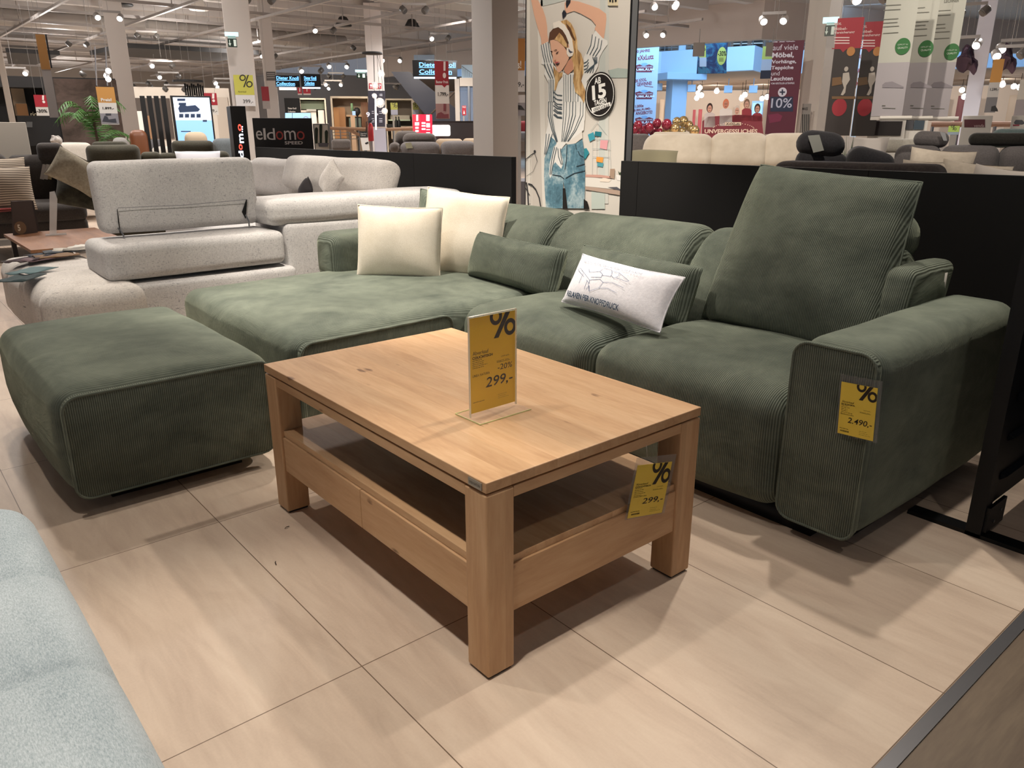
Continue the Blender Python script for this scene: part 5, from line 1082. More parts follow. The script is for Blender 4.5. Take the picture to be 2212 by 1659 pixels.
# escalator and glass front behind
o, L = fr('escalator', 'blue grey steel stair flight rising to the upper floor, left of the big column', 'stairs', 930, D=26)
MB().prism([L(845, 155), L(885, 155), L(1004, 250), L(1004, 300), L(960, 300)], 0, .12).build('stringer', mat('#454a5a', .5), o); MB().prism([L(845, 155), L(885, 155), L(1004, 250), L(1004, 300), L(960, 300)], 1.4, 1.5).build('stringer', mat('#545a6c', .5), o)
for i in range(9): a = L(872+i*14, 163+i*11.5); MB().b2((a[0]-.14, .1, a[1]-.05), (a[0]+.14, 1.4, a[1]-.01)).build('tread', mat('#6f7582', .5), o)
for d in (0, 1.45): a, c = L(990, 178), L(862, 290, d); MB().tube([(L(1018, 165)[0], d, L(1018, 165)[1]), (L(905, 270)[0], d, L(905, 270)[1])], .03, 6).build('handrail', mat('#6c6058', .4, .3), o)
o, L = fr('glass_door_front', 'glazed entrance with mullions beside the big column', 'glass door', 1010, D=22)
pb(MB(), L, 983, 170, 993, 262, 0, .2).build('mullion', mat('#b8b0a6', .6), o); pb(MB(), L, 993, 168, 1030, 186, 0, .2).build('lintel', mat('#c9c0b4', .6), o); pb(MB(), L, 1011, 186, 1015, 262, 0, .1).build('mullion', STEEL, o)
pb(MB(), L, 994, 186, 1011, 262, .05, .06).build('glass_pane', glassy('door_glass', '#8fa6c4', .05, .35), o); pb(MB(), L, 1015, 186, 1030, 262, .05, .06).build('glass_pane', glassy('door_glass2', '#8fa6c4', .05, .35), o)
pb(MB(), L, 997, 140, 1028, 168, .1, .12).build('upper_pane', mat('#a9c3d6', .4), o)
t = MB(); [pline(t, L, [(1000+i*4.5, 146+i*4), (1000+i*4.5, 166)], .8, -.01) for i in range(6)]; pline(t, L, [(998, 143), (1026, 163)], 1.4, -.01); t.build('baluster_print', mat('#4f5a66', .5), o, 'flat')
MB().b2((L(983, 262)[0], 0, 0), (L(1030, 262)[0], .2, L(1000, 262)[1])).build('threshold_wall', mat('#6b6560', .6), o)
o, L = banner('small red sign with flame pictogram on the glazed entrance', 998, 1007, 228, 249, 21.5, [(228, 249, '#a02230'), (0, 0, '#a02230')], wire=False, name='flame_sign', cat='sign'); tp(o, L, 'pictogram', WHT2, lambda m: (ppoly(m, L, [(1000.5, 246), (1002.5, 238), (1004.5, 246)], -.006), ptext(m, L, 'SALE', 999, 229, 1006, 233, -.006))); MB().b2((-.02, .01, -o.location.z), (.02, .03, 0)).build('stand_post', GRY, o)
# large column left of the poster
o, L = fr('structural_column', 'large square grey white column left of the poster', 'column', 1066, D=8.8, yaw=0)
dcol = at(1066, 290, D=8.8)
def colxy(px, t=None): return at(px, 290, D=8.8)
o.rotation_euler = (0, 0, 0); s_ = .36
MB().b2((-.02, -.02, 0), (.335, .335, CEILZ+.6), .006).build('shaft', mat('#a69f99', .75), o)
MB().b2((-.03, -.03, 0), (.345, .345, .1)).build('skirting', GRY, o)
# what shows in the gap between column and poster
o, L = banner('ochre Preis banner with 99 price in the gap beside the poster', 1100, 1134, 83, 198, 9.6, [(83, 152, '#a06a28'), (0, 0, '#bab5b2')]); tp(o, L, 'lettering', WHT, lambda m: ptext(m, L, 'Preis!', 1096, 131, 1126, 148, -.004, bold=.02)); tp(o, L, 'price', INKB, lambda m: ptext(m, L, '1.599,-', 1098, 177, 1132, 189, -.004, bold=.01))
o, L = banner('small banner with sofa photo low in the gap beside the poster', 1108, 1136, 205, 250, 10.2, [(205, 222, '#a8a29f'), (0, 0, '#777274')], wire=False, name='photo_panel', cat='poster'); tp(o, L, 'sofa_picture', DK, lambda m: ppoly(m, L, [(1113, 236), (1115, 226), (1126, 228), (1134, 238)], -.004)); MB().b2((-.02, .01, -o.location.z), (.02, .03, 0)).build('stand_post', GRY, o)
o, L = fr('grey_sofa', 'small grey sofa end seen in the gap beside the poster', 'sofa', 1122, D=10.6); SB(o, L, 'back', mat('#5b5a5e', .8), 1106, 284, 1142, 306, 0, .3, .05); MB().b2((L(1106, 306)[0], .05, 0), (L(1142, 306)[0], .8, .5)).build('base', mat('#5b5a5e', .8), o)
cushion('throw_pillow', 'deep red cushion on the small grey sofa beside the poster', at(1122, 277, D=10.75), lean(0, 0, 0, face_cam((.64, .76)), -.2), .26, .2, .1, mat('#7a1d26', .8), None, 0, n=8)
BLU = mat('#a9bfd6', .75); BLU2 = mat('#9db6cf', .75)  # white gallery surfaces; the blue of the daylight is put into these base colours
# ------------------------------------------------------------------ atrium gallery
def struct(name, mb, mt, **k): return tag(mb.build(name, mt, None, **k), kind='structure')
def wp(px, py, D, z): p = at(px, py, D=D); return V((p.x, p.y, z))
zb, zt_ = 3.15, 3.95
def strip(name, pts, z0, z1, mt, th=.3):
    "an upright wall following floor points away from the camera"
    mb = MB(); P = []
    for p in pts:
        d = V((p[0], p[1], 0)).normalized()*th; P += [(p[0], p[1], z0), (p[0], p[1], z1), (p[0]+d.x, p[1]+d.y, z0), (p[0]+d.x, p[1]+d.y, z1)]
    n = len(pts); F = []
    for i in range(n-1): a, b_ = 4*i, 4*i+4; F += [(a, b_, b_+1, a+1), (a+2, a+3, b_+3, b_+2), (a+1, b_+1, b_+3, a+3), (a, a+2, b_+2, b_)]
    F += [(0, 1, 3, 2), (4*n-4, 4*n-2, 4*n-1, 4*n-3)]
    return struct(name, mb.add(P, F), mt)
GP = [at(x, 280, D=D)[:2] for x, D in ((900, 33), (1420, 32), (1615, 30.5), (1650, 33), (2300, 33))]
strip('wall_gallery', GP, zb, zt_, BLU, .4)
# gallery floor slab, upper rear wall, lower rear wall
back = [at(x, 280, D=D)[:2] for x, D in ((900, 46), (1420, 46), (1800, 46), (2350, 46))]
fl = MB(); fl.add([(p[0], p[1], zb+.02) for p in GP]+[(p[0], p[1], zb+.02) for p in back[::-1]], [tuple(range(len(GP)+len(back)))]); struct('ceiling', fl, mat('#8d8072', .8))
fl = MB(); fl.add([(p[0], p[1], zt_-.01) for p in GP]+[(p[0], p[1], zt_-.01) for p in back[::-1]], [tuple(range(len(GP)+len(back)))]); struct('floor', fl, mat('#8d8072', .8))
strip('wall_rear', back, 0, 3.15, mat('#c7b9ab', .8)); strip('wall_rear_upper', [p*.86 for p in [V(q) for q in back]], zt_, 7.6, mat('#5d544d', .8))
for i, (x0, x1, lab) in enumerate(((1449, 1481, 'white gallery column tinted daylight blue right of the jubilee banner pillar'), (2078, 2113, 'pale blue lit column far right behind the white sign panels'))):
    D = 31.5 if i == 0 else 20; o, L = fr('gallery_column', lab, 'column', (x0+x1)/2, D=D, yaw=face_cam(at((x0+x1)/2, 280, D=D))+.5 if i == 0 else None)
    l, r = L(x0, 250)[0], L(x1, 250)[0]; MB().b2((l, 0, 0), (r, (r-l)*.8, 3.15 if i == 0 else 4.1), .01).build('shaft', BLU if i == 0 else mat('#c3c6d2', .7), o); MB().b2((l-.02, -.02, 0), (r+.02, (r-l)*.8+.02, .12)).build('skirting', GRY, o)
    if i == 0: MB().b2((l-.5, -.5, 2.9), (r+.5, .5, 3.14), .01).build('capital', BLU2, o)
o, L = fr('gallery_column', 'white upper gallery column tinted daylight blue above the jubilee banner pillar', 'column', 1474, D=32.6, z=zt_); MB().b2((L(1466, 110)[0], 0, 0), (L(1481, 110)[0], .4, 3.2)).build('shaft', BLU, o); MB().b2((L(1466, 110)[0]-.02, -.02, 0), (L(1481, 110)[0]+.02, .42, .1)).build('skirting', BLU2, o)
# railings
def rail(lab, xs, D, y0, y1, dk=True):
    x0, x1 = xs; o, L = fr('gallery_railing', lab, 'railing', (x0+x1)/2, D=D, z=zt_); l, r = L(x0, 110)[0], L(x1, 110)[0]
    MB().tube([(l, 0, 1.0), (r, 0, 1.0)], .03, 8).build('handrail', STEEL, o)
    n = max(3, int((r-l)/.75)); 
    for i in range(n+1): x = l+(r-l)*i/n; MB().tube([(x, 0, 0), (x, 0, 1.0)], .02, 6).build('post', STEEL, o)
    for z in (.15, .4, .65, .85): MB().tube([(l, 0, z), (r, 0, z)], .008, 5).build('rail_bar', STEEL, o)
rail('steel gallery railing above the jubilee banner pillar', (1421, 1465), 32.3, 0, 0); rail('steel gallery railing left of the dark blue painting', (1483, 1512), 32.2, 0, 0); rail('steel gallery railing right of the dark blue painting', (1576, 1650), 31.6, 0, 0); rail('steel gallery railing at the far right behind the banners', (1660, 2230), 33.1, 0, 0)
rd = random.Random(5)
for i, (x, w, y0) in enumerate(((1435, 15, 100), (1500, 12, 104), (1590, 14, 108), (1607, 12, 112), (1630, 16, 104), (1641, 10, 112), (2180, 20, 110))):
    lab = ['dark shelf unit upstairs above the banner pillar', 'dark shelf unit upstairs left of the painting', 'dark shelf unit upstairs right of the painting', 'second dark shelf unit upstairs right of the painting', 'tall dark shelf unit upstairs before the burgundy banner', 'small dark shelf unit upstairs beside the burgundy banner', 'dark shelf unit upstairs at the far right'][i]
    o, L = fr('upstairs_shelf', lab, 'shelf', x, D=34.2, z=zt_); l, r = L(x-w/2, 110)[0], L(x+w/2, 110)[0]; h_ = max(.8, L(x, y0)[1]); MB().b2((l, .3, 0), (r, .36, h_)).build('back_panel', mat('#3b3733', .7), o)
    for k in range(5): MB().b2((l, 0, h_*k/4), (r, .3, h_*k/4+.03)).build('shelf_board', mat(('#c9c0b2', '#5b5550')[k % 2], .6), o)
    for k in range(4): MB().b2((l+(r-l)*k/4+.02, .05, .05), (l+(r-l)*(k+.7)/4, .25, h_*.22)).build('stored_box', mat(('#d8d0c4', '#23211f', '#8d6b4a', '#31302f')[k], .6), o)
# fascia of this floor's ceiling at the atrium edge
FA = [at(820, 168, Z=3.35)[:2], at(1367, 103, Z=3.35)[:2], at(1645, 84, Z=3.35)[:2], at(2100, 112, Z=3.35)[:2], at(2330, 118, Z=3.35)[:2]]
strip('wall_fascia', FA, 3.35, 4.3, mat('#b5aca6', .75), .3)
# jubilee banner pillar
o, L = fr('banner_pillar', 'tall white pillar tinted daylight blue, printed with jubilee slogans right of the poster', 'banner', 1392, D=27)
l, r = L(1360, 200)[0], L(1419, 200)[0]; MB().b2((l, 0, 0), (r, .25, 6.0)).build('pillar_body', mat('#a9bdd4', .7), o); MB().b2((l-.02, -.03, 0), (r+.02, .27, .1)).build('base', GRY, o)  # white pillar; daylight's blue tint is put into the body colour
BUR = mat('#7c2038', .6); t = MB()
for s_, x0, y0, x1, y1, a in (('80 JAHRE', 1372, 107, 1404, 115, .08), ('xXxLutz', 1377, 118, 1412, 129, .08), ('200 XXXL', 1369, 170, 1397, 177, .14), ('GEWINNE!', 1376, 177, 1408, 185, .1), ('1.000e', 1372, 226, 1390, 232, .1), ('JUBILÄUMS-', 1369, 233, 1406, 240, .12), ('ANGEBOTE!', 1373, 240, 1409, 247, .08)): ptext(t, L, s_, x0, y0, x1, y1, -.006, bold=.02, ang=a)
pline(t, L, [(1392, 186), (1411, 188)], 1, -.006); t.build('slogans', BUR, o, 'flat')
for y_ in (148, 206, 262):
    t = MB(); ppoly(t, L, [(1372, y_-6), (1382, y_-9), (1390, y_-4), (1402, y_-9), (1411, y_-6), (1408, y_+8), (1375, y_+8)], -.006); t.k = 1; ptext(t, L, 'UNVERGESSLICHES', 1376, y_-5, 1409, y_-2, -.01); ptext(t, L, 'JUBILÄUM', 1371, y_-1, 1413, y_+6, -.01, bold=.03); t.k = 2; pdisc(t, L, 1392, y_-9, 7, 3, -.008); t.build('jubilee_badge', [mat('#6c2034', .6), mat('#d8e4f2', .6), mat('#7aa2cc', .6)], o, 'flat')
# painting with price labels
o, L = banner('dark blue abstract painting hanging on the gallery with minus 30 percent disc', 1507, 1570, 92, 159, 24, [(92, 159, '#1f2f55'), (0, 0, '#1f2f55')], name='hanging_painting', cat='painting', wire=False)
m_, nt, b = newmat('abstract_blue'); v = coords(nt); n = noi(nt, v, 2.6, 5, .65, 1.2); nt.links.new(ramp(nt, n, [(.3, lin('#1a2040')), (.45, lin('#24406e')), (.56, lin('#3c86a8')), (.7, lin('#5a3550'))]), b.inputs['Base Color']); b.inputs['Roughness'].default_value = .6
tp(o, L, 'painted_canvas', m_, lambda m: pq(m, L, 1507.5, 92.5, 1569.5, 158.5, -.006)); YG = mat('#c3d670', .6)
t = MB(); pdisc(t, L, 1559, 121, 10, 19.5, -.012); pq(t, L, 1510, 98, 1525, 124, -.012); t.k = 1; pq(t, L, 1511, 124, 1526, 144, -.012); t.k = 2; ptext(t, L, '-30%', 1551, 110, 1569, 121, -.016, bold=.02); perc(t, L, 1515, 101, 6, -.016); [pq(t, L, 1553, 125+3*i, 1563, 126+3*i, -.016) for i in range(3)]; t.build('price_labels', [YG, mat('#b9cfe8', .6), INKB], o, 'flat'); MB().b2((L(1508, 100)[0], -.01, L(1508, 93)[1]), (L(1569, 100)[0], .03, L(1508, 91)[1])).build('top_bar', DK, o); wires(o, (-.3, .3), L(1508, 93)[1], 4.3)
o, L = banner('percent label beside dark panel at the gallery behind the burgundy banner', 1645, 1668, 100, 170, 23.6, [(100, 128, '#c3d670'), (128, 152, '#b9cfe8'), (0, 0, '#2a3040')], wire=True)
# twin loudspeaker like boxes on the beam
for i, (x, lab) in enumerate(((1497, 'grey box spotlight housing on the fascia left of the painting'), (1650, 'grey box spotlight housing on the fascia beside the burgundy banner'))): o, L = fr('speaker_box', lab, 'speaker', x, D=21, z=at(x, 121, D=21).z); MB().b2((-.14, 0, 0), (.14, .2, .3), .01).build('housing', mat('#77726c', .5), o); MB().tube([(0, .1, .3), (0, .1, .62)], .012, 6).build('mount', GRY, o)
# wall details below the gallery
for i, (x0, y0, x1, y1, c, lab) in enumerate(((1425, 215, 1434, 262, '#b8a48e', 'tan door panel left of the gallery column'), (1436, 219, 1447, 262, '#3a1d1b', 'dark red curtain doorway left of the gallery column'), (1497, 237, 1503, 246, '#8c2a33', 'small red framed picture on the pale rear wall'), (1509, 236, 1517, 248, '#8c2a33', 'second small red framed picture on the pale rear wall'), (1598, 222, 1618, 262, '#a38c74', 'beige wardrobe behind the cutout figures'), (1623, 218, 1648, 262, '#7fb4e4', 'light blue glowing poster behind the cutout figures'), (2175, 205, 2200, 250, '#9c8b79', 'beige door panel at the far right rear wall'), (1930, 207, 1960, 262, '#7c2029', 'dark red rear panel behind the green dotted banners'), (2065, 207, 2080, 262, '#5a2228', 'dark red rear panel beside the far right column'))):
    o, L = fr('rear_panel', lab, 'panel', (x0+x1)/2, D=44); l, r = L(x0, 240)[0], L(x1, 240)[0]; MB().b2((l, 0, 0), (r, .1, L((x0+x1)/2, y0)[1])).build('panel_body', mat(c, .6), o); MB().b2((l+.05, -.02, .5), (r-.05, 0, L((x0+x1)/2, y0)[1]-.1)).build('panel_face', mat(c, .5, emit=.5 if c == '#7fb4e4' else 0), o)
# balloons
bc = {'r': mat('#6e1a2a', .18, .25), 'g': mat('#b59a6a', .15, .85)}
bal = [('r', 1378, 271, 9), ('r', 1392, 283, 10), ('r', 1376, 286, 9), ('r', 1402, 276, 9), ('r', 1419, 267, 9), ('r', 1412, 283, 10), ('r', 1440, 269, 10), ('r', 1380, 296, 8), ('r', 1425, 288, 9), ('r', 1370, 280, 8), ('g', 1462, 264, 9), ('g', 1476, 263, 10), ('g', 1458, 278, 10), ('g', 1440, 282, 9), ('g', 1488, 272, 9), ('g', 1500, 283, 10), ('g', 1472, 286, 9)]
wd = ['topmost red', 'large red middle', 'red lower left', 'red centre', 'red upper right', 'red low centre', 'red rightmost', 'red bottom left', 'red bottom right', 'red leftmost', 'gold upper left', 'gold topmost', 'gold front centre', 'gold leftmost', 'gold right', 'gold rightmost', 'gold lowest']
for i, (k_, x, y_, r_) in enumerate(bal):
    D = 17+.35*(i % 3); p = at(x, y_, D=D); rr = r_*D/1667/.97; o = thing('balloon', wd[i]+' shiny balloon of the heap behind the cream sofa', 'balloon', p, group='shiny balloons behind the cream sofa')
    MB().ball((0, 0, 0), rr, 20, (1, 1, 1.08)).build('balloon_skin', bc[k_], o, True); MB().lathe([(.004, -rr*1.18), (.02, -rr*1.15), (.006, -rr*1.05)], (0, 0, 0), 8).build('knot', bc[k_], o, True)
bs = thing('balloon_tub', 'low grey tub holding the shiny balloons', 'tub', (*at(1435, 290, D=17.4)[:2], 0), face_cam(at(1435, 290, D=17.4))); MB().b2((-.85, -.5, 0), (.85, .5, .97), .02).build('tub_body', mat('#5a5450', .7), bs); MB().b2((-.87, -.52, .95), (.87, .52, .99)).build('rim', GRY, bs)
# cutout figures
o, L = fr('cutout_display', 'flat promotional cutout of five people in red above UNVERGESSLICHES lettering', 'cutout display', 1584, D=15)
def cp(name, mt, *polys, y=0): t = MB(); [ppoly(t, L, q, y) for q in polys]; return t.build(name, mt, o, 'flat')
base = [(1515, 305), (1517, 262), (1530, 252), (1560, 250), (1600, 248), (1645, 250), (1650, 300), (1650, 305)]
MB().prism([L(*q) for q in base], 0, .02).build('cutout_board', mat('#6d1f2c', .6), o)
def fig(x, y_, w, top, skin, hair, shirt, bottom=262):
    MB().prism([L(*q) for q in [(x-w, bottom), (x-w*.95, y_+12), (x-w*.5, y_+8), (x+w*.5, y_+8), (x+w*.95, y_+12), (x+w, bottom)]], 0, .02).build('figure_body', mat(shirt, .7), o)
    t = MB(); pdisc(t, L, x, y_-2, 6.6, 10.5, -.004); t.k = 1; pdisc(t, L, x, y_, 4.6, 7.6, -.008); t.build('figure_head', [mat(hair, .8), mat(skin, .7)], o, 'flat')
    t = MB(); pline(t, L, [(x-3, y_-1.5), (x+3, y_-1.5)], .9, -.012); pline(t, L, [(x-1.6, y_+4), (x+1.6, y_+4)], .9, -.012); t.build('figure_face', mat('#3a211c', .7), o, 'flat')
fig(1533, 235, 12, 0, '#b98a78', '#2a1512', '#b3aaa8', 275); fig(1568, 226, 14, 0, '#a8705c', '#b8694a', '#c2bdba', 272); fig(1592, 240, 11, 0, '#b48a78', '#b5aca2', '#8a2833'); fig(1613, 226, 11, 0, '#b08a7a', '#6b5546', '#7c222e'); fig(1636, 236, 11, 0, '#a87f70', '#2d1b16', '#7a212d')
t = MB(); ptext(t, L, 'UNVERGESSLICHES', 1522, 279, 1636, 288, -.03, bold=.03); t.build('lettering', mat('#cdb9a6', .6), o, 'flat')
t = MB(); pq(t, L, 1566, 264, 1601, 271, -.022); t.k = 1; ptext(t, L, 'XXXLutz', 1568, 265, 1599, 270, -.026, bold=.03); t.build('logo_plate', [mat('#c9b6a0', .6), INKB], o, 'flat')
t = MB(); [pdisc(t, L, 1584+45*cos(R(a_)), 279-13*sin(R(a_)), .9, .9, -.03, 8) for a_ in range(10, 171, 9)]; t.build('dot_border', mat('#e0c8b4', .6), o, 'flat')
MB().b2((L(1520, 290)[0], 0, 0), (L(1648, 290)[0], .04, L(1584, 300)[1])).build('board_foot', mat('#5d1a26', .6), o)
# cream sofa behind the right partition
CS = fabric('#c6b9a6', '#d3c7b5', 'cream_leather', 8, rough=.6)
o, L = fr('cream_sofa', 'cream leather sofa with high backs behind the right black partition', 'sofa', 1560, D=7.4)
def wing(x0, x1, y0, y1, a=0):
    q = MB(); l, r = L(x0, 320)[0], L(x1, 320)[0]; z1, z0 = L((x0+x1)/2, y0)[1], L((x0+x1)/2, y1)[1]; h_ = z1-z0
    q.rbox(((l+r)/2, a+.1, (z0+z1)/2), (r-l, .2, h_), .09, (0, .02, .01), n=8, seg=5, fn=lambda p: (p.x*(1-.12*max(0, p.z/h_+.1)), p.y+.12*(p.z/h_), p.z-.0)); return q.build('backrest', CS, o, True)
wing(1385, 1545, 291, 360); wing(1528, 1665, 289, 362, .01); wing(1640, 1790, 290, 362, .02)
MB().b2((L(1340, 340)[0], 0, .1), (L(1800, 340)[0], .9, .62), .06).build('base', CS, o); SB(o, L, 'headrest', CS, 1410, 285, 1490, 300, .25, .4, .04)
MB().b2((L(1350, 340)[0], .1, 0), (L(1350, 340)[0]+.06, .16, .11)).build('leg', BLK, o); MB().b2((L(1790, 340)[0], .1, 0), (L(1790, 340)[0]+.06, .16, .11)).build('leg', BLK, o)
o, L = fr('taupe_armchair', 'taupe armchair back between the poster and the cream sofa', 'armchair', 1370, D=8.6); SB(o, L, 'back', TP2, 1335, 289, 1408, 340, 0, .25, .08, puff=(0, .03, 0)); MB().b2((L(1340, 340)[0], .05, 0), (L(1405, 340)[0], .8, .45)).build('seat', TP2, o)
cushion('throw_pillow', 'olive beige cushion lying left on the cream sofa', at(1410, 348, D=6.9), lean(0, 0, 0, face_cam(at(1410, 340, D=7)), -1.0), .42, .3, .1, mat('#7d775f', .9), None, 0, n=8)
# burgundy banner
o, L = banner('burgundy banner lettered auf viele Möbel Vorhänge Teppiche und Leuchten', 1662, 1727, 88, 290, 9.2, [(88, 290, '#5a1a33'), (0, 0, '#5a1a33')])
t = MB()
for s_, x0, y0, x1, y1, bo in (('35%', 1668, 78, 1718, 91, .03), ('auf viele', 1670, 96, 1724, 108, 0), ('Möbel,', 1668, 113, 1715, 126, .03), ('Vorhänge,', 1667, 129, 1720, 139, .025), ('Teppiche', 1666, 142, 1714, 152, .025), ('und', 1666, 154, 1684, 163, 0), ('Leuchten', 1665, 165, 1713, 174, .025), ('VOM HERSTELLER-LISTENPREIS', 1665, 178, 1716, 182, .01)): ptext(t, L, s_, x0, y0 if y0 > 88 else 89, x1, y1, -.005, bold=bo)
pdisc(t, L, 1690, 199, 9.5, 10, -.005); t.k = 1; pq(t, L, 1688.5, 193, 1691.5, 205, -.008); pq(t, L, 1684, 197.5, 1696, 200.5, -.008); pq(t, L, 1664, 209, 1713, 241, -.004); t.k = 2; ptext(t, L, '10%', 1666, 212, 1711, 233, -.008, bold=.01); t.k = 3; ppoly(t, L, [(1659, 248), (1680, 245), (1690, 250), (1686, 262), (1662, 266)], -.005)
t.build('lettering', [mat('#d7d5e6', .6), mat('#1c2747', .6), mat('#b9bdd6', .6), mat('#7a2348', .6)], o, 'flat')
# white column with slatted notice
o, L = fr('structural_column', 'large white column right of the burgundy banner', 'column', 1765, D=9.6, yaw=None)
l, mm, r = L(1727, 200)[0], L(1772, 200)[0], L(1799, 200)[0]
MB().add([(l, .12, 0), (mm, 0, 0), (r, .2, 0), (l+.1, .5, 0), (l, .12, 4.1), (mm, 0, 4.1), (r, .2, 4.1), (l+.1, .5, 4.1)], [(0, 1, 5, 4), (1, 2, 6, 5), (2, 3, 7, 6), (3, 0, 4, 7)]).build('shaft', mat('#b3aca5', .75), o); MB().b2((l, -.01, 0), (r, .3, .08)).build('skirting', GRY, o)
o, L = fr('notice_panel', 'small grey notice panel with black stripes on the large white column', 'sign', 1742, D=9.45, z=at(1742, 292, D=9.45).z); l, r = L(1731, 250)[0], L(1750, 250)[0]; MB().b2((l, 0, 0), (r, .01, L(1742, 224)[1])).build('panel', mat('#86827d', .6), o); t = MB(); [pq(t, L, 1733+4.4*i, 247, 1735+4.4*i, 292, -.004) for i in range(4)]; ptext(t, L, 'MASS', 1733, 232, 1745, 238, -.004, bold=.02); t.build('print', DK, o, 'flat'); MB().b2((-.02, .01, -o.location.z), (.02, .02, 0)).build('stand_post', GRY, o)
exit_sign('pale exit sign lamp right of the large white column', 1776, 38, 1806, 78, 9.3)
# red insurance banners
for i, (dx, lab) in enumerate(((0, 'red Möbel-Versicherung banner with seated figure, left one of two'), (0, 'red Möbel-Versicherung banner with seated figure, right one of two'))):
    D = 7.6 if i == 0 else 8.4; X0, X1, Y0, Y1 = ((1797, 1853, 39, 293), (1852, 1910, 47, 294))[i]; sh = .0
    o, L = banner(lab, X0-2 if i == 0 else X0+2, X1-2 if i == 0 else X1-4, Y0, Y1, D, [(Y0, 105, '#93202c'), (105, Y1, '#2c2421'), (0, 0, '#2c2421')])
    f_ = lambda x, y: ((x-1640/3.867*0), y)
    cx = (X0+X1)/2; t = MB(); 
    for s_, y0, y1, w in (('XXXL', 49, 54, 16), ('Möbel-', 59, 65, 28), ('Versicherung', 67, 74, 44)): ptext(t, L, s_, X0+5, y0+i*6, X0+5+w, y1+i*6, -.005, bold=.02)
    for k in range(3): pq(t, L, X0+5, 80+i*6+6*k, X0+38, 82.5+i*6+6*k, -.005)
    t.build('lettering', mat('#d3b5b2', .6), o, 'flat')
    t = MB(); ppoly(t, L, [(X0, 104), (X1-6, 104), (cx+4, 106), (cx-4, 113), (cx-10, 106), (X0, 106)], -.004); t.build('red_tip', mat('#93202c', .6), o, 'flat'); t = MB(); pdisc(t, L, X0+16, 232, 16, 19, -.005); t.build('red_disc', mat('#93202c', .6), o, 'flat')
    t = MB(); pdisc(t, L, X1-15, 111, 9, 10, -.007); t.build('orange_disc', mat('#a8723a', .6), o, 'flat')
    t = MB(); pdisc(t, L, cx+3, 149, 4.4, 5.4, -.007); ppoly(t, L, [(cx-4, 158), (cx+9, 156), (cx+11, 172), (cx+3, 185), (cx+1, 200), (cx-4, 206), (cx-9, 205), (cx-2, 190), (cx-6, 176)], -.007); t.build('seated_figure', mat('#a59c92', .6), o, 'flat')
    t = MB(); ppoly(t, L, [(X0+1, 168), (cx-8, 166), (cx-6, 182), (X0, 186)], -.006); pq(t, L, X0, 208, X1-5, 214, -.006); t.build('furniture_print', mat('#6b4d2c' if i == 0 else '#5c452b', .6), o, 'flat')
o, L = fr('banner_pillar', 'narrow light blue strip of jubilee slogans between the two red banners', 'banner', 1853, D=12.5); MB().b2((L(1848, 200)[0], 0, 0), (L(1861, 200)[0], .12, L(1853, 86)[1])).build('pillar_body', mat('#a9bdd4', .7), o)
t = MB(); 
for y_, s_ in ((92, 'BIL'), (118, 'XXX'), (148, 'BIL'), (176, 'XX'), (205, 'BIL'), (232, 'BLÄ'), (262, 'BIL')): ptext(t, L, s_, 1849, y_, 1860, y_+8, -.006, bold=.03)
t.build('slogans', BUR, o, 'flat')
# three green dotted roll up banners
for i, (x0, x1, y1, cx, cy, lab) in enumerate(((1894, 1961, 259, 1950, 100, 'white hanging banner with green disc, leftmost of three'), (1955, 2006, 259, 2000, 105, 'white hanging banner with green disc, middle of three'), (2000, 2062, 260, 2056, 112, 'white hanging banner with green disc, rightmost of three'))):
    o, L = banner(lab, x0+6, x1+8, -40, y1, 6.0+.35*i, [(-40, 135, '#b9b8ac'), (135, y1-8, '#a7a0a2'), (0, 0, '#bcb4ac')], yaw=None, group=None)
    MB().tube([(L(x0+6, y1)[0], 0, .012), (L(x1+8, y1)[0], 0, .012)], .014, 8).build('bottom_roller', mat('#c9c2b8', .5), o)
    t = MB(); pdisc(t, L, cx, cy, 16.5, 18, -.006); t.build('green_disc', mat('#2f6b34', .6), o, 'flat')
    t = MB(); ptext(t, L, 'QUALITY', cx-11, cy+1, cx+11, cy+6, -.009, bold=.02); ptext(t, L, 'GEPRÜFT IN', cx-11, cy-6, cx+11, cy-2, -.009); t.build('disc_lettering', mat('#b9cbb4', .6), o, 'flat')
    t = MB(); rr = random.Random(i)
    for y_, n_ in ((12, 2), (22, 2), (42, 1), (50, 2), (58, 1), (72, 1)): ww = rr.uniform(30, 44); pline(t, L, [(x0+14, y_+6*i), (x0+14+ww*.9, y_-2+6*i)], 1.6, -.005)
    if i == 2: ptext(t, L, 'LECHNER', 2040, -2, 2072, 5, -.005, bold=.02)
    pline(t, L, [(x0+12, y1-26), (x0+40, y1-25)], 1.2, -.005); pline(t, L, [(x0+12, y1-31), (x0+18, y1-31)], 2, -.005); t.build('lettering', mat('#77766c', .6), o, 'flat')
    t = MB(); ppoly(t, L, [(x0+12, 183), (x0+18, 178), (x0+34, 176), (x0+40, 179), (x0+58, 187), (x0+58, 190), (x0+12, 189)], -.005); t.build('sofa_print', mat('#8b8488', .6), o, 'flat')
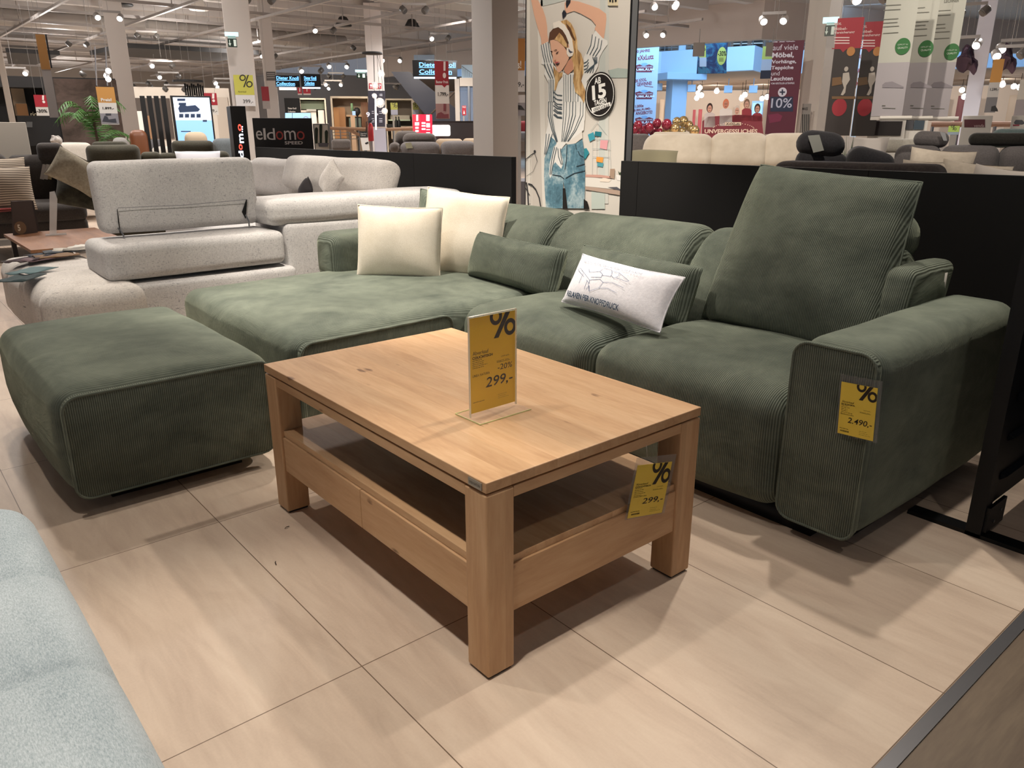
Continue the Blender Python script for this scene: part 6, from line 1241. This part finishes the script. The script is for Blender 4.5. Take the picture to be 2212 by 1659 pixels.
# ------------------------------------------------------------------ anthracite recliner and big grey sofa
AN = fabric('#2b2a2c', '#3c3b3e', 'anthracite_c', 100); GS = fabric('#4f4b4b', '#645f5e', 'warm_grey', 120); CG = fabric('#625d5b', '#7d7773', 'grey_beige_trim', 60)
o, L = fr('recliner_sofa', 'anthracite recliner with tilted headrest and price tag at the right', 'armchair', 1790, D=5.4)
def srb(o, L, name, mt, x0, y0, x1, y1, a, b_, r=.05, rot=0, **k):
    q = MB(); c = L((x0+x1)/2, (y0+y1)/2, (a+b_)/2); w = L(x1, y0, (a+b_)/2)[0]-L(x0, y0, (a+b_)/2)[0]; h_ = L(x0, y0, (a+b_)/2)[1]-L(x0, y1, (a+b_)/2)[1]; q.m = Mx.Translation((c[0], (a+b_)/2, c[1])) @ Mx.Rotation(rot, 4, 'Y'); q.rbox((0, 0, 0), (w, abs(b_-a), h_), r, n=6, seg=4, **k); return q.build(name, mt, o, True)
srb(o, L, 'headrest', AN, 1722, 287, 1822, 338, 0, .2, .07, .12, puff=(.01, .02, .01)); srb(o, L, 'back', AN, 1716, 328, 1830, 380, .0, .2, .06, .1); srb(o, L, 'seat_side', AN, 1820, 322, 1925, 400, -.05, .5, .08, .25)
MB().b2((L(1716, 350)[0], .05, .05), (L(1900, 350)[0], .9, .6), .04).build('base', AN, o); MB().b2((L(1716, 350)[0]+.1, .1, 0), (L(1716, 350)[0]+.16, .8, .06)).build('foot', BLK, o)
t = MB(); ppr(t, L, [(1745, 293), (1770, 291), (1780, 325), (1757, 330)], -.04, -.036); t.build('hang_tag', mat('#a7a89f', .6), o)
# frontmost beige trimmed sofa edge just behind the partition
o, L = fr('trimmed_sofa', 'grey beige sofa back edge just above the right black partition', 'sofa', 1860, D=4.6, yaw=RM+.15)
srb(o, L, 'back', CG, 1668, 353, 2026, 420, 0, .22, .06, 0); MB().b2((L(1668, 400)[0], 0, .05), (L(2026, 400)[0], .5, .7), .05).build('base', CG, o)
o, L = fr('grey_corner_sofa', 'large warm grey corner sofa with cushions at the far right', 'sofa', 2080, D=6.1)
SB(o, L, 'back', GS, 2028, 317, 2158, 380, .1, .35, .06, puff=(0, .03, .01)); SB(o, L, 'back', GS, 2156, 319, 2290, 390, .1, .35, .06, puff=(0, .03, .01)); SB(o, L, 'back', GS, 1930, 316, 2030, 372, .12, .35, .06, puff=(0, .02, .01))
srb(o, L, 'headrest', GS, 1973, 284, 2050, 318, .15, .32, .06, .06); SB(o, L, 'headrest', fabric('#1b1a16', '#2a2824', 'near_black', 80), 2092, 287, 2290, 316, .15, .4, .06)
MB().b2((L(1930, 360)[0], .1, .06), (L(2290, 360)[0], .5, .55), .05).build('base', GS, o); MB().b2((L(1940, 360)[0], -1.0, .1), (L(2290, 360)[0], .15, .43), .06).build('seat', GS, o); MB().b2((L(1940, 360)[0], .1, 0), (L(2280, 360)[0], .4, .07)).build('plinth', BLK, o)
t = MB(); ppr(t, L, [(2030, 284), (2042, 287), (2046, 304), (2038, 304)], .12, .125); t.build('hang_tag', mat('#8f8f90', .6), o)
FLR = fabric('#a89c8d', '#c2b7a7', 'floral_cream', 14, big=9)
fcz = face_cam(at(2030, 350, D=5.6))
cushion('throw_pillow', 'cream floral cushion standing on the warm grey sofa, topmost of the heap', at(2028, 352, D=5.6)-V((0, 0, .12)), lean(0, 0, 0, fcz, -.3, .08), .36, .42, .1, FLR, None, 0, n=14, ns=.012)
cushion('throw_pillow', 'cream floral cushion lying left in the heap on the warm grey sofa', at(2010, 368, D=5.3)-V((0, 0, .14)), lean(0, 0, 0, fcz, -.4, .03), .32, .42, .1, FLR, None, 0, n=14, ns=.012)
cushion('throw_pillow', 'cream floral cushion lying right in the heap on the warm grey sofa', at(2100, 372, D=5.3)-V((0, 0, .14)), lean(0, 0, 0, fcz, -.4, .12), .36, .42, .1, FLR, None, 0, n=14, ns=.012)
cushion('throw_pillow', 'white patterned cushion at the right end of the heap', at(2155, 380, D=5.1)-V((0, 0, .14)), lean(0, 0, 0, fcz, -.4, .15), .28, .40, .08, mat('#c2b9b0', .8), None, 0, n=10)
# green grass plant, panels, tv and small signs
o, L = fr('grass_plant', 'spiky green plant behind the recliner', 'plant', 1838, D=6.6); MB().lathe([(.09, .0), (.12, .8), (.1, .8), (.09, .76)], (0, 0, 0), 14).build('planter', DK, o, True)
for i in range(12): a = i*2.4; MB().add([(-.012*cos(a), 0, .78), (.012*cos(a), .01, .78), (.10*cos(a)*(.4+i % 3*.3), .08*sin(a), 1.0+.05*(i % 4))], [(0, 1, 2)]).build('blade', mat('#2e4a2c', .6), o)
o, L = fr('pale_sofa', 'pale sofa with rolled printed cushion behind the recliner', 'sofa', 1930, D=7.6); SB(o, L, 'back', fabric('#8e8a80', '#a5a096', 'pale_sage', 90), 1825, 300, 1990, 330, .2, .5, .05); MB().b2((L(1830, 330)[0], .1, .0), (L(1985, 330)[0], .9, .62), .04).build('base', mat('#8e867a', .8), o); MB().b2((L(1835, 330)[0], -.5, .1), (L(1985, 330)[0], .2, .62), .05).build('seat', mat('#8e867a', .8), o)
cushion('throw_pillow', 'white printed cushion on the pale sofa behind the recliner', at(1868, 306, D=7.5)-V((0, 0, .15)), lean(0, 0, 0, fcz, -.3, .03), .36, .4, .1, mat('#a59e98', .8), None, 0, n=10)
for i, (x0, y0, x1, y1, D, c, lab) in enumerate(((1885, 262, 1950, 293, 8.6, '#1f1413', 'dark television screen below the green dotted banners'), (1951, 258, 1975, 280, 8.7, '#4a4a4e', 'small framed chair picture below the green dotted banners'), (1976, 258, 1998, 280, 8.7, '#3f4d58', 'small dark bluish picture beside the framed chair picture'))):
    o, L = fr('picture_panel', lab, 'screen' if i == 0 else 'picture', (x0+x1)/2, D=D); l, r = L(x0, y0)[0], L(x1, y0)[0]; z0, z1 = L(x0, y1)[1], L(x0, y0)[1]; MB().b2((l-.03, .02, 0), (r+.03, .08, z1+.04)).build('backing_panel', WHT, o); MB().b2((l, 0, z0), (r, .02, z1)).build('picture', mat(c, .35), o)
o, L = fr('white_sign_panel', 'white panel with burgundy lettered plate at the right', 'sign panel', 2107, D=8.2); l, r = L(2074, 290)[0], L(2138, 290)[0]; MB().b2((l, 0, 0), (r, .06, L(2107, 250)[1]), .004).build('panel', mat('#b9b3ac', .6), o); t = MB(); pq(t, L, 2083, 258, 2128, 275, -.004); t.k = 1; ptext(t, L, 'venda', 2104, 268, 2126, 275, -.008, bold=.01); t.build('plate', [mat('#4c1520', .5), mat('#a78f8e', .5)], o, 'flat')
o, L = fr('white_sign_panel', 'white panel with sofa picture at the far right edge', 'sign panel', 2195, D=8.6); l, r = L(2179, 290)[0], L(2235, 290)[0]; MB().b2((l, 0, 0), (r, .06, L(2195, 250)[1]), .004).build('panel', mat('#a9a39c', .6), o); t = MB(); ppoly(t, L, [(2190, 265), (2194, 259), (2208, 259), (2214, 266), (2208, 269), (2192, 268)], -.004); t.k = 1; pq(t, L, 2188, 269, 2202, 272, -.005); t.build('picture', [mat('#3a3a3f', .5), mat('#7c2230', .5)], o, 'flat')
o, L = banner('yellow green percent label between the sign panels', 2048, 2072, 272, 291, 9.4, [(272, 285, '#a9c860'), (0, 0, '#8fa0b0')], wire=False, name='percent_poster', cat='poster'); tp(o, L, 'percent_sign', INKB, lambda m: perc(m, L, 2057, 272.5, 6, -.006)); MB().b2((-.03, .01, -o.location.z), (.03, .03, 0)).build('stand_post', GRY, o)
o, L = fr('wooden_rail', 'long brown handrail running behind the sign panels at the right', 'railing', 2100, D=10.6); a, c = L(2012, 269), L(2240, 268); MB().tube([(a[0], 0, a[1]), (c[0], 0, c[1])], .03, 8).build('handrail', mat('#7a5b4a', .5), o); [MB().tube([(L(x, 269)[0], 0, 0), (L(x, 269)[0], 0, a[1])], .02, 6).build('post', STEEL, o) for x in (2015, 2070, 2150, 2210)]
o, L = banner('ochre and white price banner before the pale blue column', 2136, 2160, 128, 243, 9.0, [(128, 178, '#b98238'), (178, 210, '#b5b0ac'), (210, 243, '#6d6a6c'), (0, 0, '#b5b0ac')]); tp(o, L, 'price', INKB, lambda m: ptext(m, L, '1.599,-', 2139, 190, 2157, 197, -.005, bold=.02)); tp(o, L, 'chair_picture', DK, lambda m: ppoly(m, L, [(2140, 240), (2142, 230), (2150, 228), (2155, 236), (2156, 241)], -.005))
o, L = banner('grey white banner cut by the right frame edge', 2196, 2226, 172, 258, 9.2, [(172, 215, '#b9b2a9'), (0, 0, '#8e8688')])
tb_, L = fr('teal_sofa', 'grey teal low sofa at the far right edge behind the black headrest', 'sofa', 2170, D=7.3); SB(tb_, L, 'back', fabric('#4c5a5a', '#61706e', 'grey_teal', 90), 2140, 278, 2290, 320, .1, .4, .06); MB().b2((L(2140, 320)[0], .1, 0), (L(2290, 320)[0], .9, .6)).build('base', mat('#4c5a5a', .8), tb_)
# gold and silver foil cluster on the mall ceiling at the right
for i, (x, y_, D, lab) in enumerate(((2092, 128, 19, 'dark crumpled foil decoration left of the pale blue column'), (2175, 125, 19, 'dark crumpled foil decoration right of the pale blue column'))): o = thing('foil_decoration', lab, 'decoration', at(x, y_, D=D)); MB().ball((0, 0, 0), .01, 6).rbox((0, 0, 0), (.34, .2, .5), .09, n=5, seg=2, ns=.22, nsc=4).build('foil', mat('#3a2a38', .35, .5), o); wires(o, (0,), .2, 4.2)
# ------------------------------------------------------------------ ceiling, far walls, rails and spotlights
CW = mat('#b8b3b0', .8)
pts = [(-7, -7), (26, -7)]+[tuple(p) for p in FA[::-1]]+[(FA[0][0], 47), (-7, 47)]
def poly_slab(name, pts, z, mt, th=.15):
    n = len(pts); P = [(p[0], p[1], z) for p in pts]+[(p[0], p[1], z+th) for p in pts]
    mb = MB(); mb.add(P, [tuple(range(n))[::-1], tuple(range(n, 2*n))]+[(i, (i+1) % n, n+(i+1) % n, n+i) for i in range(n)]); return struct(name, mb, mt)
poly_slab('ceiling', pts, 4.25, CW)
# joists of the concrete deck, a texture of the ceiling: one structural mesh
mb = MB(); k = 0
for i in range(30):
    y_ = 8+i*1.3; x1 = 17.5 if y_ < 20 else 13+(y_-20)*.25
    mb.b2((-6, y_, 4.02), (x1, y_+.22, 4.26))
struct('ceiling', mb, mat('#b4afab', .8))
strip('wall_left_far', [(-6.5, 45.5), (17, 45.5), (30, 44)], 0, 4.3, mat('#a49a90', .85))
strip('wall_left', [(-6.8, 10), (-6.8, 46)], 0, 4.3, mat('#8f867d', .85))
struct('ceiling', MB().b2((14, 4, 9.4), (46, 40, 9.6)), mat('#cdd3da', .8))
RW = mat('#8c8580', .5)
g_ = 'white steel ceiling rails'
for i in range(8):
    x = 2.0+i*1.96; y1 = 40 if x < 14 else 22
    o = thing('ceiling_rail', 'white steel ceiling rail running away from the camera', 'ceiling rail', (x, 12, 3.52), group=g_+' running lengthwise')
    MB().b2((-.03, 0, 0), (.03, y1-12, .05)).build('rail', RW, o); [MB().tube([(0, yy, .05), (0, yy, .73)], .012, 5).build('hanger', RW, o) for yy in (1, 6, 11)]
for i in range(10):
    y_ = 13.4+i*2.3; x1 = 16.5 if y_ < 20 else 14
    o = thing('ceiling_rail', 'white steel ceiling rail running across the hall', 'ceiling rail', (.5, y_, 3.58), group=g_+' running across')
    MB().b2((0, -.03, 0), (x1, .03, .06)).build('rail', RW, o); [MB().tube([(xx, 0, .06), (xx, 0, .67)], .012, 5).build('hanger', RW, o) for xx in (1, 7, 13)]
o = thing('air_duct', 'wide pale grey air duct under the ceiling at the upper left', 'duct', (1, 14.35, 3.66)); MB().b2((-1, 0, 0), (14, .75, .3), .02).build('duct_body', mat('#8f8d88', .5, .1), o); [MB().b2((x, -.02, -.02), (x+.05, .77, .32)).build('flange', mat('#9a9893', .5), o) for x in (2, 5, 8, 11)]
o = thing('air_duct', 'round pale duct crossing under the ceiling further back', 'duct', (1, 23.75, 3.635)); MB().tube([(-1, 0, .15), (12, 0, .15)], .2, 14).build('duct_body', mat('#b0aba6', .5), o, True); [MB().tube([(x, 0, .15), (x+.06, 0, .15)], .22, 14).build('collar', mat('#9f9a95', .5), o) for x in (2, 6, 10)]
for i, (x, y_, lab) in enumerate(((742, 57, 'round black ceiling loudspeaker left of the bright twin spots'), (890, 62, 'round black ceiling loudspeaker right of centre'), (265, 13, 'round dark ceiling loudspeaker above the left twin spots'), (430, 22, 'round white ceiling disc near the upper left'))):
    p = at(x, y_, Z=3.72); o = thing('ceiling_speaker', lab, 'speaker', p); MB().lathe([(.2, 0), (.22, .02), (.1, .22), (.04, .24)], (0, 0, 0), 18).build('dome', DK if i < 3 else WHT, o, True); MB().tube([(0, 0, .22), (0, 0, .55)], .012, 6).build('mount', RW, o)
LAMP = mat('#fff7ee', .3, emit=14); LOFF = mat('#4a4744', .4); HS = mat('#827d79', .4)
def twin(px, py, on, D=None, z=3.34, yaw=0, tilt=.5, spread=.21, lab=''):
    p = at(px, py, D=D) if D else at(px, py, Z=z); rz = face_cam(p)
    o = thing('twin_spotlight', lab, 'spotlight', p, rz)
    MB().b2((-spread-.02, -.02, .10), (spread+.02, .02, .14)).build('track_bar', HS, o); MB().tube([(0, 0, .14), (0, 0, max(.2, 4.25-p.z))], .004, 6).build('hanger', HS, o)
    for s_ in (-1, 1):
        if on == 3 or (on == 1 and s_ == -1) or (on == 2 and s_ == 1): lit = True
        else: lit = False
        mt = Mx.Rotation(-1.0, 3, 'X') @ Mx.Rotation(.25*s_, 3, 'Y')
        if not lit: mt = Mx.Rotation(-.6, 3, 'X') @ Mx.Rotation(.7*s_, 3, 'Y')
        c = V((spread*s_, -.02, .02)); h = MB(); h.lathe([(.058, -.06), (.062, -.04), (.058, .05), (.03, .07)], c, 14, mt); hd = h.build('lamp_head', HS if lit else LOFF, o, True)
        q = MB(); q.lathe([(.052, -.063), (.0, -.063)], c, 14, mt); q.f = q.f[:14]; q.mi = q.mi[:14]; q.build('lens', LAMP if lit else mat('#2a2826', .3), hd)
T = [(235, 39, 3, 'upper left above the sofas'), (318, 80, 0, 'unlit pair left of the white column'), (168, 97, 0, 'unlit pair above the palm'), (30, 158, 2, 'far left beside the canopy'), (205, 163, 2, 'above the stone wall'), (350, 143, 1, 'left of the white column, upper'), (365, 167, 1, 'left of the white column, lower'), (340, 183, 0, 'unlit pair above the slat divider'), (308, 188, 0, 'unlit pair left of the slat divider'), (378, 194, 0, 'unlit pair above the bright screen'),
     (700, 67, 1, 'centre, left lamp lit'), (895, 24, 0, 'unlit pair at top centre'), (560, 2, 0, 'dark pair at the very top'), (950, 84, 1, 'bright pair left of the large column'), (580, 122, 1, 'right of the white exit column'), (730, 144, 3, 'lit pair above the blue signs'), (672, 154, 1, 'above the right blue sign'), (845, 131, 3, 'bright pair above the globe pendant'), (780, 105, 0, 'unlit pair left of the globe pendant'), (720, 183, 3, 'lit pair below the exit sign level'), (726, 166, 0, 'unlit pair beside the exit sign'),
     (840, 190, 0, 'unlit pair before the niche'), (870, 190, 0, 'second unlit pair before the niche'), (695, 191, 2, 'small lit pair right of the blue signs'), (485, 180, 1, 'left edge of the white column'), (487, 188, 1, 'small lit pair before the white column')]
for i_, (px, py, on, w_) in enumerate(T): twin(px, py, on, z=3.3 if py < 130 else None or 3.2, lab='ceiling twin spotlight, '+w_) if py < 130 else twin(px, py, on, D=21+(i_ % 2)*1.6 if py < 165 else 24+(i_ % 3)*2.3, lab='ceiling twin spotlight, '+w_, spread=.24)
T2 = [(1436, 15, 3, 15.5, 'lit pair above the jubilee pillar'), (1414, 76, 3, 18.5, 'lit pair over the jubilee pillar, lower'), (1671, 46, 3, 14, 'lit pair above the burgundy banner'), (1880, -1, 1, 11, 'cut by the top edge above the red banners'), (2084, 99, 3, 14, 'lit pair right of the green dotted banners'), (2190, 106, 1, 14, 'at the far right'), (2180, 120, 1, 13.5, 'just below another at the far right'), (2100, 28, 0, 14, 'unlit pair at the upper right')]
for px, py, on, D, w_ in T2: twin(px, py, on, D=D, lab='ceiling twin spotlight, '+w_, spread=.19 if D > 15 else .16)
# small spotlights below the gallery
for i, (x, y_) in enumerate(((1447, 195), (1512, 191), (1508, 202), (1515, 207), (1548, 198), (1505, 213), (1609, 206), (1602, 214), (1646, 214), (1657, 211), (1450, 212), (2078, 196), (2083, 210), (2165, 184), (2190, 188), (2203, 190), (2212, 186))):
    D = 37+(i % 3)*1.5; p = at(x, y_, D=D); o = thing('gallery_spotlight', 'small lit spotlight under the gallery', 'spotlight', p, face_cam(p), 'small lit spotlights under the gallery'); MB().lathe([(.09, 0), (.1, .02), (.07, .18)], (0, 0, 0), 10).build('lamp_head', WHT, o, True); q = MB(); q.disc(0, .02, .11, -.11, 12); q.build('lens', mat('#ffffff', .3, emit=10), o, 'flat'); MB().tube([(0, 0, .16), (0, 0, max(.2, 3.17-p.z))], .01, 5).build('mount', DK, o)
for i, (x, y_) in enumerate(((1422, 189), (1494, 192), (1573, 194), (1627, 194))):
    p = at(x, y_, D=31.5); o = thing('gallery_floodlight', 'white box floodlight under the gallery edge', 'floodlight', p, face_cam(p), 'white box floodlights under the gallery edge'); MB().b2((-.15, 0, -.1), (.15, .3, .15), .01).build('housing', BLU, o); MB().tube([(0, .15, .15), (0, .15, .4)], .015, 5).build('mount', BLU2, o)

for i, (px, py, a, lab) in enumerate(((620, 1141, .4, 'tiny dark splinter on the floor left of the table leg'), (596, 1218, 1.3, 'tiny dark splinter on the floor further from the table leg'))):
    q = at(px, py, Z=0); o = thing('floor_splinter', lab, 'debris', (q.x, q.y, .003), a); MB().tube([(-.009, 0, 0), (0, .002, .001), (.009, -.001, 0)], .0011, 5).build('splinter', mat('#2a221c', .8), o)
def spot(x, y, z, e, tgt=None, size=75, col=(1, .86, .70), blend=.5, r=.05):
    l = bpy.data.lights.new('spot_beam', 'SPOT'); l.energy = e; l.spot_size = R(size); l.spot_blend = blend; l.color = col; l.shadow_soft_size = r
    o = bpy.data.objects.new('spot_beam', l); COL.objects.link(o); o.location = (x, y, z)
    t = V(tgt) if tgt else V((x, y, 0)); d = t-V((x, y, z)); o.rotation_euler = d.to_track_quat('-Z', 'Y').to_euler(); return o
def area(loc, tgt, sx, sy, e, col=(1, 1, 1)):
    l = bpy.data.lights.new('area_light', 'AREA'); l.shape = 'RECTANGLE'; l.size = sx; l.size_y = sy; l.energy = e; l.color = col
    o = bpy.data.objects.new('area_light', l); COL.objects.link(o); o.location = loc
    o.rotation_euler = (V(tgt)-V(loc)).to_track_quat('-Z', 'Y').to_euler(); return o
LS = 1.0; WMc = (1, .91, .80)
for (x, y_, z_, e, tg, sz) in ((2.5, 1.1, 3.4, 150, (2.3, 1.3, 0), 62), (1.7, 3.3, 3.4, 490, (2.3, 3.2, .4), 60), (3.3, 1.9, 3.4, 200, (1.6, 1.8, .3), 62), (.2, .9, 3.3, 190, (.3, 1.05, 0), 38),
        (.9, 4.4, 3.4, 110, (.6, 3.0, .3), 70), (1.0, 6.2, 3.4, 170, (1.4, 4.9, .5), 60), (.6, 3.0, 3.4, 190, (1.5, 4.6, .6), 60), (2.6, 6.0, 3.4, 170, (2.6, 5.0, .6), 60), (1.9, 1.9, 3.4, 330, (3.35, 3.5, 1.3), 46),
        (.1, 2.4, 3.5, 90, (.8, 1.6, 0), 80), (1.0, -.6, 3.4, 30, (1.6, 1.1, 0), 80), (3.0, 2.2, 3.4, 260, (6.2, 3.6, 1.4), 62), (4.0, .8, 3.4, 190, (6.5, 1.6, 1.0), 66), (3.6, 3.4, 3.5, 260, (6.8, 5.0, 1.2), 70)):
    spot(x, y_, z_, e*LS, tg, sz, WMc)
w = bpy.data.worlds.new('store_air'); SC.world = w; w.use_nodes = True
w.node_tree.nodes['Background'].inputs[0].default_value = (.85, .88, 1, 1); w.node_tree.nodes['Background'].inputs[1].default_value = .2
SC.view_settings.view_transform = 'Standard'; SC.view_settings.look = 'None'; SC.view_settings.exposure = 0; SC.view_settings.gamma = 1
SC.view_settings.use_curve_mapping = False
SC.cycles.use_denoising = True; SC.cycles.max_bounces = 6; SC.cycles.transparent_max_bounces = 12
SC.cycles.sample_clamp_indirect = 4
# downlights of the hall
for i, (x, y_, e) in enumerate(((4, 9, 480), (8, 9, 480), (1.5, 14, 520), (6, 14.5, 560), (12, 9, 850), (11, 16, 800), (4, 21, 600), (9.5, 23, 650), (3, 29, 700), (10, 31, 800), (15, 5, 850), (10, 4.2, 420), (1.0, 9.2, 340), (6, 37, 800), (14, 38, 800))):
    spot(x, y_, 3.9, e*1.0, None, 150, (1, .95, .91), .7, .2)
area((24, 17, 9.3), (24, 17, 0), 14, 22, 1500, (.40, .67, 1.0))
area((21, 14, 6.5), at(1700, 150, D=33), 8, 5, 720, (.38, .66, 1.0))
for p in (at(1560, 250, D=38), at(1700, 250, D=38), at(2150, 250, D=38), at(1440, 250, D=40)):
    spot(p.x, p.y, 3.05, 620, None, 160, (1, .92, .86), .7, .2)
p = at(1600, 110, D=36); spot(p.x, p.y, 7, 500, None, 150, (1, .85, .7), .7, .2)
for i, (x, y_, e) in enumerate(((3.2, 12, 60), (8.5, 11.5, 70), (2.5, 17.5, 80), (6.4, 19.6, 80), (13, 13, 70), (5, 25, 90), (11, 27, 110), (2, 34, 110), (8, 39, 130), (14, 6, 50), (10, 7, 40))):
    l = bpy.data.lights.new('hall_fill', 'POINT'); l.energy = e*1.5; l.color = (1, .96, .93); l.shadow_soft_size = .12  # added fill points that lift the dark ceiling, no fixtures hang there
    o = bpy.data.objects.new('hall_fill', l); COL.objects.link(o); o.location = (x, y_, 2.9)
q = at(1560, 200, D=22); area((q.x, q.y, 6.2), at(1392, 200, D=27), 3, 3, 400, (.38, .66, 1.0))  # added blue area light to brighten the banner pillar
for px, e in ((680, 260), (760, 300), (900, 130)):
    p = at(px, 250, D=24); t_ = at(px, 255, D=28); spot(p.x, p.y, 3.2, e, (t_.x, t_.y, 1.3), 75, (1, .86, .7), .5, .1)
for px in (1450, 1540, 1640, 1950, 2150):
    p = at(px, 250, D=40); t_ = at(px, 255, D=46); spot(p.x, p.y, 2.9, 420, (t_.x, t_.y, 1.7), 110, (1, .92, .84), .6, .1)
p = at(390, 250, D=20.5); t_ = at(390, 250, D=24); spot(p.x, p.y, 3.2, 300, (t_.x, t_.y, 1.6), 95, (1, .92, .84), .6, .1)  # added spot to brighten the off white display wall
